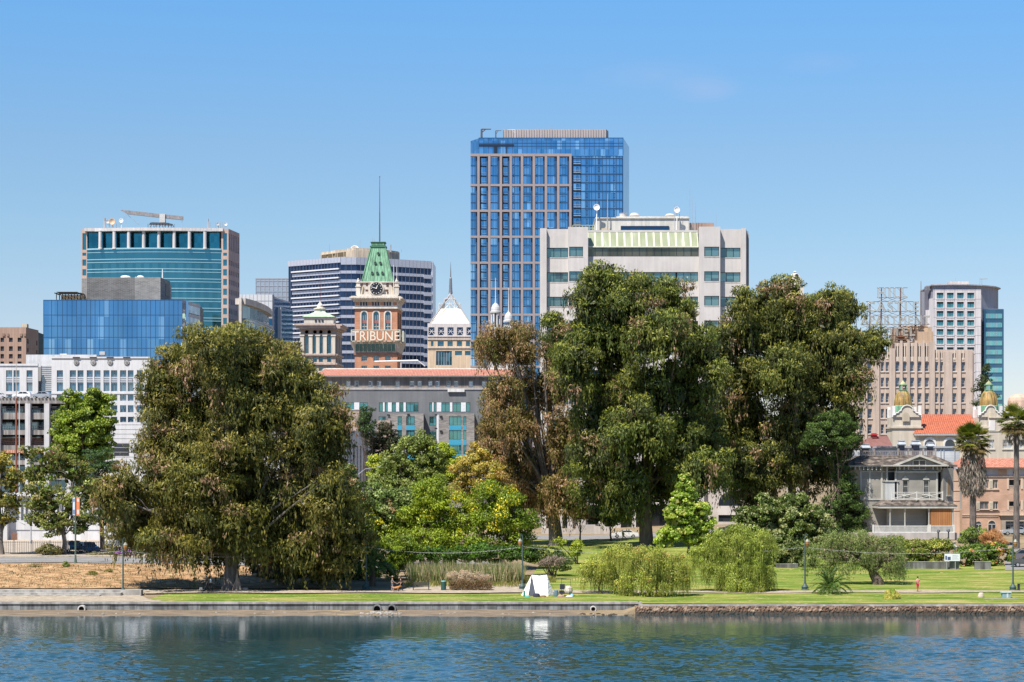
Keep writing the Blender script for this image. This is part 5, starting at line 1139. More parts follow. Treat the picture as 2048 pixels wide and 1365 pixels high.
# --- the brick clock tower
def clock_tower():
 D = 700; t = bld('clock_tower', 753, D, 'red brick clock tower with steep green copper roof and large sign letters')
 br = brick('orange_brick', (.44, .19, .11), (.52, .24, .14), (.40, .24, .17), .7, .25, .03)
 cr = stone('cream_limestone', (.66, .60, .53), .06, .5, streak=.12); g = glass('slate_teal_glass', 0, 0); dk = M_DARK
 cop = stone('verdigris_copper', (.20, .42, .27), .14, .35, .7, streak=.25)
 dn = D * 1.022; fr = FP(709.5, D, 794.5); f2 = FP(794.5, D, 803, dn); z = lambda y: Z(y, D)
 S = fr.L
 cs = [728.3, 752.3, 775.7]
 m = MB(); rows = [(z(784), z(772)), (z(764), z(752)), (z(744.5), z(732)), (z(722.5), z(712)), (z(660), z(624))]
 cols = [(fr.u(x - 5.6), fr.u(x + 5.6)) for x in cs]
 ops = facade(m, fr, 0, S, 5, z(618), cols, rows, .6)
 ops2 = facade(m, f2, 0, f2.L, 5, z(618), [(f2.L * .2, f2.L * .45), (f2.L * .6, f2.L * .85)], rows, .5)
 m.build('brick_shaft', br, t); solid([fr, f2], 'core', dk, t, 5, z(600), 15, .75)
 fm = plain('white_window_frame', (.62, .60, .56), .5)
 windows(t, fr, [o for o in ops if o[2] < z(690)], [g, fm], .6, 'plain', nx=3, ny=2); windows(t, f2, ops2, [g, fm], .5, 'none')
 for x in cs:      # tall arched windows with white surrounds
  u = fr.u(x); m = MB()
  m.fb(fr, u - .95, u + .95, z(660), z(629), -.6, -.5, 0); m.arch(fr, u, .95, z(629), z(628.9), -.6, -.5, 0)
  m.fb(fr, u - .95, u + .95, z(647), z(641), -.5, -.3, 2); m.fb(fr, u - .05, u + .05, z(660), z(647), -.5, -.35, 1)
  m.fb(fr, u - .95, u + .95, z(654), z(653), -.5, -.35, 1); m.fb(fr, u - .4, u - .3, z(641), z(630), -.5, -.35, 1); m.fb(fr, u + .3, u + .4, z(641), z(630), -.5, -.35, 1)
  m.fb(fr, u - 1.35, u - .9, z(661), z(629), -.45, .12, 1); m.fb(fr, u + .9, u + 1.35, z(661), z(629), -.45, .12, 1)
  n = 10
  for i in range(n):
   a0, a1 = math.pi * i / n, math.pi * (i + 1) / n; P_ = lambda r, a, q: fr.pt(u + r * math.cos(a), z(629) + r * math.sin(a), q)
   m.hexa([P_(.9, a0, -.45), P_(.9, a0, .12), P_(1.35, a0, .12), P_(1.35, a0, -.45), P_(.9, a1, -.45), P_(.9, a1, .12), P_(1.35, a1, .12), P_(1.35, a1, -.45)], 1)
  m.build('arched_window', [g, cr, plain('balcony_red', (.28, .12, .11))], t)
 def ring(mb, y0, y1, n, m_=0):
  mb.fb(fr, -n, S + n * .2, z(y0), z(y1), -.5, n, m_); mb.fb(f2, 0, f2.L, z(y0), z(y1), -.5, n, m_)
 m = MB(); ring(m, 618, 614.5, .55); ring(m, 604, 601, .5); ring(m, 601, 597.5, 1.0); ring(m, 597.5, 594.5, 1.7); ring(m, 594.5, 592.8, 1.2)
 for i in range(24): u = S * i / 23; m.fb(fr, u - .14, u + .14, z(599.3), z(597.5), 1.0, 1.6)
 ring(m, 688, 684, 1.2); m.build('cornice', cr, t)
 m = MB(); m.fb(fr, 0, S, z(615), z(602), -.6, .03, 0); m.fb(f2, 0, f2.L, z(615), z(602), -.6, .03, 0)
 for c0 in (724, 747.8, 771.3):
  for q in (0, 5.5, 11):
   u = fr.u(c0 - 2 + q); m.fb(fr, u - .3, u + .3, z(612), z(604.5), .03, .08, 1)
 for a, b in ((711, 719), (736, 744.5), (760.5, 768), (786, 793.5)): m.fb(fr, fr.u(a), fr.u(b), z(611), z(605), .03, .09, 2)
 m.build('frieze', [cr, dk, br], t)
 # flared arcade balcony
 w0, w1 = .0, 1.45; m = MB()
 zb, zt = z(706), z(684)
 bx = lambda n: [fr.pt(-n, 0, n), fr.pt(S + n * .6, 0, n), f2.pt(f2.L, 0, n), fr.pt(-n, 0, -8)]
 lo, hi = bx(.1), bx(w1); lo = [Vector((p.x, p.y, zb)) for p in lo]; hi = [Vector((p.x, p.y, zt)) for p in hi]
 m.hexa(lo + hi); m.build('flared_gallery', stone('gallery_soffit', (.50, .45, .40), .1), t)
 n = 10
 gal = MB(); tr = MB()
 for i in range(n):
  u = fr.u(714.7 + i * 8.05); t0, t1 = .30, .92
  q = lambda vz: .1 + (w1 - .1) * (vz - zb) / (zt - zb)
  z0, z2 = z(703.5), z(689)
  gal.hexa([fr.pt(u - .55, z0, q(z0) - .2), fr.pt(u - .55, z0, q(z0) + .06), fr.pt(u + .55, z0, q(z0) + .06), fr.pt(u + .55, z0, q(z0) - .2), fr.pt(u - .55, z2, q(z2) - .2), fr.pt(u - .55, z2, q(z2) + .06), fr.pt(u + .55, z2, q(z2) + .06), fr.pt(u + .55, z2, q(z2) - .2)])
  gal.fb(fr, u - .35, u + .35, z2, z2 + .35, q(z2) - .2, q(z2) + .06)
  for s_ in (-.67, .67): a = u + s_; tr.hexa([fr.pt(a - .09, zb, .1), fr.pt(a - .09, zb, .3), fr.pt(a + .09, zb, .3), fr.pt(a + .09, zb, .1), fr.pt(a - .09, zt, w1), fr.pt(a - .09, zt, w1 + .22), fr.pt(a + .09, zt, w1 + .22), fr.pt(a + .09, zt, w1)])
 gal.build('gallery_arches', glass('slate_teal_glass', 0, 0), t); tr.build('gallery_ribs', cr, t)
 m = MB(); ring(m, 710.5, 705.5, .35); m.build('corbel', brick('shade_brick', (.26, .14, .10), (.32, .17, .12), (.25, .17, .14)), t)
 # sign letters standing in front
 tx = text_obj('sign_letters', 'TRIBUNE', plain('sign_cream', (.70, .66, .56), .5), z(664) - z(682.5), .5, t, width=X(799.5, D) - X(705.5, D))
 tx.location = (X(705.5, D) - t.location.x, D - 2.3 - t.location.y, z(682.5) - t.location.z)
 s = MB(); x0, x1 = X(703, D), X(801.5, D)
 for zz in (z(662.3), z(684.5)): s.box(x0, x1, D - 2.5, D - 2.2, zz, zz + .28)
 for x in (x0, x1 - .3): s.box(x, x + .3, D - 2.5, D - 2.2, z(684.5), z(662.3))
 for i in range(12): s.box(x0 + (x1 - x0) * i / 11 - .05, x0 + (x1 - x0) * i / 11 + .05, D - 2.1, D - 1.9, z(684.5), z(662.3))
 s.box(x1 + .6, x1 + 1.1, D - 2, D + 12, z(684.5), z(663)); s.build('sign_frame', plain('sign_green_cream', (.50, .50, .40), .5), t)
 # clock stage
 c0, c1 = X(722, D), X(786, D); y0 = D + 1.0; wd = c1 - c0
 m = MB(); m.box(c0, c1, y0, y0 + wd, z(593.5), z(563)); m.box(X(713, D), X(796, D), D + .2, D + 14, z(593.5), z(589)); m.box(c0 - .4, c1 + .4, y0 - .4, y0 + wd + .4, z(565.2), z(563)); m.build('clock_stage', cr, t)
 for x in (716, 793):
  f = MB(); xx = X(x, D); f.box(xx - .75, xx + .75, D + .3, D + 1.8, z(590), z(573)); f.box(xx - .95, xx + .95, D + .1, D + 2, z(574), z(572.4)); f.box(xx - .65, xx + .65, D + .4, D + 1.7, z(572.4), z(565)); f.box(xx - .85, xx + .85, D + .2, D + 1.9, z(565.5), z(564.3)); f.lathe(xx, D + 1, [(.55, z(564.3)), (.6, z(562)), (.3, z(560)), (.35, z(558.6)), (.08, z(556.5))], 10); f.build('finial', cr, t)
  s_ = 1 if x < 750 else -1
  b_ = MB(); b_.hexa([P(x + s_ * 5, 589, D + .5), P(x + s_ * 8, 589, D + .5), P(x + s_ * 8, 589, D + 1.2), P(x + s_ * 5, 589, D + 1.2), P(x + s_ * 9, 573, D + .5), P(x + s_ * 11, 573, D + .5), P(x + s_ * 11, 573, D + 1.2), P(x + s_ * 9, 573, D + 1.2)] if s_ > 0 else
               [P(x - 8, 589, D + .5), P(x - 5, 589, D + .5), P(x - 5, 589, D + 1.2), P(x - 8, 589, D + 1.2), P(x - 11, 573, D + .5), P(x - 9, 573, D + .5), P(x - 9, 573, D + 1.2), P(x - 11, 573, D + 1.2)]); b_.build('buttress', stone('warm_cream2', (.7, .58, .40)), t)
 m = MB()
 for x, y, a, b in ((724, 567, 2.6, 4.5), (733.5, 567, 4.2, 4.5), (774.5, 567, 4.8, 6), (784, 567, 3.2, 6), (733, 579, 5, 3), (773, 579, 6, 3.2), (775, 583.5, 3, 4)): m.box(X(x - a / 2, D), X(x + a / 2, D), y0 - .12, y0 - .02, z(y + b), z(y))
 m.build('stage_opening', plain('opening_shadow', (.09, .045, .035), .8), t)
 cc = P(752.6, 577.4, D); r = 12.3 * D / F; m = MB()
 m.disc((cc.x, y0 - .3, cc.z), (0, -1, 0), r * 1.22, 1.4, 36); m.build('clock_surround', cr, t)
 ck = MB(); ck.disc((cc.x, y0 - 1.1, cc.z), (0, -1, 0), r, .3, 40); cl = ck.build('clock_face', plain('clock_black', (.012, .014, .022), .4), t)
 h = MB(); yy = y0 - 1.3
 def bar(ang, l0, l1, w_, q=0):
  a = R(ang); dx, dz = math.sin(a), math.cos(a); px_, pz = dz, -dx
  c = [(cc.x + dx * l0 - px_ * w_, yy - q, cc.z + dz * l0 - pz * w_), (cc.x + dx * l0 + px_ * w_, yy - q, cc.z + dz * l0 + pz * w_), (cc.x + dx * l1 + px_ * w_ * .6, yy - q, cc.z + dz * l1 + pz * w_ * .6), (cc.x + dx * l1 - px_ * w_ * .6, yy - q, cc.z + dz * l1 - pz * w_ * .6)]
  h.hexa([(a_, b_ + .05, c_) for a_, b_, c_ in reversed(c)] + [(a_, b_ - .03, c_) for a_, b_, c_ in reversed(c)])
 for i in range(12): bar(i * 30, r * .74, r * .9, .10)
 bar(22, -.1, r * .55, .13, .1); bar(286, -.2, r * .82, .10, .16); h.build('clock_hands', plain('clock_white', (.8, .8, .76), .5), cl)
 # copper roof
 hw0 = (X(786.4, D) - X(722.8, D)) / 2; hw1 = (X(771, D) - X(743, D)) / 2; cx = X(754.6, D); cy = y0 + hw0; s2 = math.sqrt(2)
 m = MB(); m.lathe(cx, cy, [(hw0 * s2, z(564)), (hw1 * s2, z(491))], 4, 0, math.pi / 4); m.build('copper_roof', cop, t)
 m = MB()
 for i in range(9):
  a, b = -hw0 + 2 * hw0 * i / 8, -hw1 + 2 * hw1 * i / 8
  m.cyl((cx + a, cy - hw0 - .02, z(564)), (cx + b, cy - hw1 - .02, z(491)), .10 if i not in (0, 8) else .25, None, 5)
  m.cyl((cx + hw0 + .02, cy + a, z(564)), (cx + hw1 + .02, cy + b, z(491)), .10, None, 5)
 m.build('roof_seams', stone('verdigris_dark', (.12, .28, .17), .2), t)
 for y, xs in ((505, (755.5,)), (524.5, (749.6, 759.8)), (545, (743.8, 754, 764.3))):
  q = (z(y) - z(564)) / (z(491) - z(564)); yy2 = cy - hw0 + (hw0 - hw1) * q
  for x in xs:
   m = MB(); m.cyl((X(x, D), yy2 - .6, z(y)), (X(x, D), yy2 + .6, z(y)), .48, .48, 12); m.cyl((X(x, D), yy2 - .64, z(y)), (X(x, D), yy2 - .58, z(y)), .33, .33, 12, 1); m.build('porthole', [stone('verdigris_dark', 0), dk], t)
 dkg = plain('deep_green', (.06, .17, .11), .6)
 m = MB(); m.box(cx - hw1 - .4, cx + hw1 + .4, cy - hw1 - .4, cy + hw1 + .4, z(492), z(489.5)); m.box(cx - hw1 + .1, cx + hw1 - .1, cy - hw1 + .1, cy + hw1 - .1, z(489.5), z(482)); m.box(cx - hw1 - .2, cx + hw1 + .2, cy - hw1 - .2, cy + hw1 + .2, z(482.5), z(481.3)); m.build('lantern_cap', dkg, t)
 m = MB()
 for i in range(9): x = cx - hw1 + .5 + (2 * hw1 - 1) * i / 8; m.box(x - .12, x + .12, cy - hw1 + .0, cy - hw1 + .1, z(488.5), z(485))
 m.build('cap_lettering', cop, t)
 m = MB(); m.cyl((cx + .4, cy, z(482)), (cx + .4, cy, z(420)), .24, .18, 8); m.cyl((cx + .4, cy, z(420)), (cx + .4, cy, z(348)), .16, .08, 8); m.lathe(cx + .4, cy, [(.05, z(350)), (.22, z(348.5)), (.05, z(347))], 8); m.build('flagpole', plain('dark_pole', (.10, .10, .11)), t)
 for x, y in ((745, 470), (748.5, 472)): m = MB(); m.cyl((X(x, D + 8), D + 8, z(481)), (X(x, D + 8), D + 8, z(y)), .08, .05, 5); m.build('aerial', M_STEEL, t)
 for x, y in ((787, 530), (793.5, 533)): m = MB(); m.cyl((X(x, D), D + .6, z(590)), (X(x, D), D + .6, z(y)), .13, .08, 6); m.build('pole', M_WMET, t)
clock_tower()
# --- pyramid roofed tower of the twin federal building
def pyramid_tower():
 D = 1020; t = bld('pyramid_tower', 900, D, 'white tower with glazed pyramid roof and open lattice tip beside the blue residential tower')
 z = lambda y: Z(y, D); pk = stone('peach_stone', (.64, .50, .36), .06, .2); wh = stone('mauve_white_stone', (.60, .56, .56), .05, .2)
 fr = FP(855, D, 946); g = glass('slate_teal_glass', 0, 0)
 m = MB()
 cols = [(fr.u(x - 6), fr.u(x + 6)) for x in (863, 882, 901, 920, 939)]
 ops = facade(m, fr, 0, fr.L, z(674), z(647), cols, [(z(671), z(655))], 1.2)
 m.build('upper_wall', wh, t)
 for o in ops:
  m = MB(); m.fb(fr, o[0], o[1], o[2], o[3], -1.3, -1.2, 0)
  for a, b in (((o[0], o[2]), (o[1], o[3])), ((o[1], o[2]), (o[0], o[3]))): m.cyl(fr.pt(a[0], a[1], -.6), fr.pt(b[0], b[1], -.6), .14, .14, 4, 1)
  m.fb(fr, o[0], o[1], (o[2] + o[3]) / 2 - .12, (o[2] + o[3]) / 2 + .12, -.7, -.5, 1); m.build('braced_window', [glass('night_glass', 0, 0), W_WHITE], t)
 m = MB(); r2 = [(z(712), z(701)), (z(693), z(684))]; c2 = [(fr.u(a), fr.u(b)) for a, b in ((862, 867), (875.5, 887.5), (895, 905.5), (914, 924), (932, 940))]
 ops = facade(m, fr, 0, fr.L, z(702), z(674), c2, [(z(693), z(682.5))], .6, 0)
 m.build('wall', pk, t); windows(t, fr, ops, [g, M_DARK], .6, 'none')
 m = MB(); ops = facade(m, fr, 0, fr.L, 5, z(702), [(fr.u(872), fr.u(904)), (fr.u(910), fr.u(924)), (fr.u(930), fr.u(941))], [(z(735), z(731)), (z(730.9), z(701.5))][1:], .6)
 m.build('lower_wall', pk, t)
 m = MB(); o = ops[0]; m.fb(fr, o[0], o[1], o[2], o[3], -.7, -.6, 0)
 for i in range(7): u = o[0] + (o[1] - o[0]) * i / 6; m.fb(fr, u - .1, u + .1, o[2], o[3], -.6, -.4, 1)
 m.build('tall_window', [g, M_STEEL], t)
 for o in ops[1:]:
  m = MB(); m.fb(fr, o[0], o[1], z(711), o[3], -.7, -.6, 0); m.fb(fr, o[0], o[1], o[2], z(711), -.6, 0, 1); m.build('window', [g, pk], t)
 m = MB()
 for y in (674, 697, 680): m.fb(fr, 0, fr.L, z(y), z(y - 2.2), 0, .4)
 m.build('string_course', wh, t)
 solid([fr], 'core', M_DARK, t, 5, z(648), 26, 1.4)
 # pyramid
 cx = X(900, D); hw = X(945, D) - cx; cy = D + hw; s2 = math.sqrt(2); zb, zm, za = z(648), z(616), z(583)
 # apex height; slope continuous
 def rad(zz): return hw * (za - zz) / (za - z(655))
 m = MB(); m.lathe(cx, cy, [(rad(zb) * s2, zb), (rad(zm) * s2, zm)], 4, 0, math.pi / 4); m.build('roof_panels', stone('ivory_roof', (.80, .76, .68), .04, .2, streak=.05), t)
 m = MB()
 for i in range(-3, 9):
  a0 = -rad(zb) + i * 7.5
  b0 = a0 + (zm - zb) * 1.0
  p0 = Vector((cx + max(-rad(zb), a0), cy - rad(zb) - .1, zb)) if a0 >= -rad(zb) else None
  if p0 is None or b0 > rad(zm): continue
  m.cyl(p0, (cx + b0, cy - rad(zm) - .1, zm), .15, .15, 4)
 m.build('roof_ribs', plain('tan_rib', (.42, .34, .26)), t)
 m = MB(); a = Vector((cx, cy, za))
 for sx in (-1, 1):
  for sy in (-1, 1): m.cyl((cx + sx * rad(zm), cy + sy * rad(zm), zm), a, .45, .3, 6); m.cyl((cx + sx * rad(zb), cy + sy * rad(zb), zb), (cx + sx * rad(zm), cy + sy * rad(zm), zm), .3, .4, 5)
 m.build('roof_hips', plain('grey_hip', (.25, .23, .22)), t)
 m = MB(); y = cy - 3
 for (x0, y0, x1, y1) in ((877, 616, 877, 605), (920, 616, 920, 605), (877, 605, 920, 605), (888, 605, 888, 595), (909, 605, 909, 595), (888, 595, 909, 595), (877, 605, 888, 616), (888, 616, 899, 605), (899, 605, 910, 616), (910, 616, 920, 605), (888, 605, 899, 595), (899, 595, 909, 605), (899, 616, 899, 583), (888, 616, 888, 605), (909, 616, 909, 605), (893, 595, 899, 585), (905, 595, 899, 585)):
  m.cyl((X(x0, D), y, z(y0)), (X(x1, D), y, z(y1)), .25, .25, 5)
 m.build('lattice', W_WHITE, t)
 m = MB(); m.lathe(cx, cy, [(1.0, z(584)), (.8, z(575)), (.6, z(553)), (.3, z(551)), (.25, z(540)), (.05, z(520))], 8); m.build('spire', plain('spire_grey', (.22, .22, .24), .4, .4), t)
pyramid_tower()
# --- tall blue residential tower
def blue_tower():
 D = 820; t = bld('residential_tower', 1095, D, 'tallest tower, blue glass behind a mauve grid of piers'); z = lambda y: Z(y, D)
 pier = stone('mauve_pier', (.31, .265, .27), .05, .2, streak=.04)
 g = glass('bright_blue_glass', (.10, .29, .50), (.24, .45, .68), (1.7, 3.38), .92, .05, .02, c3=(.40, .62, .82), thr=.9)
 nv = plain('navy_metal', 0, .4)
 fr = FP(941, D, 1143.5); st = 17.3 * D / F
 cen = [957, 978.6, 1001.7, 1021.5, 1044, 1067.6, 1091.8, 1116.3, 1140.6]
 bands = [z(311.5), z(371.2), z(422.5)] + [z(422.5 + 51.9 * i) for i in range(1, 9)]
 m = MB()
 for c in cen: m.fb(fr, fr.u(c - 2.4), fr.u(c + 2.4), 5, bands[0] + .4, -.2, .85)
 for i, b in enumerate(bands): m.fb(fr, 0, fr.L, b - .42, b + (.62 if i == 0 else .42), -.2, .78)
 m.build('pier_grid', pier, t)
 # glazing: one part per bay and per group of three floors
 edges = [941.3] + cen; n = 0
 for k in range(9):
  a = edges[k] + (2.8 if k else 0); b = edges[k + 1] - 2.7; u0, u1 = fr.u(a), fr.u(b)
  for i in range(len(bands) - 1):
   zt, zb = bands[i] - .42, bands[i + 1] + .42
   if zb < 25: continue
   m = MB(); rec = k in (1, 3)
   dep = -1.6 if rec else -.35
   m.fb(fr, u0, u1, zb, zt, dep - .2, dep, 0)
   fl = 3; h = (zt - zb + .84) / fl
   for f in range(fl):
    y0 = zb + f * h - (.42 if f else 0); y1 = y0 + h
    if f: m.fb(fr, u0, u1, y0 - .22, y0 + .12, dep, dep + .25 + (1.1 if rec else 0), 1)
    w_ = u1 - u0
    if rec:
     m.fb(fr, u0 + w_ * .15, u1, y0 + .95, y0 + 1.05, -.35, -.28, 2); m.fb(fr, u0 + w_ * .15, u1, y0 + .15, y0 + .22, -.35, -.28, 2)
     for q in (.4, .68): m.fb(fr, u0 + w_ * q - .05, u0 + w_ * q + .05, y0, y1 - .2, dep, dep + .12, 1)
    else:
     for q in ((.36, .74) if k % 2 else (.28, .6)): m.fb(fr, u0 + w_ * q - .06, u0 + w_ * q + .06, y0, y1 - .2, dep, dep + .14, 1)
     q0, q1 = ((.05, .28) if k in (4, 6) else (.74, .97) if k in (0, 2, 7) else (.05, .7))
     if not (k in (5, 8) and f == 0):
      a0, a1, c0, c1 = u0 + w_ * q0, u0 + w_ * q1, y0 + .4, y1 - .75
      for (p0, p1, r0, r1) in ((a0, a1, c0, c0 + .12), (a0, a1, c1 - .12, c1), (a0, a0 + .12, c0, c1), (a1 - .12, a1, c0, c1)): m.fb(fr, p0, p1, r0, r1, dep, dep + .2, 1)
   m.fb(fr, u1 - .62, u1, zb, zt, dep, -.05, 1)
   if rec: m.fb(fr, u0, u0 + w_ * .15, zb, zt, dep, -1.0, 1)
   p = m.build('window_bay', [g, nv, plain('rail_grey', (.30, .34, .38), .4)], t); n += 1
   if n > 96: struct(p, 'stuff')
 # glass volume to the right and the crown
 f2 = FP(1143.5, D + .4, 1246); z1 = z(275.5); m = MB(); m.fb(f2, 0, f2.L, 5, z(313), -.3, -.2); m.build('side_glazing', g, t)
 d3 = D + 1.5; f3 = FP(958, d3, 1246); m = MB(); m.fb(f3, 0, f3.L, z(312), z1, -.3, 1.0);
 m.build('crown_glazing', g, t)
 m = MB()
 for i in range(26): y = 313.5 + 17.3 * i + (3 if i == 0 else 0); m.fb(f2, 0, f2.L, z(y) - .26, z(y) + .16, -.2, .12)
 for x in (1162, 1172, 1178.5, 1183, 1191, 1198, 1205, 1212.5, 1219, 1227, 1233, 1239): m.fb(f2, f2.u(x) - .1, f2.u(x) + .1, 20, z(313), -.2, .02)
 m.fb(f2, f2.u(1161), f2.u(1162.5), 20, z(313), -.2, .25); m.fb(f2, 0, .7, 20, z(313), -.2, .3)
 for i in range(26):
  y = 313 + 17.3 * i
  for x, w_ in ((1153, 3.6), (1172.3, 3.4), (1196, 3.6), (1227, 3.4)):
   u0, u1 = f2.u(x), f2.u(x + w_)
   for (p0, p1, r0, r1) in ((u0, u1, z(y + 13.6), z(y + 13)), (u0, u1, z(y + 4.6), z(y + 4)), (u0, u0 + .16, z(y + 13.6), z(y + 4)), (u1 - .16, u1, z(y + 13.6), z(y + 4))): m.fb(f2, p0, p1, r0, r1, -.2, .1)
 for i in range(31): u = f3.L * i / 30; m.fb(f3, u - .08, u + .08, z(309.5), z1, 1.0, 1.12)
 for y in (276, 286.5, 292.5): m.fb(f3, 0, f3.L, z(y) - .12, z(y) + .12, 1.0, 1.15)
 m.build('mullions', nv, t)
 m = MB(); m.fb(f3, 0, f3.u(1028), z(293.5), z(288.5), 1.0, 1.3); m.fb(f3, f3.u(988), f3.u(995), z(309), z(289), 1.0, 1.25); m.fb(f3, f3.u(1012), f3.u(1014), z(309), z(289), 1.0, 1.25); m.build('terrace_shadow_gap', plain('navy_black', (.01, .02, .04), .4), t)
 for i in range(9):
  m = MB(); y = 329 + 17.3 * i; m.fb(f2, f2.u(1147), f2.u(1161), z(y), z(y - 1.2), 0, 1.2); m.fb(f2, f2.u(1147), f2.u(1161), z(y - 4.6), z(y - 5.2), 1.1, 1.2); m.build('balcony', plain('rail_grey', 0), t)
 f4 = Fr((X(1246, d3) + .02, d3 - 1), (X(1246, d3) + 3.6, d3 + 22)); m = MB(); m.fb(f4, 0, f4.L, 5, z1, -.4, 0); m.build('side_wall', glass('navy_side_glass', (.03, .09, .18), (.05, .13, .24), (2, 3.4), .85), t)
 f5 = Fr((X(941.5, D) - .2, D + 14), (X(941.5, D), D)); m = MB()
 m.prism([(X(958, d3) - 3.4, d3 + 6), (X(958, d3), d3 - .9), (X(958, d3), d3 + 20), (X(958, d3) - 3, d3 + 20)], z(309), z1 - .2); m.build('angled_bay', g, t)
 solid([FP(941.5, D, 1245)], 'core', M_DARK, t, 5, z(312), 24, 2.2); m = MB(); m.box(X(960, D), X(1245, D), D + 2.2, D + 26, z(312), z1 - .6); m.build('roof_slab', M_DARK, t)
 m = MB(); m.prism([(X(1006, D + 4), D + 4), (X(1212, D + 4), D + 4), (X(1217.5, D + 6), D + 9), (X(1217, D + 20), D + 24), (X(1006, D), D + 24)], z1 - 1, z(255.5));
 m.build('roof_screen', stone('ribbed_mauve', (.42, .37, .36), .04, .1, streak=.05), t)
 m = MB(); f = FP(1006, D + 3.9, 1212)
 for i in range(40): m.fb(f, f.L * i / 40, f.L * i / 40 + .16, z1, z(256), 0, .12)
 m.build('screen_ribs', pier, t)
 m = MB(); m.box(X(1067, D), X(1118.5, D), D + 8, D + 14, z(256), z(251.8)); m.build('roof_box', plain('taupe', (.25, .20, .20)), t)
 for x, top in ((1076, 249), (1101, 245), (1103.5, 246), (1157, 250), (1165, 250), (1173, 250)): m = MB(); m.cyl((X(x, D), D + 9, z(255)), (X(x, D), D + 9, z(top)), .12, .1, 5); m.build('aerial', M_STEEL, t)
 for x, s_, top, l, lab in ((963, 1, 258, 19, 'dark davit crane at the left corner of the tallest tower roof'), (991.5, 1, 261, 11, 'middle small davit crane on the tallest tower roof'), (1030.5, -1, 259.5, 15, 'pale davit crane before the roof screen of the tallest tower')):
  c = thing('davit_crane', (X(x, D + 1), D + 1, z1), lab, 'crane'); m = MB(); a = (X(x, D), D + 1, z(top))
  w_ = .5 if x < 970 else .28
  m.cyl((X(x, D), D + 1, z1), a, w_, w_ * .8, 6); m.cyl(a, (X(x + s_ * l, D), D + 1, z(top)), w_ * .5, w_ * .4, 5); m.cyl((X(x, D), D + 1, z(top + 7)), (X(x + s_ * l * .45, D), D + 1, z(top)), w_ * .4, None, 5)
  m.build('arm', plain('crane_dark', (.10, .09, .09)) if x < 1000 else W_WHITE, c)
blue_tower()
# --- two old white cupolas in front of it
def cupola(label, px, D, ytop, r, ydome, ybase, open_):
 t = thing('cupola_tower', (X(px, D), D, 8), label, 'tower'); x = X(px, D); z = lambda y: Z(y, D); wh = stone('white_plaster', (.62, .61, .60), .06, .4)
 m = MB(); m.box(x - r * 1.2, x + r * 1.2, D, D + r * 2.4, 8, z(ybase)); m.build('tower_base', wh, t)
 cy = D + r * 1.2
 if open_:
  for i in range(8):
   a = 2 * math.pi * (i + .5) / 8; c = MB(); c.cyl((x + r * math.cos(a), cy + r * math.sin(a), z(ybase)), (x + r * math.cos(a), cy + r * math.sin(a), z(ydome + 7)), .28, .24, 8); c.build('column', wh, t)
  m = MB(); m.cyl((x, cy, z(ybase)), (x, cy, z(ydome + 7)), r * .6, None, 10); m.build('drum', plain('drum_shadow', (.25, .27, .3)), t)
 m = MB(); rr = r * 1.05; m.lathe(x, cy, [(r * 1.35, z(ydome + 8)), (r * 1.4, z(ydome + 5)), (rr, z(ydome + 4)), (rr, z(ydome)), (rr * .92, z(ydome - 4)), (rr * .7, z(ydome - 8)), (rr * .38, z(ydome - 11)), (.25, z(ydome - 12)), (.2, z(ydome - 15))], 20)
 m.build('dome', stone('white_dome_tiles', (.60, .60, .60), .12, 3), t)
 m = MB(); m.cyl((x, cy, z(ydome - 13)), (x, cy, z(ytop)), .14, .06, 6); m.build('finial', M_WMET, t)
cupola('white tiled cupola on columns in front of the tallest tower', 991, 620, 555, 1.25, 618, 655, True)
cupola('lower white dome with flagpole just right of the tiled cupola', 1017, 610, 575, 1.15, 636, 650, False)
def roof_lantern():
 D = 480; x = X(1592, D); t = thing('stone_lantern_tower', (x, D, 8), 'cream carved lantern top peeking over the wide gum', 'tower'); z = lambda y: Z(y, D); c = stone('cream_terracotta', 0)
 m = MB(); m.box(x - 1.8, x + 1.8, D, D + 3.6, 8, z(572)); m.build('tower_base', c, t)
 m = MB(); m.lathe(x, D + 1.8, [(1.7, z(572)), (1.75, z(562)), (1.45, z(556)), (1.0, z(549)), (.4, z(545.5)), (.15, z(544)), (.5, z(543)), (.1, z(541))], 12); m.build('dome', c, t)
 m = MB(); m.arch(FP(1590, D + .35, 1596), .35, .45, z(556), z(552), 0, .25); m.build('opening', M_DARK, t)
roof_lantern()
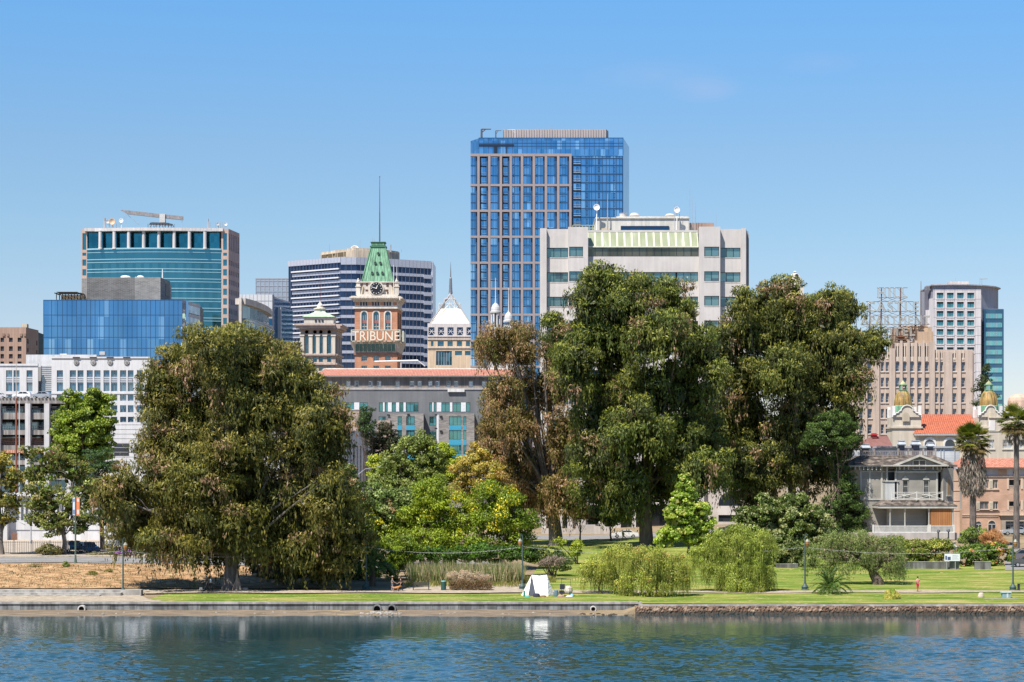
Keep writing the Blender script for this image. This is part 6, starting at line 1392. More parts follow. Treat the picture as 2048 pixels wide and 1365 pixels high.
# --- white concrete office block
def office_block():
 D = 420; t = bld('office_block', 1290, D, 'broad pale concrete office block with ribbon windows behind the gums', 3.6); z = lambda y: Z(y, D)
 c = W_GREYC; fr = FP(1080, D, 1491); u = fr.u
 g = glass('sage_glass', (.14, .25, .25), (.20, .32, .33), (1.55, 2), .6, .10, .03, c3=(.10, .16, .18), thr=.8); fm = plain('black_frame', (.02, .022, .025), .4)
 br = glass('bronze_glass', (.10, .10, .075), (.18, .17, .13), (1.5, 2), .6, .12, .03)
 rows = [(z(y + 19.5), z(y)) for y in (496 + 49 * i for i in range(10, -1, -1))]
 m = MB(); T = .35
 m.fb(fr, u(1080), u(1093), 3.6, z(458), -T, .9)
 m.fb(fr, u(1482), u(1491), 3.6, z(458), -T, .9)
 opsL = facade(m, fr, u(1093) + .03, u(1136), 3.6, z(458.5), [(u(1093) + .04, u(1136) - .01)], rows, T)
 n = 1.5
 rows2 = [(z(y + 19.5), z(y)) for y in (495.5 + 49 * i for i in range(10, -1, -1))]
 fp = Fr(fr.pt(0, 0, n).xy, fr.pt(fr.L, 0, n).xy)
 opsP = facade(m, fp, u(1136), u(1175.5), 3.6, z(456), [(u(1138), u(1165.6))], rows2, T + n)
 opsQ = facade(m, fp, u(1397.5), u(1439), 3.6, z(455.5), [(u(1407), u(1436.8))], rows2, T + n)
 opsR = facade(m, fr, u(1439), u(1482), 3.6, z(458.5), [(u(1439) + .02, u(1481))], rows, T)
 cen = [r for r in rows2 if r[0] < z(540)]
 opsC = facade(m, fr, u(1175.5), u(1397.5), 3.6, z(513.5), [(u(1178), u(1396))], cen, T)
 m.fb(fr, u(1175.5), u(1397.5), z(462.5), z(458), -3.4, -2.25); m.build('wall', c, t)
 def ribbon(f, ops, mats, step=1.47, th=T):
  for o in ops:
   q = MB(); nx = max(2, int(round((o[1] - o[0]) / step))); window_mb(f, o, th, mb=q, nx=nx, bar=.1); q.build('window_band', mats, t)
 ribbon(fr, opsL, [g, fm]); ribbon(fp, opsP, [g, fm]); ribbon(fp, opsQ, [g, fm]); ribbon(fr, opsR, [g, fm])
 for o in opsC:
  q = MB(); window_mb(fr, (u(1178), u(1204), o[2], o[3]), T, mb=q, nx=2); window_mb(fr, (u(1353.6), u(1396), o[2], o[3]), T, mb=q, nx=3); window_mb(fr, (u(1206), u(1352), o[2], o[3]), T, mb=q, nx=10); q.build('window_band', [g, fm], t)
 q = MB(); window_mb(fr, (u(1175.6), u(1397.4), z(513.5), z(494.2)), .3, mb=q, nx=15, bar=.09); q.build('window_band', [br, fm], t)
 for f, ops in ((fr, opsL), (fp, opsP), (fp, opsQ), (fr, opsR)):
  for o in ops: MB().fb(f, o[0], o[1], o[2] - .16, o[2], -.2, .06).build('sill', stone('light_concrete', (.58, .56, .53)), t)
 # sloping green glass roof lights
 z0, z1 = z(494.2), z(463); sl = MB(); rb = MB(); N = 15
 for i in range(N):
  a, b = u(1176) + (u(1397) - u(1176)) * i / N, u(1176) + (u(1397) - u(1176)) * (i + 1) / N
  sl.face([fr.pt(a, z0, .05), fr.pt(b, z0, .05), fr.pt(b, z1, -2.2), fr.pt(a, z1, -2.2)], [(a, 0), (b, 0), (b, 3.6), (a, 3.6)])
  for e in (a + .02, b - .16): rb.hexa([fr.pt(e, z0, .0), fr.pt(e, z0, .14), fr.pt(e + .12, z0, .14), fr.pt(e + .12, z0, .0), fr.pt(e, z1, -2.3), fr.pt(e, z1, -2.1), fr.pt(e + .12, z1, -2.1), fr.pt(e + .12, z1, -2.3)])
 gm = bpy.data.materials.new('pale_green_glazing'); nt, b = _nodes(gm)
 nn = _noise(nt, .5, 3, _uv(nt, (1.3, .4, 1)))
 nt.links.new(_ramp(nt, nn, [(.35, (.25, .28, .17)), (.6, (.31, .34, .23)), (.75, (.42, .44, .33))]), b.inputs['Base Color']); b.inputs['Roughness'].default_value = .25
 sl.build('roof_glazing', gm, t); rb.fb(fr, u(1176), u(1397), z0 - .1, z0 + .12, -.3, .12); rb.build('glazing_bars', plain('cream_bars', (.66, .66, .54)), t)
 f2 = Fr((fr.pt(fr.L, 0, .9)).xy, (X(1496, D + 15), D + 15)); m = MB(); m.fb(f2, 0, f2.L, 3.6, z(458), -.4, 0)
 for k in range(2): m.fb(f2, f2.L * (.3 + .35 * k), f2.L * (.35 + .35 * k), 3.6, z(458), 0, .3)
 m.build('side_wall', stone('shaded_side_concrete', (.33, .31, .30)), t)  # side face away from the sun: shade put into a darker concrete colour
 solid([fr], 'core', M_TAR, t, 3.6, z(458) - .7, 24, 2.6)
 # ground storey arch and band seen under the trees
 m = MB(); fa = Fr(fr.pt(0, 0, 1.9).xy, fr.pt(fr.L, 0, 1.9).xy); m.fb(fa, u(1405), u(1494), 3.6, z(948), -2, 0); m.build('porch_wall', stone('porch_concrete', (.55, .50, .47)), t)
 m = MB(); m.arch(fa, u(1457), 2.15, z(1012), z(1006), -.1, .03, 0, 12); m.fb(fa, u(1435), u(1478), z(1043), z(1030), -.1, .03); m.build('arched_window', glass('shade_glass', (.03, .04, .05), (.05, .06, .08), (1.4, 2), .4), t)
 m = MB(); m.fb(fa, u(1435), u(1479), z(1030), z(1012), 0, .35); m.fb(fa, u(1405), u(1435), z(1060), z(1054), 0, .3); m.build('spandrel', c, t)
 # white colonnaded podium at the left foot
 m = MB(); fb2 = Fr(fr.pt(0, 0, 3).xy, fr.pt(fr.L, 0, 3).xy)
 for a, b in ((1083, 1092), (1108, 1124), (1134, 1144), (1160, 1170), (1195, 1204), (1225, 1240), (1262, 1270)): m.fb(fb2, u(a), u(b), 3.6, z(1010), -2, 0)
 m.fb(fb2, u(1080), u(1405), z(1010), z(960), -3, .2); m.build('podium', stone('podium_white', (.62, .58, .56)), t)
 m = MB(); m.fb(fb2, u(1081), u(1404), 3.6, z(1011), -2.6, -1.8); m.build('podium_glazing', glass('shade_glass', 0, 0), t)
 m = MB(); fw = FP(1083, 392, 1224); m.fb(fw, 0, fw.u(1152), 3.4, Z(1058, 392), -1, 0); m.fb(fw, fw.u(1152), fw.L, 3.4, Z(1050, 392), -1, .25); m.build('forecourt_wall', stone('forecourt_concrete', (.50, .46, .43)), t)
 # rooftop
 m = MB(); dp = D + 7; m.box(X(1192, dp), X(1378, dp), dp, dp + 12, z(459), z(429)); m.box(X(1190.5, dp), X(1379, dp), dp - .25, dp + 12, z(429), z(427)); m.box(X(1233, dp), X(1378, dp), dp + 1, dp + 11, z(427), z(423.5)); m.build('penthouse', stone('penthouse_render', (.60, .58, .53), .06), t)
 q = MB(); f = FP(1241.5, dp - .02, 1338); window_mb(f, (0, f.L, z(457.5), z(444.3)), -.12, mb=q, nx=6); q.build('penthouse_window', [glass('navy_side_glass', 0, 0), fm], t)
 m = MB(); m.box(X(1199, dp), X(1220, dp), dp - .12, dp, z(458), z(449)); m.build('wall_panel', stone('warm_cream2', 0), t)
 m = MB(); m.box(X(1379.5, dp), X(1429, dp), dp + 1, dp + 9, z(459), z(436.5)); m.build('plant_room', stone('tan_render', 0), t)
 for x, yy in ((1246, 412), (1269, 411), (1340, 412.5)):
  m = MB(); xx = X(x, dp + 5); m.lathe(xx, dp + 5, [(.9, z(425)), (.95, z(418)), (1.15, z(417.5)), (.7, z(yy + 1)), (.1, z(yy))] if x > 1250 else [(.8, z(425)), (1.0, z(421)), (.75, z(420)), (.75, z(413)), (.85, z(412))], 14); m.build('roof_cowl', plain('cowl_grey', (.50, .47, .44), .5), t)
 aerials('aerial_cluster', 'round white dish and dark post at the left of the office block roof', [(1193, 420, 459, .25), (1215, 388, 459, .5)], D + 6, z(459), [(1193, 416, .65, (.85, .85, .85))])
 aerials('aerial_cluster', 'dish and thin masts beside the plant room on the office block roof', [(1349, 409, 459, .2), (1359, 412, 459, .2), (1379.5, 372, 459, .2), (1384, 394, 459, .2), (1390.5, 406, 459, .35), (1432, 428, 459, .15)], D + 6, z(459), [(1353.5, 421, .62, (.8, .78, .76))])
 m = MB(); dd = D + 3
 for y in (447.5, 453): m.box(X(1145, dd), X(1192, dd), dd, dd + .08, z(y) - .04, z(y) + .04)
 for i in range(8): m.box(X(1145 + i * 6.6, dd), X(1145.7 + i * 6.6, dd), dd, dd + .08, z(459), z(447.5))
 m.build('yellow_railing', plain('yellow_paint', (.6, .6, .15)), t)
office_block()
# --- long block with tiled roof, and the grey apartments in front of it
def tiled_block():
 D = 480; t = bld('tiled_roof_block', 820, D, 'long old block with low red tiled roof and a row of attic windows', 5); z = lambda y: Z(y, D)
 fr = FP(632, D, 1030); u = fr.u; wl = stone('brown_grey_stucco', (.27, .235, .215), .12, .4, streak=.2)
 m = MB(); cs = [660, 696.5, 713, 741, 758, 795, 824, 839, 860.5, 875, 896.7, 912, 941.5, 968, 990]
 ops = facade(m, fr, 0, fr.L, 5, z(752), [(u(x - 4.4), u(x + 4.4)) for x in cs], [(z(774.5), z(762))], .25); m.build('wall', wl, t)
 windows(t, fr, ops, [glass('blind_glass', (.10, .12, .15), (.55, .60, .68), (.9, .75), .5), plain('cream_frame', (.55, .53, .46))], .25, 'plain', nx=1, ny=2, bar=.12)
 m = MB(); m.fb(fr, -1, fr.L, z(780), z(776), -.2, .5); m.fb(fr, -1, fr.L, z(783), z(780), -.2, .25); m.build('string_course', stone('pale_course', (.45, .42, .40)), t)
 m = MB(); m.fb(fr, -.8, fr.L, z(754.5), z(752.5), -.4, 1.0); m.build('eaves', plain('cream_frame', 0), t)
 a, b = fr.pt(-.9, z(752.5), 1.1), fr.pt(fr.L, z(752.5), 1.1); c, d = Vector((X(651, D + 8), D + 8, z(735))), Vector((X(1030, D + 8), D + 8, z(735)))
 m = MB(); L = fr.L; m.face([a, b, d, c], [(0, 0), (L + .9, 0), (L + .9, 8), (2.4, 8)]); e = fr.pt(-.9, z(752.5), -18); m.face([e, a, c, Vector((c.x, D + 9, c.z))], [(0, 0), (18, 0), (10, 8), (9, 8)]); m.build('roof', tiles('red_tiles', (.40, .15, .10), (.52, .24, .17), .35, .4), t)
 m = MB(); m.cyl(c, d, .2, None, 6); m.cyl(a, c, .18, None, 6); m.build('ridge', stone('pale_ridge', (.62, .56, .50)), t)
 solid([fr], 'core', M_DARK, t, 5, z(752), 16, .4)
 pole = thing('crane_jib', (X(878, 600), 600, 20), 'thin white jib seen above the tiled roof ridge', 'crane jib'); m = MB(); m.cyl(P(749, 723.5, 600), P(836, 721.5, 600), .22, .28, 6); m.cyl(P(836, 721.5, 600), P(850, 733, 600), .12, None, 5); m.cyl(P(802, 722, 600), P(802, 760, 600), .12, None, 5); m.build('jib', M_WMET, pole)
 # grey apartments
 D = 455; t = bld('apartment_building', 820, D, 'grey apartment building with teal windows, white panels and two brick bays', 4.5); z = lambda y: Z(y, D); fr = FP(664, D, 1010); u = fr.u
 gw = stone('slate_render', (.17, .18, .195), .08, .3, streak=.08); g = glass('teal_apartment_glass', (.10, .30, .34), (.16, .42, .45), (1.1, 2), .8, .08, .03); fm = plain('black_frame', 0); wp = plain('white_panel', (.66, .67, .70), .5)
 q = lambda v: 480 + v / 4
 teal = [(848, 912), (956, 1020), (1112, 1143), (1160, 1180), (1215, 1247), (1275, 1307), (1328, 1427), (1516, 1537), (1550, 1570), (1612, 1676), (1700, 1767), (1808, 1842)]
 whit = [(912, 956), (1143, 1158), (1182, 1215), (1247, 1275), (1307, 1328), (1537, 1550), (1573, 1612), (1678, 1700), (1767, 1808)]
 rows = [(z(880), z(862)), (z(851.5), z(833.5)), (z(823.7), z(805.5))]
 m = MB(); cols = [(u(q(a)), u(q(b))) for a, b in teal]
 o1 = facade(m, fr, 0, fr.L, z(828), z(783), cols, [rows[2]], .25)
 o2 = facade(m, fr, 0, fr.L, 4.5, z(828), [(u(q(1110)), u(q(1165))), (u(q(1516)), u(q(1570)))], [(z(909), z(891)), rows[0], rows[1]], .25); m.build('wall', gw, t)
 for o in o1 + o2: window_mb(fr, o, .25, nx=max(1, int(round((o[1] - o[0]) / .85))), bar=.07).build('window', [g, fm], t)
 for a, b in whit: m = MB(); m.fb(fr, u(q(a)) + .03, u(q(b)) - .03, rows[2][0], rows[2][1], -.1, .05); m.build('white_panel', wp, t)
 m = MB(); m.fb(fr, u(q(1573)), u(q(1592)), 4.5, z(830), -.1, .05); m.build('white_strip', wp, t)
 m = MB(); m.fb(fr, u(895.5), u(929), z(784.5), z(778), .2, .5); m.build('white_sign_box', W_WHITE, t)
 bk = brick('taupe_brick', (.17, .155, .15), (.33, .31, .30), (.24, .23, .22), .8, .22, .04); bl = plain('blue_panel', (.05, .30, .46), .4)
 for a, b, wn in ((777.5, 848, ((1262, 1295), (1330, 1398))), (878, 949, ((1672, 1770), (1788, 1810)))):
  fb_ = Fr(fr.pt(u(a), 0, 2.0).xy, fr.pt(u(b), 0, 2.0).xy); uu = fb_.u; m = MB(); ops = facade(m, fb_, 0, fb_.L, 4.5, z(828), [(uu(q(c)), uu(q(d))) for c, d in wn], [(z(936), z(919)), (z(909), z(890)), (z(880), z(861.5)), (z(851.5), z(833.5))], .25)
  m.fb(Fr(fr.pt(u(b), 0, 2.0).xy, fr.pt(u(b) + .01, 0, 0).xy), 0, 2, 4.5, z(828), -.25, 0); m.build('brick_bay', bk, t)
  for o in ops: window_mb(fb_, o, .2, nx=max(1, int(round((o[1] - o[0]) / .85))), bar=.07).build('window', [g, fm], t)
  for (y0, y1) in ((861, 852), (890.5, 880.5), (919, 909)):
   for c, d in wn: m = MB(); m.fb(fb_, uu(q(c)), uu(q(d)), z(y0), z(y1), -.1, .04); m.build('blue_panel', bl, t)
  m = MB(); m.box(fb_.A.x + .3, fb_.A.x + fb_.L - .3, fb_.A.y + .3, fb_.A.y + 2, 4.5, z(829)); m.build('bay_core', M_DARK, t)
 m = MB()
 for x, y in ((778, 831), (883, 834), (883, 863), (883, 891), (873, 831), (873, 858), (818, 830), (873, 887)): m.fb(fr, u(x) - .3, u(x) + .25, z(y + 1.4), z(y - 1.4), 2.0, 2.3)
 m.build('wall_lamps', fm, t)
 solid([fr], 'core', M_TAR, t, 4.5, z(784), 14, .35)
 # tan blocks and the white building with tall slots
 D = 412; t = bld('tan_house', 712, D, 'tan flat roofed wall behind the dark pine', 4.5); m = MB(); cm = stone('tan_pink', (.46, .35, .29)); m.box(X(690, D), X(718.5, D), D, D + 8, 4.5, Z(820, D)); m.box(X(750, D), X(777, D), D + 5, D + 12, 4.5, Z(840, D)); m.build('wall', cm, t)
 m = MB(); m.box(X(689.5, D), X(719, D), D - .1, D + 8.1, Z(821, D), Z(819, D)); m.build('parapet', stone('pale_course', 0), t)
 D = 392; t = bld('slotted_building', 715, D, 'white building with tall narrow slots at the right edge of the big olive gum', 4); f = FP(560, 372, 744, 398)
 m = MB(); zt = f.z(863, f.L); ws = W_WHITE; m.fb(f, 0, f.L, Z(892, 395), zt, -.8, 0)
 pu = [(690, 694), (697.5, 699.5), (703, 706), (710, 713.5), (716.5, 720), (723, 726.5), (729, 733), (736, 744)]
 for a, b in pu: m.fb(f, f.u(a), min(f.L, f.u(b)), 4, Z(892, 395), -.8, 0)
 m.fb(f, 0, f.u(690), 4, Z(892, 395), -.8, -.02); m.build('wall', ws, t); m = MB(); m.fb(f, f.u(690), f.L, 4, Z(892, 395), -.9, -.6); m.build('slot_glazing', glass('shade_glass', 0, 0), t)
 m = MB(); m.fb(f, .3, f.L - .1, 4, zt - .3, -9, -.95); m.build('core', M_TAR, t)
tiled_block()
# --- white courthouse
def courthouse():
 D = 600; t = bld('courthouse', 200, D, 'white stone courthouse with paired windows and round medallions', 6); z = lambda y: Z(y, D); k = 1
 wh = stone('courthouse_white', (.63, .63, .645), .04, .2, streak=.06); g = glass('courthouse_glass', (.10, .20, .28), (.20, .32, .42), (1.6, 2.4), .7, .08, .03); fm = plain('frame_blue_grey', (.20, .24, .29))
 fr = FP(-80, D, 300); u = fr.u
 rows = [(z(y1), z(y0)) for y0, y1 in ((879, 892), (856, 868), (834, 845), (811, 825), (789, 802), (741, 783))]
 m = MB(); cols = [(113.5, 126), (139.5, 152), (155, 167), (173.5, 185.5), (188.5, 201), (207, 219), (222, 234.5), (240, 252.5), (255.5, 267), (274, 286)]
 ops = facade(m, fr, u(103), fr.L, 6, z(714), [(u(a), u(b)) for a, b in cols], rows[2:], .6)
 colsL = [(-60, -48), (-45, -33), (12, 24.5), (27, 39), (53, 65)]
 ops2 = facade(m, fr, 0, u(76), 6, z(728), [(u(a), u(b)) for a, b in colsL], rows[2:], .6);
 m.fb(fr, u(103), fr.L, z(717), z(714), -.2, .25); m.fb(fr, 0, u(76), z(732), z(728), -.2, .25); m.fb(fr, u(103), fr.L, z(788.5), z(785), -.2, .15); m.build('wall', wh, t)
 for o in ops + ops2:
  q = window_mb(fr, o, .6, nx=2, ny=1, bar=.1)
  if o[3] - o[2] > 3:
   a = z(766); q.fb(fr, o[0], o[1], a, z(754), -.55, -.2, 2)
   for i in range(3): q.fb(fr, o[0], o[1], a + .35 + i * .5, a + .5 + i * .5, -.2, -.1, 3)
  q.build('window', [g, fm, plain('spandrel_grey', (.33, .36, .40)), wh], t)
 m = MB(); m.fb(fr, u(78), u(103), 6, z(731), -4, -2.5, 0)
 for i in range(13): m.fb(fr, u(80), u(103), z(733 + i * 4), z(734.6 + i * 4) if False else z(733 + i * 4) + .25, -2.5, -2.2, 1)
 m.build('glazed_recess', [g, wh], t)
 m = MB(); m.box(X(52, D + 12), X(193, D + 12), D + 12, D + 22, z(740), z(705)); m.box(X(83, D), X(88, D), D + 10, D + 11, z(730), z(716)); m.box(X(100, D), X(114, D), D + 13, D + 16, z(705), z(702.5)); m.box(X(181, D), X(192, D), D + 13, D + 15, z(705), z(698)); m.build('roof_block', stone('roof_block_white', (.58, .59, .60)), t)
 for x in (153, 186.8, 220.5, 253.7):
  m = MB(); m.disc(fr.pt(u(x), z(725.5), .0), (0, -1, 0), 5.6 * D / F, .35, 24, 0); m.disc(fr.pt(u(x), z(725.5), .12), (0, -1, 0), 4.4 * D / F, .3, 24, 1); m.disc(fr.pt(u(x), z(725.5), .2), (0, -1, 0), 2.2 * D / F, .3, 16, 0); m.build('medallion', [stone('medallion_bronze', (.22, .21, .21), .3, 4), stone('medallion_pale', (.42, .41, .41), .3, 4)], t)
  m = MB(); m.fb(fr, u(x - 7), u(x + 7), z(717), z(714.5), .25, .4); m.build('parapet_slot', M_DARK, t)
 m = MB(); m.fb(fr, u(228), u(258), z(912), z(888), -.5, .05); m.build('entrance', M_DARK, t)
 m = MB()
 for i in range(9): m.fb(fr, u(200), fr.L, z(850 + i * 9.2), z(850 + i * 9.2) + .12, 0, .06)
 m.build('stone_joints', stone('joint_pale', (.50, .50, .51)), t)
 solid([fr], 'core', M_TAR, t, 6, z(733), 10, 3); m = MB(); m.box(X(104, D), X(300, D), D + .8, D + 12, 6, z(716)); m.build('wing_core', M_TAR, t)
courthouse()
def garage():
 D = 520; t = bld('parking_garage', 55, D, 'open concrete parking garage with cars on its roof deck', 5); z = lambda y: Z(y, D)
 c = stone('garage_concrete', (.33, .31, .30), .15, .4, streak=.25); lt = stone('garage_light', (.55, .55, .57)); fr = FP(-140, D, 150); u = fr.u
 dk = MB()
 decks = [(797, 807.5), (826, 839), (860.5, 870), (891, 901), (921, 930), (950, 960)]
 for i, (a, b) in enumerate(decks): dk.fb(fr, 0, fr.L, z(b), z(a), -26, 0)
 for i in range(40): dk.fb(fr, u(-140 + i * 7.2), u(-137 + i * 7.2), z(796.9), z(795), -.5, .3)
 dk.build('deck', c, t)
 for x in (-45, 3 - 12, 51, 89, 132): m = MB(); m.fb(fr, u(x), u(x + 9), 5, z(807.6), -1, .5); m.fb(fr, u(x + 7), u(x + 11), 5, z(807.7), -1.2, .9); m.build('column', lt, t)
 m = MB()
 for (a, b) in decks[1:]:
  m.fb(fr, 0, fr.L, z(a - 8.5), z(a - 7.6), -.3, -.1); m.fb(fr, 0, fr.L, z(a - 3.5), z(a - 3), -.3, -.1)
  for i in range(60): m.fb(fr, u(-140 + i * 4.8), u(-139.6 + i * 4.8), z(a), z(a - 8.5), -.3, -.12)
 m.build('railing', plain('dark_rail', (.03, .035, .05)), t)
 m = MB(); m.fb(fr, 0, fr.L, 5, z(808), -27, -25); m.build('rear_wall', glass('courthouse_glass', 0, 0), t)
 m = MB(); m.fb(fr, 0, fr.L, z(891), z(876), -8, -5); m.fb(fr, 0, fr.L, z(906.5), z(900.5), -2, .02); m.build('tile_band', tiles('orange_tiles_far', (.52, .22, .14), (.62, .32, .22), .5, .6), t)
 p = thing('rusty_mast', (X(32.5, 505), 505, 5), 'tall rust red mast in front of the parking garage', 'mast'); m = MB(); m.cyl((X(32.5, 505), 505, 5), P(32.5, 797, 505), .26, .2, 8, 0); m.build('lower_pole', stone('rust_red', (.30, .10, .06), .25, .8), p)
 m = MB(); m.cyl(P(32.5, 797, 505), P(32.5, 713, 505), .11, .07, 6); m.build('upper_pole', stone('pale_ridge', 0), p)
 p = thing('white_pole', (X(38.6, 500), 500, 5), 'thin white pole beside the rusty mast', 'pole'); m = MB(); m.cyl((X(38.6, 500), 500, 5), P(38.6, 803, 500), .1, .08, 6); m.build('shaft', M_WMET, p)
garage()
def white_left():
 D = 345; t = bld('white_building', 60, D, 'low white building with tall pilasters behind the plane trees at left', 4); z = lambda y: Z(y, D); fr = FP(-80, D, 215); u = fr.u; wh = W_WHITE
 m = MB(); m.fb(fr, 0, u(19), 3.6, z(985), -6, 1.6)
 rows = [(z(1041), z(1003))]; cols = [(u(x), u(x + 5.5)) for x in range(24, 210, 9)]
 ops = facade(m, fr, u(19), fr.L, 3.6, z(985), cols, rows, .5); m.fb(fr, u(19), fr.L, z(992), z(986), -.3, .5); m.fb(fr, u(19), fr.L, z(1060), z(1045), -.3, .12); m.build('wall', wh, t)
 windows(t, fr, ops, [glass('grey_side_glass', 0, 0), fm_ := plain('frame_blue_grey', 0)], .5, 'plain', nx=1, ny=2)
 solid([fr], 'core', M_TAR, t, 3.6, z(987), 10, .6)
 p = thing('pallet_stack', G(28, 343.6), 'brown timber pallets leaning on the white building', 'pallets'); m = MB(); b = G(28, 343.6)
 for i in range(6): m.box(b.x - .45 + .03 * i, b.x + .55, b.y - .3, b.y + .1, b.z + .05 + i * .22, b.z + .2 + i * .22)
 m.build('pallets', plain('old_timber', (.22, .10, .05), .8), p)
white_left()
# --- the beige hotel with the rooftop letters
def hotel():
 D = 490; t = bld('apartment_hotel', 1832, D, 'tall beige art deco hotel with vertical piers and big rooftop letters', 6); z = lambda y: Z(y, D)
 c = stone('deco_beige', (.53, .43, .365), .06, .3, streak=.10); cl = stone('deco_cream', (.64, .56, .49), .05); fr = FP(1700, D, 1945); u = fr.u; q = lambda v: 1680 + v / 4.549
 wide = [(176, 212), (251, 290)]; cols_l = wide + [(372, 400), (416, 445)]; cols_c = [(503, 541), (569, 607), (636, 674), (703, 741), (770, 809)]; cols_r = [(864, 893), (909, 938), (1023, 1058), (1103, 1139)]
 rows = sorted([(z(743 + 31.2 * i), z(724.5 + 31.2 * i)) for i in range(7)])
 m = MB(); allo = []
 ytop_l, ytop_c, ytop_r = z(702.5), z(686), z(700)
 for cs, a, b, zt, ys in ((cols_l, 1700, q(500), ytop_l, (719, 704.5)), (cols_c, q(500), q(860), ytop_c, (723, 687.5)), (cols_r, q(860), 1945, ytop_r, (720, 701))):
  cc = [(u(q(x0)), u(q(x1))) for x0, x1 in cs]
  slots = [(x0 + .12, x1 - .12) for x0, x1 in cc]
  ops = facade(m, fr, u(a), u(b), 6, z(ys[0] + 1.2), cc, rows, .45); allo += ops
  top = facade(m, fr, u(a), u(b), z(ys[0] + 1.2), zt, slots, [(z(ys[0]), zt - .8)], .45)
  for o in top:
   s = MB(); s.fb(fr, o[0], o[1], o[2], o[3], -.55, -.45, 0); mid = (o[0] + o[1]) / 2; s.fb(fr, mid - .12, mid + .12, o[2], o[3] + .6, -.45, .1, 1); s.fb(fr, mid - .3, mid + .3, o[2], o[2] + (o[3] - o[2]) * .3, -.45, .06, 1); s.build('vertical_slot', [plain('slot_grey', (.11, .12, .11)), cl], t)
 m.build('wall', c, t)
 m = MB()    # piers proud of the wall
 for x0, x1, zt in [(q(229), q(246), ytop_l), (q(300), q(356), ytop_l), (q(446), q(500), ytop_l + .6)] + [(q(x), q(x + 22), ytop_c + .5) for x in (545, 611, 678, 745)] + [(q(812), q(860), ytop_c + .3), (q(897), q(906), ytop_r), (q(945), q(1018), ytop_r - .5), (q(1063), q(1098), ytop_r - .3), (q(1143), q(1204), ytop_r - .2)]:
  m.fb(fr, u(x0), u(x1), 6, zt, 0, .4)
 m.build('piers', c, t)
 g = glass('hotel_glass', (.06, .09, .14), (.14, .18, .24), (1.2, .9), .6, .1, .03); fm = plain('hotel_frame', (.45, .42, .40))
 windows(t, fr, allo, [g, fm, cl], .45, 'sill', nx=1, ny=3, bar=.09)
 m = MB(); f2 = Fr((X(1945, D), D), (X(1948, D) + .8, D + 16)); m.fb(f2, 0, 16, 6, ytop_r - .2, -.4, .4); m.build('side_wall', c, t)
 solid([fr], 'core', M_DARK, t, 6, ytop_l - 1, 14, .6)
 m = MB(); m.box(X(1801, D), X(1869, D), D + 3, D + 12, z(700), z(652)); m.box(X(1800, D), X(1835, D), D + 2.2, D + 12, z(700), z(662)); m.box(X(1836, D), X(1869, D), D + 1.2, D + 12, z(700), z(663)); m.box(X(1795, D), X(1869, D), D + .6, D + 12, z(700), z(685.5)); m.box(X(1812, D), X(1860, D), D + 2.9, D + 12, z(652.2), z(650.3)); m.build('penthouse', stone('deco_tan', (.50, .36, .25), .06), t)
 m = MB(); f = FP(1819.5, D + 2.15, 1828); window_mb(f, (0, f.L, z(683), z(671)), -.1, mb=m, nx=3, ny=3, bar=.14); m.build('penthouse_window', [M_DARK, W_WHITE], t)
 m = MB()
 for y, a, b in ((673, 1795, 1812), (678, 1795, 1815), (683, 1795, 1812)): m.box(X(a, D), X(b, D), D + .3, D + 2.2, z(y + 1.5), z(y))
 m.build('shaded_ledges', plain('old_timber', 0), t)
 # rooftop letters on a lattice frame
 ds = D + .9; s = thing('rooftop_sign', (X(1795, ds), ds, z(702)), 'rooftop frame with outlined words HILL CASTLE APARTMENT HOTEL', 'sign')
 rust = plain('rust_dark', (.16, .09, .065), .7); lw = plain('letter_grey', (.36, .35, .32), .5)
 for w_, x0, x1, y0, y1 in (('HILL', 1755, 1814, 576, 595.5), ('CASTLE', 1733, 1836.5, 603.6, 623.2), ('APARTMENT', 1722, 1858.5, 632, 649), ('HOTEL', 1748, 1829, 655, 671.5)):
  o = text_obj('word_' + w_.lower(), w_, lw, z(y0) - z(y1), .1, s, outline=.10, width=X(x1, ds) - X(x0, ds), spacing=1.25); o.location = (X(x0, ds) - s.location.x, -.25, z(y1) - s.location.z)
  f = MB()
  for yy in (y0, y1): f.cyl(P(x0 - 1, yy, ds), P(x1 + 1, yy, ds), .07, None, 4)
  n = max(2, int((x1 - x0) / 19))
  for i in range(n):
   a, b = x0 + (x1 - x0) * i / n, x0 + (x1 - x0) * (i + 1) / n; f.cyl(P(a, y0, ds), P(b, y1, ds), .03, None, 4); f.cyl(P(a, y1, ds), P(b, y1 + 8, ds), .035, None, 4); f.cyl(P(b, y1, ds), P(a, y1 + 8, ds), .035, None, 4)
  f.build('lattice', rust, s)
 for x, yt in ((1763, 577), (1801, 577), (1831.5, 604), (1740, 604), (1786, 655)):
  f = MB(); f.cyl(P(x, yt, ds), (X(x, ds), ds, z(702)), .15, None, 5); f.cyl((X(x, ds), ds, z(yt + 20)), (X(x, ds), ds + 3, z(690)), .1, None, 5); f.build('upright', rust, s)
 m = MB(); m.cyl(P(1842, 633, D + 4), P(1842, 563, D + 4), .12, .06, 5); m.cyl((X(1842, D + 4), D + 4, z(655)), P(1842, 633, D + 4), .15, None, 5); o = m.build('roof_mast', rust, t)
hotel()
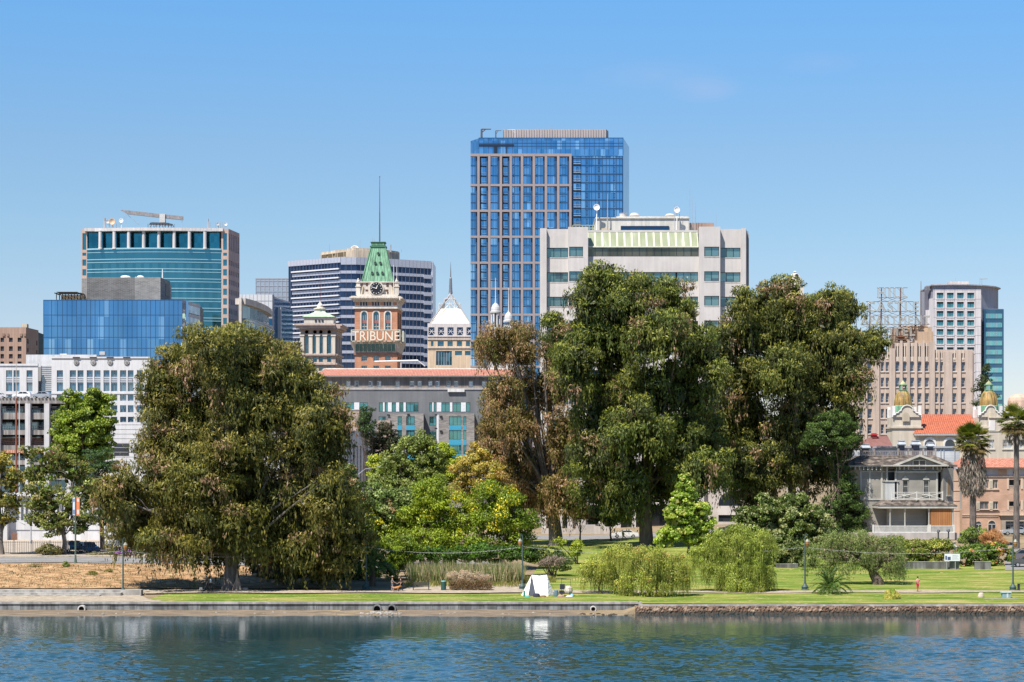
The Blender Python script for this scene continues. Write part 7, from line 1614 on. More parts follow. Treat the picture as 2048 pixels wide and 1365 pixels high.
# --- tower with curved crown at the right
def right_tower():
 D = 900; t = bld('curved_crown_tower', 1925, D, 'grey office tower with curved crown and teal glass wing at right', 6); z = lambda y: Z(y, D); q = lambda v: 1680 + v / 4.549
 wh = stone('cool_white_stone', (.58, .56, .58), .04, .2); gr = stone('blue_grey_panel', (.30, .31, .36), .05, .2); g = glass('teal_apartment_glass', 0, 0); gd = glass('dark_window_glass', 0, 0); u_ = None
 fr = FP(q(850), D, q(1283)); u = fr.u
 cols = [(u(q(a)), u(q(b))) for a, b in ((880, 942), (973, 1035), (1065, 1127), (1158, 1221))]
 rows = sorted([(z(597.5 + 18.15 * i), z(586 + 18.15 * i)) for i in range(13)])
 m = MB(); ops = facade(m, fr, 0, fr.L, 6, z(579.5), cols, rows, .8); m.build('stone_front', wh, t)
 for o in ops:
  s = MB(); s.fb(fr, o[0], o[1], o[2], o[3], -.9, -.8, 0); s.fb(fr, o[0], o[1], o[3] - .75, o[3], -.8, -.6, 1); mid = (o[0] + o[1]) / 2; s.fb(fr, mid - .08, mid + .08, o[2], o[3], -.8, -.65, 1); s.fb(fr, o[0] - .3, o[1] + .3, o[2] - .45, o[2] - .01, -.2, .18, 2); s.build('window', [g, M_DARK, wh], t)
 m = MB()
 for i in range(5): m.fb(fr, u(q(857 + i * 93)) - .1, u(q(857 + i * 93)) + .1, 6, z(579.5), 0, .03)
 for i in range(13): m.fb(fr, 0, fr.L, z(580.5 + 18.15 * i) - .08, z(580.5 + 18.15 * i) + .08, 0, .03)
 m.build('joints', gr, t)
 arc = [(q(852), 4), (q(1000), 2.5), (q(1150), 3.5), (q(1290), 7), (q(1390), 13), (q(1440), 22)]
 pts = [(X(a, D + b), D + b) for a, b in arc]; m = MB(); m.prism(pts + [(pts[-1][0], D + 34), (pts[0][0], D + 34)], 6, z(568.5)); m.build('curved_body', gr, t)
 m = MB(); pt2 = [(x + (.8 if i > 3 else 0), y - 1.2) for i, (x, y) in enumerate(pts)]; m.prism([(pt2[0][0] - 1, pt2[0][1])] + pt2 + [(pts[-1][0] + 1, D + 34), (pts[0][0], D + 34)], z(570), z(567.8)); m.build('crown_rim', stone('rim_grey', (.38, .37, .40)), t)
 m = MB(); m.prism([(X(1849, D + 14), D + 14), (X(1862, D + 10), D + 10), (X(1872, D + 14), D + 14), (X(1866, D + 30), D + 30), (X(1849, D + 30), D + 30)], 6, z(568)); m.build('dark_flank', stone('dark_flank', (.13, .13, .17)), t)
 m = MB()
 for i in range(9): m.box(X(1849.5 + i * 1.7, D + 12), X(1850.3 + i * 1.7, D + 12), D + 9, D + 10, z(577), z(568))
 m.build('flank_fins', gr, t)
 m = MB(); m.prism([(X(1858, D + 6), D + 6), (X(1868, D + 1), D + 1), (X(1868, D + 6), D + 6)], 6, z(596)); m.prism([(X(1851, D + 8), D + 8), (X(1860, D + 5), D + 5), (X(1868, D + 8), D + 8)], 6, z(618)); m.build('stepped_buttress', wh, t)
 fw = FP(q(1310), D + 5, q(1490)); m = MB(); m.fb(fw, 0, fw.L, 6, z(617), -14, 0); w_ = m.build('glass_wing', glass('steel_blue_glass', (.07, .15, .24), (.09, .19, .28), (2.5, 4), .75), t)
 for i in range(11):
  m = MB(); y = 626 + 18.15 * i; m.fb(fw, fw.L * .08, fw.L * .91, z(y + 9.5), z(y), 0, .25, 0)
  for k in range(1, 6): a = fw.L * (.08 + .83 * k / 6); m.fb(fw, a - .1, a + .1, z(y + 9.5), z(y), .25, .33, 1)
  m.build('window_band', [glass('aqua_glass', (.18, .48, .50), (.26, .60, .60), (1.2, 2), .8), gr], w_)
 m = MB(); m.fb(fw, fw.L * .25, fw.L, z(617), z(616), -12, -1); m.build('wing_rim', gr, w_)
 m = MB(); m.box(X(1909, D), X(1946, D), D + 8, D + 16, z(569), z(559.5)); m.build('roof_box', stone('warm_cream', 0), t)
 aerials('aerial_cluster', 'masts and crossbar on the curved crown tower roof', [(1911, 557, 568, .2), (1959.5, 557, 568, .4), (1963.5, 558, 568, .5)], D + 9, z(568.5))
 m = MB(); m.cyl(P(1960, 558.5, D + 9), P(1975, 558, D + 9), .15, None, 5); m.build('roof_arm', M_STEEL, t)
right_tower()
# --- mission style hall with two golden domes
def dome_hall():
 D = 405; t = bld('mission_hall', 1870, D, 'cream mission style hall with orange tiled roof and two golden domed towers', 6); z = lambda y: Z(y, D); q = lambda v: 1660 + v / 4.015; zz = lambda v: Z(740 + v / 4.015, D)
 cr = stone('cream_render', 0); c2 = stone('mission_cream', (.58, .52, .43), .06, .3); wh = stone('bright_plaster', (.74, .72, .70), .05, .4)
 g = glass('dark_window_glass', 0, 0); gold = stone('gold_tiles', (.46, .28, .09), .30, .9, .5, streak=.35); gn = stone('verdigris_copper', 0)
 def tower_top(xa, xb, xc):
  a, b, cx = X(q(xa), D), X(q(xb), D), X(q(xc), D); hw = (b - a) / 2
  m = MB(); m.box(a, b, D, D + (b - a), 6, zz(470)); m.box(a - .25, b + .25, D - .25, D + (b - a), zz(470), zz(455)); m.box(a, b, D, D + (b - a), zz(455), zz(380));
  tw = m.build('tower', c2, t)
  # curved gable
  prof = [(-1, 380), (-1, 365), (-.80, 360), (-.78, 348), (-.60, 345), (-.55, 332), (-.42, 328)]
  arc = [(.42 * math.cos(math.pi * (1 - i / 8)), 328 - 42 * math.sin(math.pi * i / 8)) for i in range(9)]
  pr = prof + arc[1:-1] + [(-x, y) for x, y in reversed(prof)]
  mid = (a + b) / 2
  fo = [Vector((mid + x * hw, D - .3, zz(y))) for x, y in pr]; ba = [p + Vector((0, .7, 0)) for p in fo]
  m = MB(); m.face(list(reversed(fo)), None, 0); m.face(ba, None, 0)
  for i in range(len(fo)): j = (i + 1) % len(fo); m.face([fo[i], fo[j], ba[j], ba[i]], None, 0)
  m.build('curved_gable', c2, t)
  m = MB()
  for i in range(len(fo) - 1):
   m.cyl(fo[i] + Vector((0, -.1, 0)), fo[i + 1] + Vector((0, -.1, 0)), .12, None, 5)
  m.build('gable_moulding', wh, t)
  m = MB(); m.arch(FP(q(xc) - 3.6, D - .32, q(xc) + 3.6), .35, .72, zz(415), zz(372), 0, .06); m.build('niche', cr, t)
  m = MB()
  for x in (a, b - .55): m.box(x, x + .55, D - .1, D + .8, zz(382), zz(290)); m.box(x, x + .55, D + (b - a) - .8, D + (b - a), zz(382), zz(290))
  m.box(a + .1, a + .5, D + .8, D + (b - a) - .8, zz(382), zz(315)); m.build('corner_pillar', wh, t)
  cy = D + hw; rr = X(q(xc + 72), D) - cx
  m = MB(); m.lathe(cx, cy, [(rr * 1.08, zz(395)), (rr * 1.08, zz(290)), (rr * 1.0, zz(284))], 16); m.build('drum', gn, t)
  m = MB(); zb, zt = zz(286), zz(158); n = 9; prf = [(rr * math.cos(math.asin(min(1, (i / n) * .985))) ** .85 * (1.0), zb + (zt - zb) * (i / n)) for i in range(n + 1)]
  m.lathe(cx, cy, prf, 16); dm = m.build('dome', gold, t)
  r_ = MB()
  for k in range(16):
   an = 2 * math.pi * k / 16
   for (r0, z0), (r1, z1) in zip(prf, prf[1:]): r_.cyl((cx + r0 * math.cos(an), cy + r0 * math.sin(an), z0), (cx + r1 * math.cos(an), cy + r1 * math.sin(an), z1), .055, None, 4, 0, False)
  r_.build('dome_ribs', stone('old_gold', (.36, .32, .12), .2, 1), dm)
  m = MB(); s_ = .30
  for dx in (-1, 1):
   for dy in (-1, 1): m.box(cx + dx * .55 - .1, cx + dx * .55 + .1, cy + dy * .55 - .1, cy + dy * .55 + .1, zz(160), zz(120))
  m.box(cx - .72, cx + .72, cy - .72, cy + .72, zz(163), zz(156)); m.box(cx - .75, cx + .75, cy - .75, cy + .75, zz(121), zz(114)); ln = m.build('lantern', gn, t)
  m = MB(); m.lathe(cx, cy, [(.66, zz(116)), (.55, zz(104)), (.3, zz(94)), (.1, zz(86)), (.05, zz(76))], 12); m.build('lantern_cap', stone('pale_olive_cap', (.40, .42, .22), .2, 1), t)
 tower_top(500, 733, 608); tower_top(1188, 1385, 1297)
 m = MB(); a0, a1 = X(q(733), D), X(q(1188), D); m.box(X(q(680), D), a1, D - 1.0, D + 10, 6, zz(525)); m.build('hall_wall', cr, t)
 m = MB(); y0, y1 = D - 1.6, D + 6.5; al = X(q(668), D)
 m.face([(al, y0, zz(515)), (a1, y0, zz(515)), (a1, y1, zz(350)), (a0 + .6, y1, zz(350))], [(0, 0), (a1 - al, 0), (a1 - al, 16), (a0 - al, 16)]); m.face([(al, y0 + 14, zz(515)), (al, y0, zz(515)), (a0 + .6, y1, zz(350)), (a0 + .6, y1 + 1, zz(350))]); m.build('tiled_roof', tiles('orange_tiles', (.36, .09, .045), (.47, .145, .075), .42, .55), t)
 m = MB(); m.box(al, a1, y0 + .1, y0 + .5, zz(524), zz(516))
 for i in range(40): x = al + (a1 - al) * i / 40; m.box(x, x + .22, y0 + .02, y0 + .6, zz(528), zz(521))
 m.build('eaves', wh, t)
 for xc in (800, 962, 1120):
  f = FP(q(xc) - 12, D - 1.03, q(xc) + 12); m = MB(); m.arch(f, f.L / 2, 1.25, zz(640), zz(592), -.1, .10, 1, 12); m.arch(f, f.L / 2, .95, zz(640), zz(600), 0, .13, 0, 12); m.build('arched_window', [g, wh], t)
 # east block
 D2 = D + 2; m = MB(); xr = X(2110, D2); xl = X(q(1250), D2); fr = Fr((xl, D2 - 2.5), (xr, D2 - 2.5)); u = fr.u
 cols = [(max(.1, u(q(a))), u(q(b))) for a, b in ((1252, 1318), (1387, 1462), (1495, 1552))] + [(u(2062), u(2080))]
 ops = facade(m, fr, 0, fr.L, 6, zz(385), cols, [(zz(632), zz(562))], .3)
 m.fb(fr, 0, fr.L, zz(388), zz(380), -.3, .2); m.fb(fr, 0, fr.L, zz(496), zz(489), -.2, .12); m.build('east_block', c2, t)
 windows(t, fr, ops, [glass('blind_glass', 0, 0), plain('cream_frame', 0)], .3, 'sill', nx=2, ny=2)
 t.children[-1].data.materials.append(wh) if False else None
 m = MB(); m.fb(fr, u(q(1272)), u(q(1325)), zz(487), zz(408), 0, .1); m.build('blank_panel', wh, t)
 solid([fr], 'east_core', M_TAR, t, 6, zz(390), 9, .5)
 m = MB(); cx, cy = X(2037, D + 6), D + 6; m.lathe(cx, cy, [(2.2, zz(320)), (2.1, zz(240)), (1.9, zz(215)), (1.35, zz(195)), (.6, zz(186)), (.1, zz(184))], 16); m.build('pink_dome', stone('pink_dome_tiles', (.60, .42, .32), .1, 1), t)
dome_hall()
def annexes():
 D = 372; q = lambda v: 1660 + v / 4.015; zz = lambda v: Z(740 + v / 4.015, D)
 t = bld('siding_annex', 1800, D, 'pale blue grey clapboard wall behind the old wooden house', 6); sd = brick('pale_siding', (.50, .53, .55), (.54, .56, .58), (.36, .38, .41), 60, .28, .03)
 fr = FP(q(80), D, q(1045)); m = MB(); zt = zz(628)
 m.fb(fr, fr.u(q(880)), fr.L, 6, zt, -.4, 0); m.fb(fr, 0, fr.u(q(880)), 6, zt, -.4, -.01)
 m.build('wall', sd, t); m = MB(); m.fb(fr, fr.u(q(380)), fr.L + .2, zt, zt + .3, -5, .3); m.build('gutter', plain('gutter_grey', (.36, .38, .42)), t)
 solid([fr], 'core', M_TAR, t, 6, zt - .1, 6, .5)
 m = MB()
 for v in (885, 910, 996): m.fb(fr, fr.u(q(v)), fr.u(q(v)) + .12, 6, zt, 0, .15)
 m.build('downpipe', plain('gutter_grey', 0), t)
 D = 384; zz = lambda v: Z(740 + v / 4.015, D); t = bld('brown_roof_house', 1750, D, 'house with brown hipped roof and red vent behind the wooden house', 6)
 m = MB(); m.box(X(q(238), D), X(q(500), D), D, D + 8, 6, zz(612)); m.build('wall', stone('pale_course', 0), t)
 m = MB(); x0, x1 = X(q(225), D), X(q(503), D); m.face([(x0, D - .5, zz(618)), (x1, D - .5, zz(618)), (x1, D + 5, zz(528)), (X(q(375), D), D + 5, zz(528))]); m.face([(x0, D + 9, zz(618)), (x0, D - .5, zz(618)), (X(q(375), D), D + 5, zz(528))]); m.build('roof', stone('maroon_roof', (.22, .10, .085), .1, .5), t)
 m = MB(); x = X(q(385), D); m.box(x - .45, x + .45, D + 3.5, D + 5, zz(545), zz(520)); m.box(x - .65, x + .65, D + 3.3, D + 5.2, zz(522), zz(516)); m.box(x - .4, x + .4, D + 3.6, D + 4.9, zz(516), zz(506)); m.build('red_vent', plain('vent_red', (.38, .03, .03), .5), t)
annexes()
# --- the old Italianate wooden house
def wooden_house():
 D = 335; t = bld('wooden_house', 1815, D, 'grey Italianate wooden house with porch, balcony and roof balustrade', 5.2); q = lambda v: 1660 + v / 4.015; z = lambda v, d=D: Z(740 + v / 4.015, d); x = lambda v, d=D: X(q(v), d)
 sd = brick('grey_clapboard', (.30, .285, .25), (.34, .32, .285), (.19, .18, .165), 60, .17, .022); tr = stone('pale_trim', (.46, .45, .41), .05, .6); sh = stone('weathered_shingle', (.19, .155, .13), .35, 1.2, streak=.4)
 g = glass('house_glass', (.04, .045, .055), (.16, .18, .20), (.7, .6), .4); bw = plain('boarded_tan', (.30, .19, .10), .6)
 zf = z(1345)
 def F_(a, b, n=0): return Fr((x(a, D - n), D - n), (x(b, D - n), D - n))
 m = MB(); m.box(x(150), x(985), D - 5.2, D + 9, 4.2, z(1305)); m.build('foundation', stone('pinkish_trim2', (.50, .42, .38)), t)
 # main volumes
 c = F_(520, 868, 2.6); m = MB(); cols = [(c.u(q(579)), c.u(q(630))), (c.u(q(746)), c.u(q(797)))]
 ops = facade(m, c, 0, c.L, z(1250), z(818), cols, [(z(996), z(880))], .18); m.build('front_wall', sd, t)
 windows(t, c, ops, [g, tr, tr], .18, 'sill', nx=1, ny=2, bar=.07)
 lw = F_(240, 522, .4); m = MB(); m.fb(lw, 0, lw.L, z(1300), z(765), -.2, 0); m.build('left_wall', sd, t)
 m = MB()
 for v in (240, 312, 408): m.fb(lw, lw.u(q(v)), lw.u(q(v)) + .28, z(1040), z(768), 0, .1)
 m.fb(lw, 0, lw.L, z(822), z(812), 0, .12); m.fb(lw, 0, lw.L, z(1046), z(1036), 0, .12); m.build('left_trim', tr, t)
 m = MB(); m.box(x(430), x(985), D - .3, D + 9, zf, z(770)); m.box(x(245), x(430), D, D + 9, zf, z(770)); m.build('core', sd, t)
 # right octagonal bay
 poly = [(x(868), D - 2.4), (x(880), D - 2.8), (x(985, D - 1), D - 1.6), (x(990, D), D + 1), (x(868), D + 2)]
 m = MB(); m.prism(poly, zf, z(790)); m.build('side_bay', sd, t)
 f = Fr(poly[1], poly[2])
 for za, zb, bo in ((1005, 885, 1), (1250, 1115, 0)):
  m = MB(); m.arch(f, f.L * .52, .42, z(za), z(zb), 0, .06, 1, 8); m.arch(f, f.L * .52, .28, z(za), z(zb), 0, .1, 0, 8); m.fb(f, f.L * .52 - .5, f.L * .52 + .5, z(za) - .2, z(za), 0, .18, 1); m.build('arched_window', [bw if bo else g, tr], t)
 # left bay with small balcony
 m = MB(); m.prism([(x(120), D + 1.5), (x(150), D - .2), (x(243), D - .4), (x(243), D + 4), (x(120), D + 4)], zf, z(765)); m.build('left_bay', stone('bay_tan', (.40, .34, .24)), t)
 m = MB(); m.box(x(150), x(240), D - 1.1, D - .3, z(1010), z(998))
 for i in range(8): xx = x(160 + i * 11); m.box(xx - .05, xx + .05, D - 1.1, D - 1.0, z(998), z(968))
 m.box(x(150), x(240), D - 1.15, D - .95, z(968), z(962)); m.build('side_balcony', tr, t)
 # trim
 m = MB();
 for v in (520, 850): m.fb(c, c.u(q(v)), c.u(q(v)) + .3, z(1045), z(820), 0, .1)
 m.fb(c, 0, c.L, z(828), z(814), 0, .35); m.fb(c, 0, c.L, z(1045), z(1036), 0, .15)
 for v in (604, 771):
  uc = c.u(q(v)); m.fb(c, uc - .5, uc + .5, z(884), z(874), 0, .16)
  m.hexa([c.pt(uc - .42, z(874), 0), c.pt(uc - .42, z(874), .14), c.pt(uc + .42, z(874), .14), c.pt(uc + .42, z(874), 0), c.pt(uc - .08, z(852), 0), c.pt(uc - .08, z(852), .14), c.pt(uc + .08, z(852), .14), c.pt(uc + .08, z(852), 0)])
  for s_ in (-.45, .38): m.fb(c, uc + s_, uc + s_ + .08, z(1000), z(880), 0, .08)
  m.fb(c, uc - .5, uc + .5, z(1006), z(999), 0, .16)
 m.build('front_trim', tr, t)
 # upper porch recess at the left of the front
 m = MB(); m.box(x(418), x(523), D - 2.7, D - .3, z(1045), z(893)); m.build('balcony_box', stone('box_pale', (.52, .53, .52)), t)
 m = MB(); m.box(x(414), x(526), D - 2.85, D - .3, z(898), z(889)); m.box(x(430), x(442), D - 2.6, D - 2.4, z(889), z(775)); m.box(x(505), x(515), D - 2.6, D - 2.4, z(889), z(775)); m.build('balcony_rim', tr, t)
 m = MB(); m.box(x(455), x(512), D - .45, D - .35, z(888), z(800)); m.build('recess_window', M_DARK, t)
 # eaves + hip roof
 ze, zr = z(768), z(690); dk = 2.4
 m = MB(); m.box(x(110), x(1008), D - 3.5 + 2.2, D + 10, ze - .22, ze); m.box(x(395), x(915), D - 3.7, D + 2, ze - .16, ze + .05)
 for v in list(range(120, 400, 34)) + list(range(880, 1000, 24)): m.box(x(v), x(v) + .16, D - 1.2, D + .2, ze - .75, ze - .2)
 for v in (525, 560, 595, 790, 825, 855): m.box(x(v), x(v) + .16, D - 3.4, D - 2.5, ze - .7, ze - .15)
 m.build('eaves', tr, t)
 a = [(x(108), D - 1.5), (x(1012), D - 1.5), (x(1012), D + 10.5), (x(108), D + 10.5)]; b = [(x(262), D + 2.2), (x(868), D + 2.2), (x(868), D + 7), (x(262), D + 7)]
 m = MB()
 for i in range(4): j = (i + 1) % 4; m.face([(*a[i], ze), (*a[j], ze), (*b[j], zr), (*b[i], zr)])
 m.face([(*p, zr) for p in b]); m.build('hip_roof', sh, t)
 # centre gable
 gx0, gx1, gp = x(480), x(912), x(690); zg = z(684); yg = D - 3.3
 m = MB(); m.face([(gx0, yg, ze), (gp, yg, zg), (gp, D + 2, zg), (gx0, D + 2, ze)]); m.build('gable_roof_left', sh, t)
 m = MB(); m.face([(gp, yg, zg), (gx1, yg, ze), (gx1, D + 2, ze), (gp, D + 2, zg)]); m.build('gable_roof_right', stone('patched_roof', (.40, .40, .42), .2, .8), t)
 m = MB(); m.face([(x(520), D - 2.62, ze - .0), (x(868), D - 2.62, ze), (x(868), D - 2.62, z(765)), (gp, D - 2.62, zg - .2), (x(520), D - 2.62, z(765))]); m.box(x(522), x(866), D - 2.6, D - 1, z(822), ze); m.build('gable_wall', sd, t)
 m = MB(); f = Fr((x(636), D - 2.65), (x(744), D - 2.65)); window_mb(f, (0, f.L, z(806), z(724)), -.12, mb=m, nx=2, ny=1, bar=.14); m.build('gable_window', [glass('shade_glass', 0, 0), tr], t)
 m = MB()
 for p0, p1 in (((gx0, ze), (gp, zg)), ((gp, zg), (gx1, ze))):
  m.hexa([(p0[0], yg - .05, p0[1] - .28), (p1[0], yg - .05, p1[1] - .28), (p1[0], yg + .2, p1[1] - .28), (p0[0], yg + .2, p0[1] - .28), (p0[0], yg - .05, p0[1] + .06), (p1[0], yg - .05, p1[1] + .06), (p1[0], yg + .2, p1[1] + .06), (p0[0], yg + .2, p0[1] + .06)])
 m.build('bargeboard', tr, t)
 # roof balustrade and chimneys
 m = MB(); y = D + 2.0
 for k in range(46): xx = x(262) + (x(868) - x(262)) * k / 45; m.box(xx - .045, xx + .045, y, y + .09, zr, z(652))
 m.box(x(258), x(870), y - .03, y + .12, z(655), z(649)); m.box(x(258), x(870), y - .02, y + .1, zr, zr + .1)
 for v in (262, 372, 565, 650, 770, 868): m.box(x(v) - .12, x(v) + .12, y - .1, y + .14, zr, z(632))
 m.build('roof_balustrade', stone('worn_rail', (.33, .28, .25), .2), t)
 for v0, v1, zt in ((278, 340, 592), (578, 628, 565), (686, 748, 565), (812, 858, 578)):
  m = MB(); m.box(x(v0 + 4), x(v1 - 4), D + 2.6, D + 3.7, zr - .5, z(zt + 42), 0); m.box(x(v0 - 2), x(v1 + 2), D + 2.3, D + 4.0, z(zt + 42), z(zt + 33), 1); m.hexa([(x(v0 - 8), D + 2.1, z(zt + 33)), (x(v1 + 8), D + 2.1, z(zt + 33)), (x(v1 + 8), D + 4.2, z(zt + 33)), (x(v0 - 8), D + 4.2, z(zt + 33)), (x(v0 + 6), D + 2.6, z(zt + 6)), (x(v1 - 6), D + 2.6, z(zt + 6)), (x(v1 - 6), D + 3.7, z(zt + 6)), (x(v0 + 6), D + 3.7, z(zt + 6))], 1); m.box(x(v0 + 2), x(v1 - 2), D + 2.4, D + 3.9, z(zt + 6), z(zt), 1)
  m.build('chimney', [stone('dark_flank', 0), stone('lead_grey', (.42, .46, .52), .1, 1)], t)
 # balcony rail on the porch roof
 m = MB(); y = D - 5.0
 for k, v in enumerate((448, 648, 852)): m.box(x(v) - .08, x(v) + .08, y, y + .16, z(1044), z(975))
 for v0, v1 in ((448, 648), (648, 852)):
  for zz_ in (984, 1036): m.box(x(v0), x(v1), y + .04, y + .1, z(zz_), z(zz_) + .07)
  m.cyl((x(v0), y + .07, z(1034)), (x(v1), y + .07, z(986)), .035, None, 4); m.cyl((x(v0), y + .07, z(986)), (x(v1), y + .07, z(1034)), .035, None, 4)
  m.box((x(v0) + x(v1)) / 2 - .04, (x(v0) + x(v1)) / 2 + .04, y + .03, y + .1, z(1036), z(984))
 m.build('balcony_rail', plain('white_paint', 0), t)
 # porch
 yp = D - 6.0; m = MB(); a = [(x(332), yp), (x(962), yp), (x(962), D - .5), (x(332), D - .5)]; b = [(x(400), D - 4.4), (x(880), D - 4.4), (x(880), D - 1), (x(400), D - 1)]
 for i in range(4): j = (i + 1) % 4; m.face([(*a[i], z(1086)), (*a[j], z(1086)), (*b[j], z(1046)), (*b[i], z(1046))])
 m.face([(*p, z(1046)) for p in b]); m.build('porch_roof', sh, t)
 m = MB(); m.box(x(334), x(960), yp + .1, D - .5, z(1108), z(1086.5)); m.build('porch_fascia', stone('fascia_cream', (.55, .53, .47)), t)
 for v in (433, 550, 740, 927):
  m = MB(); m.lathe(x(v), yp + .5, [(.17, z(1262)), (.12, z(1250)), (.09, z(1160)), (.10, z(1132)), (.2, z(1120)), (.2, z(1106))], 8); m.hexa([(x(v) - .5, yp + .45, z(1110)), (x(v) + .5, yp + .45, z(1110)), (x(v) + .5, yp + .55, z(1110)), (x(v) - .5, yp + .55, z(1110)), (x(v) - .55, yp + .45, z(1106)), (x(v) + .55, yp + .45, z(1106)), (x(v) + .55, yp + .55, z(1106)), (x(v) - .55, yp + .55, z(1106))]); m.build('porch_column', tr, t)
 m = MB(); m.box(x(430), x(742), D - 3.1, D - 2.7, zf, z(1108)); m.build('porch_back_wall', sd, t)
 m = MB(); pm = brick('varnished_boards', (.33, .14, .05), (.40, .18, .065), (.16, .07, .03), .35, 60, .02); f = Fr((x(752), yp + .4), (x(920), yp + .4)); m.fb(f, 0, f.L, z(1262), z(1140), -.1, 0); m.arch(f, f.L / 2, f.L / 2 * .99, z(1142), z(1141), -.1, -.003, 0, 12)
 mm = MB(); mm.v = m.v; mm.f = m.f; mm.uv = m.uv; mm.mi = m.mi; mm.v = [(a_, b_, min(c_, z(1110))) for a_, b_, c_ in m.v]; mm.build('wooden_screen', pm, t)
 m = MB(); m.box(x(296), x(940), yp + .05, D - .5, zf - .2, z(1300)); m.build('porch_floor', stone('pale_course', 0), t)
 m = MB(); y = yp + .3
 for v0, v1 in ((298, 735), (748, 936)):
  m.box(x(v0), x(v1), y, y + .14, z(1252), z(1245)); m.box(x(v0), x(v1), y, y + .14, z(1300), z(1294)); n = int((v1 - v0) / 9)
  for k in range(n + 1): xx = x(v0) + (x(v1) - x(v0)) * k / n; m.box(xx - .05, xx + .05, y + .03, y + .1, z(1296), z(1250))
  for v in (v0, v1): m.box(x(v) - .13, x(v) + .13, y - .05, y + .2, z(1300), z(1238))
 m.build('porch_balustrade', plain('white_paint', 0), t)
wooden_house()
# --- brick palazzo at the right edge
def brick_house():
 D = 352; t = bld('brick_apartments', 1985, D, 'tan brick apartment house with tiled eaves and arched ground windows at the right edge', 4.6); q = lambda v: 1900 + v / 6.824; z = lambda v: Z(900 + v / 6.824, D)
 bk = brick('tan_brick', (.46, .27, .18), (.54, .34, .24), (.42, .30, .23), .6, .2, .03); tr = stone('buff_trim', (.60, .48, .38), .05); g = glass('house_glass', 0, 0)
 fr = Fr((X(q(165), D), D), (X(2110, D), D)); u = fr.u; U = lambda v: u(q(v))
 m = MB(); c1 = [(U(462), U(530)), (U(585), U(652)), (U(805), U(965)), (U(1100), U(1200))]; c2 = [(U(282), U(340)), (U(410), U(528)), (U(590), U(655)), (U(805), U(965)), (U(1100), U(1200))]
 o1 = facade(m, fr, 0, fr.L, z(600), z(345), c1, [(z(528), z(408))], .3); o2 = facade(m, fr, 0, fr.L, z(900), z(600), c2, [(z(812), z(705))], .3); m.fb(fr, 0, fr.L, 4, z(900), -.3, 0); m.build('wall', bk, t)
 wins = [o for o in o1 + o2 if o[1] - o[0] < 1.6 * 4 and not (abs(o[0] - U(805)) < .1)]
 windows(t, fr, wins, [g, tr, tr], .25, 'sill', nx=2, ny=1, bar=.07)
 for o in o1 + o2:
  if abs(o[0] - U(805)) < .1:
   m = MB(); m.fb(fr, o[0], o[1], o[2], o[3], -1.6, -1.5, 0); m.fb(fr, o[0], o[1], o[2] + .45, o[2] + .52, -.15, .05, 1)
   for k in range(12): a = o[0] + (o[1] - o[0]) * k / 11; m.fb(fr, a - .04, a + .04, o[2], o[2] + .46, -.12, .02, 1)
   m.fb(fr, o[0] - .35, o[0] - .02, o[2] - .1, o[3] + .2, -.1, .12, 1); m.fb(fr, o[1] + .02, o[1] + .35, o[2] - .1, o[3] + .2, -.1, .12, 1); m.build('loggia', [M_DARK, tr], t)
 sp = [(532, 582, 408, 528), (360, 405, 705, 812), (535, 585, 705, 812)]
 for a, b, c, d in sp: m = MB(); m.fb(fr, U(a), U(b), z(d), z(c), 0, .07); [m.fb(fr, U(a) + .08, U(b) - .08, z(d) + .1 + .14 * k, z(d) + .17 + .14 * k, .07, .1) for k in range(int((z(c) - z(d)) / .14) - 1)]; m.build('shutter', stone('shutter_cream', (.62, .56, .44)), t)
 m = MB(); m.fb(fr, 0, U(660), z(893), z(884), -.1, .12); m.fb(fr, 0, U(660), z(918), z(912), -.1, .1); m.fb(fr, U(475), U(665), z(548), z(538), 0, .15); m.fb(fr, U(275), U(660), z(832), z(822), 0, .18); m.fb(fr, 0, fr.L, z(372), z(352), -.1, .16)
 for k in range(70): m.fb(fr, .1 + k * .22, .2 + k * .22, z(352), z(346), 0, .18)
 m.build('string_courses', tr, t)
 m = MB(); m.fb(fr, -.3, fr.L, z(345), z(262), -.3, .05, 0); m.fb(fr, U(655), U(775), z(345), z(268), 0, .1, 1); m.disc(fr.pt(U(885), z(312), .1), (0, -1, 0), .3, .15, 14, 2); m.build('frieze', [stone('frieze_mauve', (.58, .54, .54)), bk, M_DARK], t)
 y0, y1 = D - .9, D + 3.2; m = MB(); x0 = fr.A.x - .8; x1 = fr.A.x + fr.L
 m.face([(x0, y0, z(238)), (x1, y0, z(238)), (x1, y1, z(115)), (x0 + 1.6, y1, z(115))], [(0, 0), (x1 - x0, 0), (x1 - x0, 5), (1.6, 5)]); m.face([(x0, y1 + 6, z(238)), (x0, y0, z(238)), (x0 + 1.6, y1, z(115)), (x0 + 1.6, y1 + 2, z(115))], [(0, 0), (9, 0), (5, 5), (3, 5)]); m.build('tiled_eaves', tiles('weathered_tiles', (.42, .15, .09), (.60, .28, .20), .28, .4), t)
 m = MB(); m.box(x0 + .1, x1, y0 + .1, D + .1, z(262), z(240));
 for k in range(60): m.box(x0 + .1 + k * .3, x0 + .2 + k * .3, y0 - .02, D, z(248), z(240))
 m.build('eave_soffit', stone('soffit_brown', (.30, .20, .15)), t)
 for uc, hw in ((U(388), .45), (U(570), .58)):
  m = MB(); m.arch(fr, uc, hw * 1.2, z(1105), z(1015) + .05, -.1, .04, 1, 10); m.arch(fr, uc, hw, z(1105), z(1015), -.1, .07, 0, 10); m.fb(fr, uc - .04, uc + .04, z(1105), z(1015), .07, .1, 2); m.fb(fr, uc - hw, uc + hw, z(1020), z(1012), .07, .1, 2); m.build('arched_window', [glass('shade_glass', 0, 0), tr, W_WHITE], t)
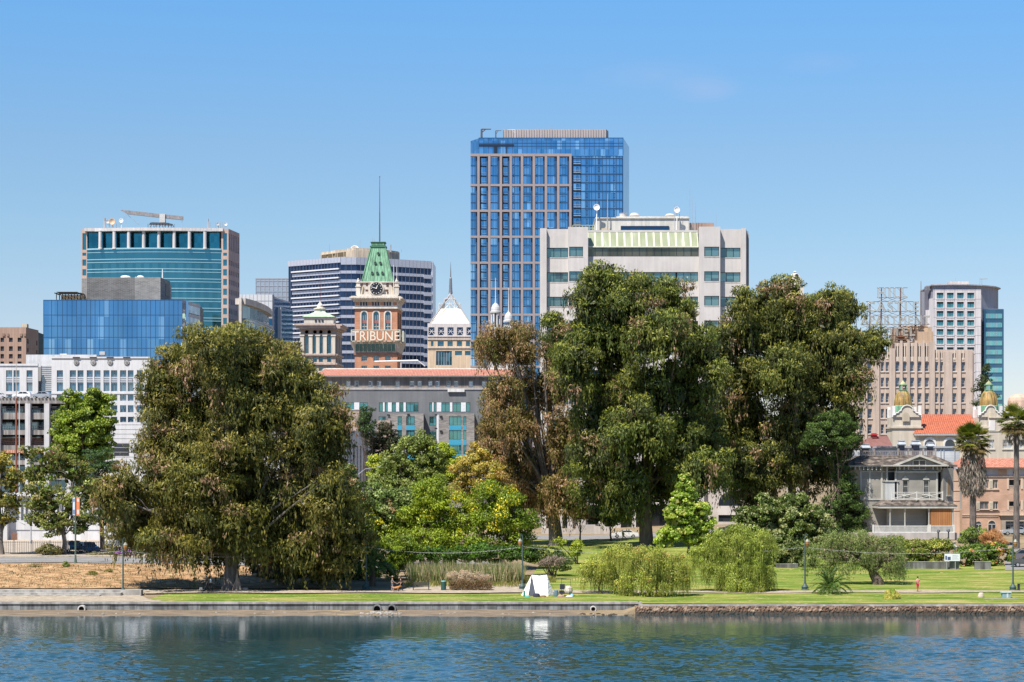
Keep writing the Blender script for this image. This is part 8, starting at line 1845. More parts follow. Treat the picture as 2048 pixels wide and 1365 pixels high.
 # entrance with balcony
 m = MB(); m.fb(fr, U(665), U(1040), z(895), z(885), 0, 1.3); m.fb(fr, U(668), U(1040), z(838), z(830), 1.1, 1.25)
 for k in range(24): a = U(672) + k * .105 * 3.2 * .7; m.fb(fr, a, a + .1, z(885), z(838), 1.12, 1.22)
 m.build('entrance_balcony', tr, t)
 m = MB(); m.fb(fr, U(690), U(1300), z(975), z(896), 0, .9, 0); m.fb(fr, U(690), U(742), 4, z(975), 0, .9, 0); m.fb(fr, U(700), U(735), z(950), z(922), .9, .95, 1); m.build('entrance_surround', [stone('entrance_stone', (.42, .36, .29)), bk], t)
 m = MB(); m.fb(fr, U(745), U(1300), 4, z(976), 0, .2, 0)
 for v in (755, 822, 890, 1000): m.fb(fr, U(v), U(v) + .07, 4, z(976), .2, .26, 1)
 m.fb(fr, U(745), U(1300), z(1018), z(1010), .2, .26, 1); m.build('shopfront', [glass('shade_glass', 0, 0), M_STEEL], t)
 # left flank wall, its sunlit look put into a paler colour
 f2 = Fr((X(q(45), D + 2), D + 2), (X(q(165), D + 2) + .2, D + 1.9)); m = MB(); m.fb(f2, 0, f2.L, 4, z(262), -.4, .02)
 for k in range(4): m.fb(f2, 0, f2.L, z(425 + k * 137), z(418 + k * 137), .02, .1)
 m.build('flank_wall', stone('flank_pink', (.60, .44, .35), .06, .4), t)
 m = MB(); m.fb(f2, f2.L * .62, f2.L, 4, z(820), .02, 1.2, 0); m.build('side_door_recess', stone('deco_tan', 0), t)
 solid([fr], 'core', M_TAR, t, 4, z(264), 12, 1.7)
brick_house()
# ------------------------------------------------------------------ vehicles
def car(label, px, D, paint, rz=0, kind='sedan', group=None, z=None, cat='car'):
 """side-on body along X, nose at +X; built at the origin then placed"""
 nm = {'sedan': 'parked_car', 'suv': 'parked_car', 'van': 'parked_van'}[kind]
 t = thing(nm, (0, 0, 0), label, cat, group)
 if kind == 'sedan': L, Wd, low = 4.6, 1.8, [(-2.28, .38), (-2.3, .75), (-2.2, .98), (-1.55, 1.02), (-.95, 1.40), (.25, 1.42), (1.0, 1.02), (1.9, .90), (2.25, .72), (2.3, .40)]
 elif kind == 'suv': L, Wd, low = 4.7, 1.88, [(-2.3, .42), (-2.34, .85), (-2.25, 1.12), (-1.95, 1.62), (-1.2, 1.72), (.35, 1.70), (1.05, 1.18), (2.0, 1.05), (2.32, .80), (2.34, .45)]
 else: L, Wd, low = 4.9, 1.85, [(-2.4, .42), (-2.44, 1.0), (-2.38, 1.75), (-2.1, 1.88), (.7, 1.86), (1.35, 1.25), (2.1, 1.08), (2.4, .82), (2.42, .45)]
 hw = Wd / 2; zb = low[2][1] + .02
 def ring(y, tuck): return [(x, y * (1 - tuck * max(0, (z_ - zb) / .8)), z_) for x, z_ in low]
 m = MB(); A, B = ring(-hw, .22), ring(hw, .22); n = len(A)
 m.face(A, None, 0); m.face(list(reversed(B)), None, 0)
 for i in range(n): j = (i + 1) % n; m.face([A[j], A[i], B[i], B[j]], None, 0)
 pm = plain('paint_%02d%02d%02d' % tuple(int(c * 99) for c in paint), paint, .25, .1, .02); pm.node_tree.nodes['Principled BSDF'].inputs['Coat Weight'].default_value = .8
 m.build('body', pm, t)
 gl = plain('car_glass', (.02, .025, .03), .05, .2); bk = plain('tyre_black', (.02, .02, .02), .8); rm = plain('rim_silver', (.5, .5, .52), .3, .7)
 roof = max(z_ for _, z_ in low); xs = [x for x, z_ in low if z_ > roof - .06]; xr0, xr1 = min(xs), max(xs)
 xb = low[2][0] + (.2 if kind == 'van' else .35) if kind != 'sedan' else -1.5; xf = 1.0 if kind == 'sedan' else (1.05 if kind == 'suv' else 1.3)
 mid = (xb + xf) / 2 + .05
 for s in (-1, 1):
  for a0, a1, b0, b1 in ((xb + .12, mid - .04, xr0 + .05, mid - .04), (mid + .04, xf - .14, mid + .04, xr1 - .02)):
   y0 = s * (hw * (1 - .22 * .03 / .8) + .008); y1 = s * (hw * (1 - .22 * max(0, roof - .1 - zb) / .8) + .008)
   q = [(a0, y0, zb + .03), (a1, y0, zb + .03), (b1, y1, roof - .1), (b0, y1, roof - .1)]
   m = MB(); m.face(q if s < 0 else list(reversed(q)), None, 0); m.build('side_window', gl, t)
 for nm_, xa, za, xb_, zc in (('windscreen', xf - .06, zb + .05, xr1 + .04, roof - .04), ('rear_window', xb - .05 if kind != 'sedan' else -1.5, zb + .05, xr0 - .03, roof - .04)):
  k = 1 if nm_ == 'windscreen' else -1; o = .02 * k; w0, w1 = hw * .92, hw * .78
  q = [(xa + o, -w0, za + .02), (xa + o, w0, za + .02), (xb_ + o, w1, zc + .02), (xb_ + o, -w1, zc + .02)]
  m = MB(); m.face(q if k > 0 else list(reversed(q)), None, 0); m.build(nm_, gl, t)
 for x in (-1.4, 1.42):
  for s in (-1, 1):
   m = MB(); m.cyl((x, s * (hw - .2), .33), (x, s * (hw + .03), .33), .33, .31, 16); w_ = m.build('wheel', bk, t)
   m = MB(); m.cyl((x, s * (hw + .025), .33), (x, s * (hw + .045), .33), .2, .18, 10); m.build('rim', rm, w_)
 for s in (-1, 1):
  m = MB(); m.box(L / 2 - .16, L / 2 - .03, s * hw * .7 - .2, s * hw * .7 + .2, .62, .78); m.build('headlight', plain('lamp_glass', (.75, .75, .72), .2), t)
  m = MB(); m.box(-L / 2 + .0, -L / 2 + .1, s * hw * .75 - .16, s * hw * .75 + .16, .72, .95); m.build('tail_light', plain('tail_red', (.35, .02, .02), .3), t)
 p = G(px, D); t.location = (p.x, p.y, (p.z + .12) if z is None else z); t.rotation_euler = (0, 0, R(rz)); return t
zr = Z(796.5, 521); RG = 'cars parked on the garage roof'
car('white hatchback on the parking garage roof beside the rusty mast', 44, 524, (.75, .75, .75), 180, 'suv', RG, zr)
car('silver grey wagon on the parking garage roof right of the white hatchback', 82, 524, (.30, .32, .36), 180, 'suv', RG, zr)
car('pale car at the left end of the parking garage roof cut by the frame', -4, 525, (.55, .55, .56), 180, 'sedan', RG, zr)
car('white sedan half hidden behind the white hatchback on the garage roof', 64, 531, (.70, .70, .70), 180, 'sedan', RG, zr)
car('white van with grey lettering parked above the iron fence', 206, 346, (.74, .75, .76), 0, 'van', None, None, 'van')
car('dark blue car behind the low shrubs beside the banner pole', 176, 303, (.02, .06, .12), -58, 'suv')
car('dark teal car between the plane tree and the shrub', 148, 305, (.015, .05, .07), -70, 'suv')
car('small white car behind the iron fence by the purple flowers', 236, 318, (.72, .73, .74), 200, 'suv')
car('white sedan on the street between the two thick gum trunks', 1250, 368, (.76, .76, .76), 180, 'sedan')
car('dark car half hidden behind the young conical tree', 1462, 370, (.04, .05, .06), 180, 'sedan')
car('dark grey car nearest the lawn at the right edge', 2056, 290, (.06, .065, .075), 170, 'suv')
car('grey wagon behind the dark grey car at the right edge', 2046, 300, (.14, .13, .15), 172, 'suv')
car('red car just visible behind the grey wagon at the right edge', 2062, 306, (.40, .03, .05), 172, 'sedan')
car('silver car in front of the brick apartment entrance', 2030, 346, (.30, .34, .38), 180, 'sedan')
# ------------------------------------------------------------------ lake lamps, cables, street lights
M_LG = plain('lamp_green', (.04, .075, .07), .6); M_AMB = plain('amber_glass', (.34, .16, .05), .5)
def lake_lamp():
 t = thing('lamp_post', (0, 0, 0), '', 'lamp post', 'old lamp posts along the lake path')
 m = MB(); m.lathe(0, 0, [(.50, -.2), (.50, .12), (.38, .2), (.42, .45), (.28, .62), (.16, .8), (.13, .95)], 8); m.build('base', M_LG, t)
 m = MB(); m.lathe(0, 0, [(.13, .9), (.10, 1.2), (.085, 5.1), (.12, 5.15), (.07, 5.3), (.05, 6.3)], 10); m.build('post', plain('lamp_green_pale', (.055, .085, .08), .6), t)
 m = MB(); m.path([(0, 0, 6.0), (.02, 0, 6.45), (.14, 0, 6.62), (.27, 0, 6.45), (.28, 0, 6.05)], [.05, .05, .045, .045, .04], 6); m.build('crook', M_LG, t)
 m = MB(); m.lathe(.28, 0, [(.06, 6.05), (.12, 5.98), (.26, 5.76), (.27, 5.7)], 8); l = m.build('lantern_roof', plain('lantern_cream', (.25, .25, .20), .5), t)
 m = MB(); m.lathe(.28, 0, [(.24, 5.7), (.25, 5.5), (.14, 5.2), (.04, 5.12)], 8); m.build('lantern_glass', M_AMB, l)
 return t
lamp0 = lake_lamp(); LP = []
for i, (px, D, rz, lab) in enumerate(((246, 239.3, 0, 'green lamp post at the end of the seating steps left'), (732, 247, 180, 'green lamp post in front of the dark thicket right of the big olive gum'), (1045, 246.5, 180, 'green lamp post behind the white tent'), (1610, 246, 0, 'green lamp post left of the small date palm'), (2026, 245, 0, 'green lamp post beside the black picnic table at the right edge'))):
 o = lamp0 if i == 0 else copy_tree(lamp0); o.location = G(px, D); o.rotation_euler = (0, 0, R(rz)); o['label'] = lab; LP.append(G(px, D))
def cable(label, a, b, sag, n=26):
 t = thing('light_string', (a + b) / 2, label, 'light string', 'strings of small bulbs between the lamp posts'); pts = [a.lerp(b, i / n) - Vector((0, 0, sag * 4 * (i / n) * (1 - i / n))) for i in range(n + 1)]
 m = MB(); m.path(pts, [.013] * (n + 1), 4); m.build('cable', plain('cable_grey', (.34, .35, .33), .6), t)
 m = MB()
 for i in range(len(pts) * 2 - 1): p = pts[i // 2] if i % 2 == 0 else pts[i // 2].lerp(pts[i // 2 + 1], .5); m.lathe(p.x, p.y, [(.01, p.z - .10), (.028, p.z - .07), (.02, p.z - .01)], 5)
 m.build('bulbs', plain('bulb_glass', (.5, .5, .46), .3), t)
hz = Vector((0, 0, 5.1)); ends = [Vector((X(-260, 240), 240, LP[0].z))] + LP + [Vector((X(2320, 244), 244, LP[4].z))]
for i, lab in enumerate(('leftmost string of bulbs crossing the parked cars', 'string of bulbs in front of the big olive gum', 'string of bulbs above the reeds and bench', 'string of bulbs over the willows behind the tent', 'string of bulbs crossing the pepper tree and hedge', 'short string of bulbs leaving the right edge of the view')): cable(lab, ends[i] + hz, ends[i + 1] + hz, .75 + .2 * (i % 2))
def street_light(px, py, D, s, arm, lab):
 b = G(px, D); t = thing('street_light', b, lab, 'street light', 'grey cobra head street lights above the trees'); z1 = Z(py, D)
 m = MB(); m.cyl(b, (b.x, D, z1 - 1.2), .12, .08, 8); m.path([(b.x, D, z1 - 1.3), (b.x + s * arm * .35, D, z1 - .35), (b.x + s * arm, D, z1)], [.07, .055, .045], 6); m.build('pole', M_STEEL, t)
 m = MB(); c = Vector((b.x + s * (arm + .35), D, z1)); m.hexa([c + Vector((x * .5, y * .16, zz)) for zz in (-.08, .07) for x, y in ((-1, -1), (1, -1), (1, 1), (-1, 1))]); m.build('lamp_head', plain('lamp_head_grey', (.6, .6, .6), .4), t)
street_light(716, 934, 352, 1, 3.6, 'street light arching right in front of the slotted white wall')
street_light(930, 950, 362, -1, 2.4, 'street light arching left before the golden brown tree')
street_light(846, 938, 366, 1, 1.4, 'small street light among the lime green crowns')
street_light(948, 947, 372, 1, 2.6, 'street light pointing right under the golden brown tree')
street_light(985, 935, 380, -1, 1.2, 'short street light head at the edge of the rust tinged gum')
street_light(62, 945, 330, 1, 2.6, 'street light reaching right over the sparse plane tree')
# banner pole
t = thing('banner_pole', G(151, 277.5), 'tall green pole with a white and an orange street banner', 'pole'); b = G(151, 277.5)
m = MB(); m.cyl(b, (b.x, b.y, Z(975, 277)), .13, .07, 8); m.cyl((b.x, b.y, b.z), (b.x, b.y, b.z + .6), .2, .16, 8); m.build('pole', plain('pole_green', (.07, .13, .10), .5), t)
for x0, x1, c1, c2 in ((145.5, 150, (.55, .65, .80), (.12, .20, .38)), (153, 159.2, (.80, .22, .09), (.78, .62, .60))):
 m = MB(); f = FP(x0, 277.5, x1); m.fb(f, 0, f.L, Z(1031, 277), Z(996, 277), -.02, .02, 0); bn = m.build('banner', plain('banner_%d' % int(x0), c1, .7), t)
 m = MB()
 for y0, y1 in ((998, 1004), (1020, 1029)): m.fb(f, f.L * .15, f.L * .85, Z(y1, 277), Z(y0, 277), .02, .03, 0)
 m.build('banner_print', plain('banner_print_%d' % int(x0), c2, .7), bn)
 m = MB()
 for y in (995.5, 1031.5): m.cyl((b.x, 277.5, Z(y, 277)), (X(x0 if x0 < 150 else x1, 277), 277.5, Z(y, 277)), .02, None, 4)
 m.build('bracket', M_STEEL, t)
# iron fence
t = thing('iron_fence', G(60, 299.5), 'dark iron picket fence along the parking lot', 'fence'); m = MB(); bs = MB()
for k in range(150):
 px = -260 + k * 3.6; p = G(px, 299.6, .2); bs.box(p.x - .022, p.x + .022, p.y - .02, p.y + .02, p.z, p.z + 1.9)
 if k % 10 == 0: MB().box(p.x - .05, p.x + .05, p.y - .05, p.y + .05, p.z, p.z + 2.05).build('fence_post', M_DARK, t)
a, b = G(-260, 299.6, .2), G(278, 299.6, .2)
for h in (.25, 1.75): m.box(a.x, b.x, a.y - .02, a.y + .02, (a.z + b.z) / 2 + h, (a.z + b.z) / 2 + h + .05)
m.build('rails', M_DARK, t); struct(bs.build('pickets', M_DARK, t), 'stuff')
# ------------------------------------------------------------------ people
SKIN = plain('skin', (.45, .27, .18), .6)
def skinned(name, pts, edges, rad, mat, parent, root=0, sub=1):
 me = bpy.data.meshes.new(name); me.from_pydata(pts, edges, []); me.materials.append(mat); o = bpy.data.objects.new(name, me); col.objects.link(o); o.parent = parent
 s = o.modifiers.new('Skin', 'SKIN'); s.use_smooth_shade = True; sv = me.skin_vertices
 for i, r in enumerate(rad):
  sv[0].data[i].radius = (r, r) if not isinstance(r, tuple) else r; sv[0].data[i].use_root = (i == root)
 u = o.modifiers.new('Sub', 'SUBSURF'); u.levels = sub; u.render_levels = sub; return o
def person(label, px, D, face, shirt, legs_c, hair, stride=.3, arm=.2, h=1.72, hat=None, bent=False, group=None, skirt=False, fold=False):
 """face: rotation about z (0 looks to +X); one continuous body with clothes and hair as children"""
 t = thing('person', (0, 0, 0), label, 'person', group); s = h / 1.75
 J = [(0, 0, .95), (0, 0, 1.15), (0, 0, 1.38), (.01, 0, 1.50), (.03, 0, 1.62), (.04, 0, 1.72),      # pelvis..head top
         (0, .17, 1.40), (-arm * .5, .23, 1.14), (-arm * .2 + .05, .22, .92), (0, -.17, 1.40), (arm * .6, -.22, 1.14), (arm + .18, -.20, .98),
         (0, .09, .90), (-stride * .3, .10, .50), (-stride, .10, .08), (-stride + .16, .10, .03), (0, -.09, .90), (stride * .7, -.10, .52), (stride, -.10, .08), (stride + .16, -.10, .03)]
 if fold: J[11] = (.30, -.12, 1.22)
 E = [(0, 1), (1, 2), (2, 3), (3, 4), (4, 5), (2, 6), (6, 7), (7, 8), (2, 9), (9, 10), (10, 11), (0, 12), (12, 13), (13, 14), (14, 15), (0, 16), (16, 17), (17, 18), (18, 19)]
 for hb, sg in ((8, 1), (11, -1)):      # palm, thumb and four fingers of different length
  b = Vector(J[hb]); dn = (b - Vector(J[hb - 1])).normalized(); k0 = len(J); J.append(tuple(b + dn * .07)); E.append((hb, k0))
  for q, (o, l) in enumerate(((-.036, .062), (-.012, .078), (.012, .072), (.036, .055))): J.append(tuple(b + dn * (.07 + l) + Vector((o, 0, 0)) + Vector((.02, -sg * .015, 0)))); E.append((k0, len(J) - 1))
  J.append(tuple(b + dn * .05 + Vector((.055, -sg * .01, 0)))); E.append((hb, len(J) - 1))
 r = [.13, .12, .13, .055, (.088, .075), (.065, .06), .06, .042, .03, .06, .042, .03, .085, .058, .04, .03, .085, .058, .04, .03] + [.03, .009, .009, .009, .009, .009] * 2
 P3 = [tuple(c * s for c in p) for p in J]; sc_ = lambda x: tuple(q * s for q in x) if isinstance(x, tuple) else x * s
 skinned('body', P3, E, [sc_(x) for x in r], SKIN, t)
 ix = [0, 1, 2, 6, 7, 9, 10]; mp = {k: i for i, k in enumerate(ix)}
 skinned('shirt', [P3[k] for k in ix], [(mp[a], mp[b]) for a, b in E if a in mp and b in mp], [.15 * s, .145 * s, .15 * s, .085 * s, .062 * s, .085 * s, .062 * s], plain('cloth_%02d%02d%02d' % tuple(int(c * 99) for c in shirt), shirt, .9), t)
 ix = [0, 12, 13, 14, 16, 17, 18]; mp = {k: i for i, k in enumerate(ix)}
 skinned('trousers', [P3[k] for k in ix], [(mp[a], mp[b]) for a, b in E if a in mp and b in mp], [.145 * s, .10 * s, .075 * s, .058 * s, .10 * s, .075 * s, .058 * s], plain('cloth_%02d%02d%02d' % tuple(int(c * 99) for c in legs_c), legs_c, .9), t)
 m = MB(); m.lathe(.015 * s, 0, [(.06 * s, 1.60 * s), (.10 * s, 1.65 * s), (.10 * s, 1.72 * s), (.07 * s, 1.78 * s), (.02 * s, 1.80 * s)], 10); hr = m.build('hair', plain('hair_%02d' % int(hair[0] * 99), hair, .8), t, True)
 if hat: m = MB(); m.lathe(.03 * s, 0, [(.17 * s, 1.725 * s), (.17 * s, 1.74 * s), (.10 * s, 1.75 * s), (.09 * s, 1.83 * s), (.03 * s, 1.85 * s)], 12); m.build('hat', plain('hat_cloth', hat, .8), t)
 for k in (14, 18): m = MB(); p = Vector(P3[k]); m.hexa([(p.x + x, p.y + y, z_) for z_, q in ((0, 1), (.07, .7)) for x, y in ((-.08, -.045), (.22 * q, -.045), (.22 * q, .045), (-.08, .045))]); m.build('shoe', plain('shoe_dark', (.05, .05, .055), .7), t)
 p = G(px, D, .14); t.location = p; t.rotation_euler = (0, 0, R(face)); return t
person('person in a pale blue shirt and black trousers walking right under the big gum', 421.5, 241.6, 0, (.55, .62, .75), (.02, .02, .025), (.03, .02, .02), .22, .15)
person('person in dark jacket with a red shirt pushing a trolley under the big gum', 413.5, 242.5, 180, (.07, .06, .055), (.03, .035, .05), (.2, .18, .15), .25, .35)
person('person in a grey jacket walking the tan dog', 784.5, 242, 0, (.20, .18, .19), (.20, .23, .30), (.05, .04, .04), .1, .3, hat=(.35, .27, .24))
person('person in dark clothes with a pink bag behind the dog', 801.5, 242.6, 180, (.09, .06, .065), (.025, .02, .02), (.03, .02, .02), .3, .2, 1.6)
person('person in a coral top and crimson trousers holding a phone on the right path', 1835.5, 242, 110, (.72, .25, .22), (.50, .03, .07), (.03, .02, .02), .2, .2, fold=True)
person('person in black walking with one leg raised in front of the white sedan', 1247, 356, 0, (.02, .02, .02), (.02, .02, .02), (.03, .02, .02), .55, .3, 1.75)
# dog
def dog():
 t = thing('dog', (0, 0, 0), 'tan and white medium dog on the footpath between two walkers', 'dog'); tan = plain('dog_tan', (.42, .19, .07), .9)
 J = [(-.30, 0, .46), (0, 0, .44), (.26, 0, .48), (.40, 0, .60), (.50, 0, .64), (.64, 0, .60), (-.46, 0, .55), (-.58, 0, .66),
         (.24, .08, .40), (.25, .08, .20), (.27, .08, .03), (.24, -.08, .40), (.20, -.08, .20), (.16, -.08, .03), (-.28, .08, .40), (-.20, .08, .27), (-.36, .08, .16), (-.32, .08, .03), (-.28, -.08, .40), (-.24, -.08, .27), (-.40, -.08, .17), (-.42, -.08, .03), (.48, .06, .70), (.48, -.06, .70)]
 E = [(0, 1), (1, 2), (2, 3), (3, 4), (4, 5), (0, 6), (6, 7), (2, 8), (8, 9), (9, 10), (2, 11), (11, 12), (12, 13), (0, 14), (14, 15), (15, 16), (16, 17), (0, 18), (18, 19), (19, 20), (20, 21), (4, 22), (4, 23)]
 skinned('body', J, E, [.12, .12, .15, .09, .085, .045, .04, .025, .06, .035, .025, .06, .035, .025, .07, .045, .03, .025, .07, .045, .03, .025, .02, .02], tan, t, 1)
 for x, y in ((.27, .08), (.16, -.08), (-.32, .08), (-.42, -.08)): m = MB(); m.lathe(x, y, [(.035, 0), (.04, .03), (.032, .12)], 6); m.build('white_sock', W_WHITE, t)
 t.location = G(792, 241.8, .14)
dog()
t = thing('trolley', G(407, 242.3, .14), 'small grey two wheeled trolley pushed by the person in the dark jacket', 'trolley'); b = G(407, 242.3, .14); m = MB(); m.box(b.x - .5, b.x + .1, b.y - .2, b.y + .2, b.z + .14, b.z + .2); m.cyl((b.x + .1, b.y, b.z + .2), (b.x + .42, b.y, b.z + .95), .02, None, 6); m.box(b.x - .45, b.x - .1, b.y - .15, b.y + .15, b.z + .2, b.z + .42); m.build('frame', plain('cart_grey', (.3, .29, .28), .6), t)
for s in (-.2, .2): m = MB(); m.cyl((b.x - .1, b.y + s - .02, b.z + .09), (b.x - .1, b.y + s + .02, b.z + .09), .09, None, 10); m.build('wheel', plain('tyre_black', 0), t)
# ------------------------------------------------------------------ camp by the path
def camp():
 D = 236.5; b = G(1080, D, .05); t = thing('tent', b, 'white ridge tent with open flap and orange stained hem', 'tent'); cl = bpy.data.materials.new('tent_canvas'); nt, bs_ = _nodes(cl)
 sp = nt.nodes.new('ShaderNodeSeparateXYZ'); nt.links.new(_objvec(nt), sp.inputs[0]); n = _noise(nt, 2.5, 4, _objvec(nt)); q = nt.nodes.new('ShaderNodeMath'); q.operation = 'MULTIPLY_ADD'; q.inputs[1].default_value = -.6; nt.links.new(n, q.inputs[0]); nt.links.new(sp.outputs[2], q.inputs[2])
 nt.links.new(_mix(nt, _ramp(nt, q.outputs[0], [(.95, 0.0), (1.0, 1.0)]), (.75, .45, .25), (.80, .79, .76)), bs_.inputs['Base Color']); _bump(nt, bs_, _noise(nt, 3, 3, _objvec(nt, (1, 1, 2))), .6, .12); bs_.inputs['Roughness'].default_value = .9
 g = b.z - .1; x = lambda p: X(p, D); top = Z(1150, D)
 r0, r1 = Vector((x(1063.5), D, top)), Vector((x(1094), D, top)); rm = (r0 + r1) / 2 - Vector((0, 0, .12))
 A = Vector((x(1041), D - .3, g)); B = Vector((x(1056), D - 1.5, g)); C_ = Vector((x(1096), D - 1.5, g)); E_ = Vector((x(1109), D - .1, g)); A2 = Vector((x(1045), D + 1.6, g)); E2 = Vector((x(1106), D + 1.6, g))
 m = MB(); k0, k1 = r0.lerp(B, .0), r1
 m.face([A, B, r0]); m.face([Vector((x(1072), D - 1.5, g)), C_, r1, rm, r0]); m.face([C_, E_, r1]); m.face([A2, A, r0]); m.face([E_, E2, r1]); m.face([E2, A2, r0, r1]); m.build('canvas', cl, t)
 m = MB(); m.face([r0.lerp(B, .25) + Vector((0, .1, 0)), B + Vector((.1, .15, 0)), Vector((x(1071), D - 1.35, g)), r0.lerp(Vector((x(1072), D - 1.5, g)), .3) + Vector((0, .1, 0))]); m.build('open_doorway', plain('tent_inside', (.06, .07, .09), .9), t)
 m = MB();
 for p in (r0, r1): m.cyl((p.x, p.y + .05, g), (p.x, p.y + .05, p.z + .08), .03, None, 6)
 for p in (A, E_): m.cyl(p + Vector((-.3 if p is A else .3, 0, 0)), (r0 if p is A else r1), .012, None, 4)
 m.build('poles', M_DARK, t)
 c = lambda nm, lab, cat, px, D_, col_, sx, sy, sz, taper=.8, py=None: lump(nm, lab, cat, px, D_, col_, sx, sy, sz, taper)
 c('duffel_bag', 'dark blue bag in the mouth of the tent', 'bag', 1073, D - 2.0, (.03, .03, .06), .42, .3, .42)
 c('plastic_bag', 'turquoise plastic bag beside the left tent corner', 'bag', 1055, D - 2.1, (.12, .45, .42), .3, .2, .22)
 c('bottle', 'tall green bottle at the left corner of the tent', 'bottle', 1048.5, D - 1.7, (.02, .22, .15), .12, .12, .7)
 c('cardboard_box', 'brown cardboard scrap right of the dark blue bag', 'box', 1086, D - 2.1, (.28, .16, .08), .36, .3, .2, .95)
 c('blue_bin', 'dented blue grey barrel between the tent and the loaded cart', 'barrel', 1112.5, D - 1.6, (.10, .17, .21), .27, .27, .78, .93)
 c('clothes_heap', 'pink and brown clothes heap right of the barrel', 'clothes', 1122, D - 2.2, (.40, .22, .20), .42, .3, .24)
 c('clothes_heap', 'white sheet bundle at the far right of the camp', 'clothes', 1139, D - 2.2, (.70, .70, .72), .42, .3, .16)
 c('rolled_mat', 'small sky blue bundle on the white sheet', 'bundle', 1144, D - 2.1, (.25, .48, .58), .2, .2, .34)
 k = thing('loaded_cart', G(1130, D - .8, .05), 'wire cart frame piled with bags and a striped blanket', 'cart'); b = G(1130, D - .8, .05); m = MB(); x0, x1 = X(1123, D), X(1141, D)
 for xx in (x0, x1): m.cyl((xx, b.y + .3, b.z), (xx, b.y + .3, Z(1158, D)), .022, None, 5)
 m.cyl((x0, b.y + .3, Z(1158, D)), (x1, b.y + .3, Z(1158, D)), .022, None, 5); m.box(x0 - .2, x1 + .1, b.y - .4, b.y + .3, b.z + .28, b.z + .33); m.build('frame', M_DARK, k)
 m = MB(); m.hexa([(X(1119.5, D) + a, b.y + bb, zz) for zz in (Z(1178, D), Z(1168, D)) for a, bb in ((0, -.3), (.55, -.3), (.55, .2), (0, .2))]); m.box(X(1118, D), X(1128, D), b.y - .3, b.y + .2, b.z + .33, b.z + .65); m.build('black_bag', plain('bag_black', (.02, .025, .04), .6), k)
 m = MB(); m.lathe(X(1136, D), b.y - .1, [(.42, b.z + .36), (.5, b.z + .6), (.46, b.z + .95), (.3, b.z + 1.15), (.1, b.z + 1.2)], 9); m.build('striped_blanket', brick('blanket', (.16, .07, .06), (.6, .5, .42), (.62, .58, .5), .3, .25, .06), k)
 for xx in (x0, x1): m = MB(); m.cyl((xx, b.y - .38, b.z + .14), (xx, b.y - .34, b.z + .14), .14, None, 12); m.build('wheel', plain('tyre_black', 0), k)
def lump(nm, lab, cat, px, D_, c, sx, sy, sz, taper=.8):
 b = G(px, D_, .08); m = MB(); rs = np.random.RandomState(int(px)); rg = []
 for q, k in ((0, .92), (.25, 1.0), (.6, .97 * taper ** .3), (.88, taper), (1.0, taper * .6)):
  rg.append([(b.x + sx * k * math.cos(a) * (1 + rs.uniform(-.07, .07)), b.y + sy * k * math.sin(a), b.z + sz * q) for a in [2 * math.pi * i / 10 for i in range(10)]])
 for A, B in zip(rg, rg[1:]):
  for i in range(10): j = (i + 1) % 10; m.face([A[i], A[j], B[j], B[i]])
 m.face(rg[-1]); o = m.build(nm, plain('lump_%02d%02d%02d' % tuple(int(v * 99) for v in c), c, .8), None, True)
 tag(o, lab, cat); return o
camp()
# ------------------------------------------------------------------ park furniture
def bench():
 D = 244.4; b = G(842, D, .1); t = thing('park_bench', b, 'dark slatted park bench facing the lake in front of the reeds', 'bench'); k = 1.75; wd = plain('bench_timber', (.05, .05, .035), .7)
 for nm, parts in (('seat', [(-.28 + .13 * i, .45) for i in range(4)]),):
  m = MB()
  for y, z_ in parts: m.box(b.x - .95, b.x + .95, b.y + y, b.y + y + .1, b.z + z_, b.z + z_ + .04)
  m.build(nm, wd, t)
 m = MB()
 for i in range(3): m.box(b.x - .95, b.x + .95, b.y + .28 + .03 * i, b.y + .32 + .03 * i, b.z + .58 + .13 * i, b.z + .69 + .13 * i)
 m.build('backrest', wd, t)
 for s in (-.9, .9): m = MB(); m.box(b.x + s - .04, b.x + s + .04, b.y - .28, b.y - .2, b.z - .1, b.z + .66); m.box(b.x + s - .04, b.x + s + .04, b.y + .25, b.y + .33, b.z - .1, b.z + .95); m.box(b.x + s - .04, b.x + s + .04, b.y - .28, b.y + .3, b.z + .62, b.z + .67); m.build('leg_frame', M_DARK, t)
bench()
b = G(887, 244.2, .1); t = thing('litter_bin', b, 'dark green round litter bin with domed lid right of the bench', 'litter bin'); m = MB(); m.lathe(b.x, b.y, [(.28, b.z - .1), (.30, b.z + .1), (.30, b.z + .95), (.26, b.z + .98)], 14); m.build('bin_body', plain('bin_green', (.02, .07, .06), .5), t); m = MB(); m.lathe(b.x, b.y, [(.33, b.z + .98), (.34, b.z + 1.03), (.26, b.z + 1.14), (.08, b.z + 1.17)], 14); m.build('lid', plain('bin_lid', (.10, .25, .21), .5), t)
D = 233.5; b = G(2012.5, D, .1); t = thing('utility_box', b, 'small pale blue hut shaped box on the lawn at the right', 'box'); m = MB(); m.box(b.x - .5, b.x + .42, b.y - .3, b.y + .3, b.z - .1, b.z + .55); m.build('cabinet', plain('box_blue', (.22, .34, .38), .6), t); m = MB(); m.box(b.x - .62, b.x + .5, b.y - .38, b.y + .36, b.z + .55, b.z + .66); m.build('lid', plain('box_lid', (.45, .55, .55), .5), t); m = MB(); m.box(b.x - .02, b.x + .16, b.y - .33, b.y - .3, b.z, b.z + .5); m.build('white_door', W_WHITE, t)
b = G(1995, 232.8, .1); t = thing('stone_slab', b, 'flat weathered kerb slab in the lawn beside the pale blue box', 'slab'); m = MB(); m.box(X(1962, D), X(2030, D), 231.9, 232.3, b.z - .2, b.z + .02); m.build('slab', M_CONC, t)
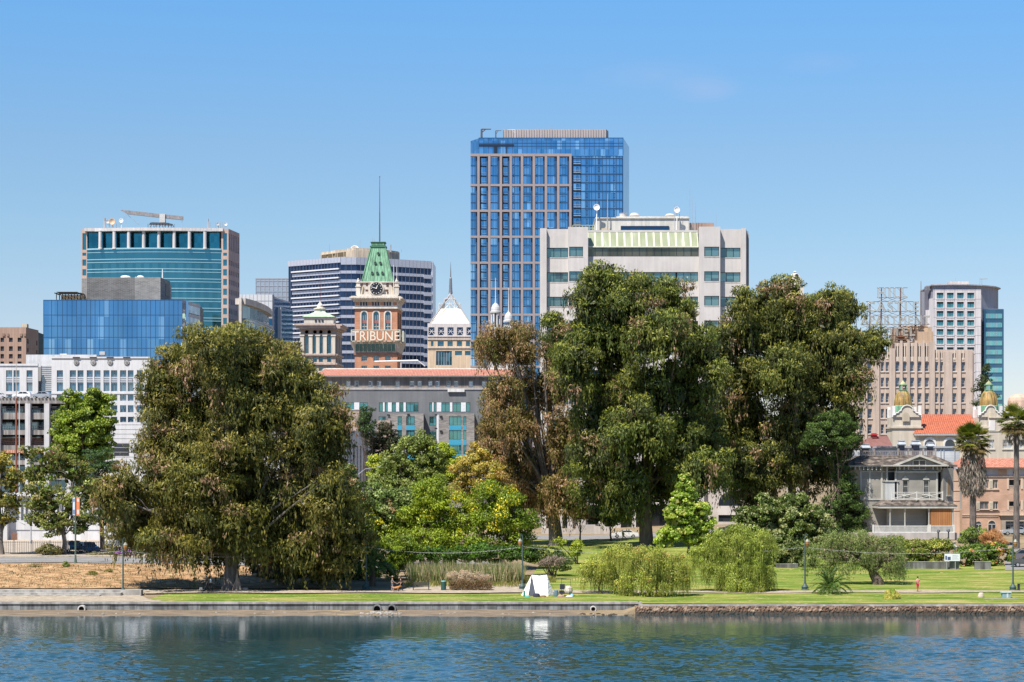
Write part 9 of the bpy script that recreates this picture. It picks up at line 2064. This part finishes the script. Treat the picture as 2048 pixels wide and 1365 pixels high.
b = G(2046, 243.5, .1); t = thing('picnic_table', b, 'black picnic table at the right edge beside the lamp post', 'table'); m = MB(); m.hexa([(b.x + x, b.y + y, b.z + zz) for zz in (.78, .85) for x, y in ((-.75, -.4), (1.3, -.4), (1.3, .4), (-.55, .4))]); m.build('tabletop', M_DARK, t)
for x in (-.5, 1.0):
 for y in (-.33, .33): m = MB(); m.box(b.x + x - .07, b.x + x + .07, b.y + y - .05, b.y + y + .05, b.z - .1, b.z + .78); m.build('leg', M_DARK, t)
# planter walls below the hedge, notice sign, pedestal, garden lamps
for lab, a, b_, D, h in (('long low grey planter wall under the yellow green hedge', 1798, 1900, 289.5, 1.0), ('pale concrete block in the planter wall below the notice', 1900, 1918, 289.0, 1.25), ('short grey planter wall under the mixed hedge', 1950, 1982, 288, 1.1), ('low concrete planter wall behind the second lamp at the lawn edge', 1552, 1596, 289.5, .6)):
 c = G((a + b_) / 2, D); t = thing('planter_wall', c, lab, 'wall', 'planter walls at the back of the lawn'); f = FP(a, D, b_); m = MB(); m.fb(f, 0, f.L, c.z - .4, c.z + h, -.4, 0); m.build('wall', stone('planter_concrete', (.20, .20, .19), .2, .8, streak=.3), t); m = MB(); m.fb(f, -.04, f.L + .04, c.z + h, c.z + h + .08, -.44, .04); m.build('coping', M_CONC, t)
D = 288.5; c = G(1904, D); t = thing('notice_sign', c, 'white notice board with a dark picture on posts in the hedge', 'sign'); f = FP(1889, D, 1920); m = MB(); m.fb(f, 0, f.L, Z(1122.5, D), Z(1108, D), -.04, 0); sg = m.build('board', plain('notice_white', (.66, .70, .72), .5), t)
m = MB()
for a0, a1, y0, y1 in ((.05, .16, 1120, 1112), (.2, .4, 1120.5, 1114)): m.fb(f, f.L * a0, f.L * a1, Z(y0, D), Z(y1, D), 0, .012)
m.build('picture', plain('notice_navy', (.05, .08, .18), .5), sg); m = MB()
for k in range(5): m.fb(f, f.L * .5, f.L * (.92 - .05 * (k % 3)), Z(1119 - 2 * k, D), Z(1118.5 - 2 * k, D), 0, .012)
m.build('text_lines', plain('notice_grey', (.3, .34, .4), .5), sg)
for u_ in (.15, .7): m = MB(); m.fb(f, f.L * u_ - .04, f.L * u_ + .04, c.z, Z(1108, D), -.1, -.04); m.build('post', M_STEEL, t)
D = 300; c = G(1910, D); t = thing('garden_pedestal', c, 'white stone birdbath pedestal standing in the hedge', 'birdbath'); m = MB(); z0, z1 = Z(1093, D), Z(1083.5, D); m.cyl((c.x, D, c.z), (c.x, D, z0), .25, .2, 8); m.lathe(c.x, D, [(.55, z0 - .05), (.55, z0 + .02), (.14, z0 + .05), (.12, z1 - .12), (.36, z1 - .04), (.38, z1)], 14); m.build('pedestal', stone('bright_plaster', 0), t)
for px, pt, lab in ((1876.5, 1062, 'left black garden lamp in the hedge below the house porch'), (1897, 1061, 'right black garden lamp in the hedge near the birdbath')):
 D = 303; c = G(px, D); t = thing('garden_lamp', c, lab, 'lamp', 'black garden lamps below the house porch'); m = MB(); z1 = Z(pt + 4, D); m.cyl(c, (c.x, D, z1), .12, .10, 8); m.build('post', M_DARK, t); m = MB(); m.lathe(c.x, D, [(.1, z1), (.26, z1 + .12), (.26, z1 + .38), (.12, z1 + .5)], 10); m.build('lamp_glass', plain('smoked_glass', (.16, .16, .18), .2), t)
# drain pipes in the lake wall
for px, r, lab in ((163, .42, 'pale concrete drain pipe in the lake wall at left'), (754, .5, 'left of the two dark drain openings in the lake wall'), (783, .5, 'right of the two dark drain openings, half buried in rubble'), (1186.5, .33, 'small drain pipe in the lake wall near its right end')):
 zc = .34; t = thing('drain_pipe', (X(px, 226), 226, zc), lab, 'pipe', 'drain pipes in the lake wall'); x = X(px, 226); m = MB(); n = 16
 for i in range(n):
  a0, a1 = 2 * math.pi * i / n, 2 * math.pi * (i + 1) / n; q = lambda rr, a, y: (x + rr * math.cos(a), y, zc + rr * math.sin(a)); m.hexa([q(r * .72, a0, 226.3), q(r * .72, a0, 225.9), q(r, a0, 225.9), q(r, a0, 226.6), q(r * .72, a1, 226.3), q(r * .72, a1, 225.9), q(r, a1, 225.9), q(r, a1, 226.6)])
 m.build('collar', stone('light_concrete', 0) if px in (163, 1186.5) else M_CONCD, t); m = MB(); m.disc((x, 226.2, zc), (0, -1, 0), r * .72, .04, 16); m.build('opening', plain('pipe_black', (.004, .004, .004), 1), t)
# driftwood and two boulders on the bank, street kerb by the white sedan
lump('boulder', 'pale boulder among the roots right of the big gum trunk', 'rock', 489, 244, (.40, .30, .24), .45, .3, .35)
lump('boulder', 'pale tufa boulder in the lawn left of the kerb slab', 'rock', 1962, 233.5, (.55, .46, .38), .35, .3, .55)
rs = np.random.RandomState(4); c = G(474, 243.6); t = thing('tree_stump', c, 'split pale root spur at the foot of the big gum', 'stump'); m = MB()
for k, (dx, h, r) in enumerate(((0, 2.6, .26), (-.3, 1.4, .2), (.3, 1.6, .22))): m.path([(c.x + dx * 1.5, c.y - .1 * k, c.z - .2), (c.x + dx, c.y - .06 * k, c.z + h * .5), (c.x + dx * .35, c.y + .2, c.z + h)], [r, r * .6, .06], 7)
m.build('spur', bark('split_wood', (.22, .14, .10), (.45, .36, .29), 2.0), t, True)
for o in bpy.data.objects:
 if '_nw' in o.keys(): del o['_nw']
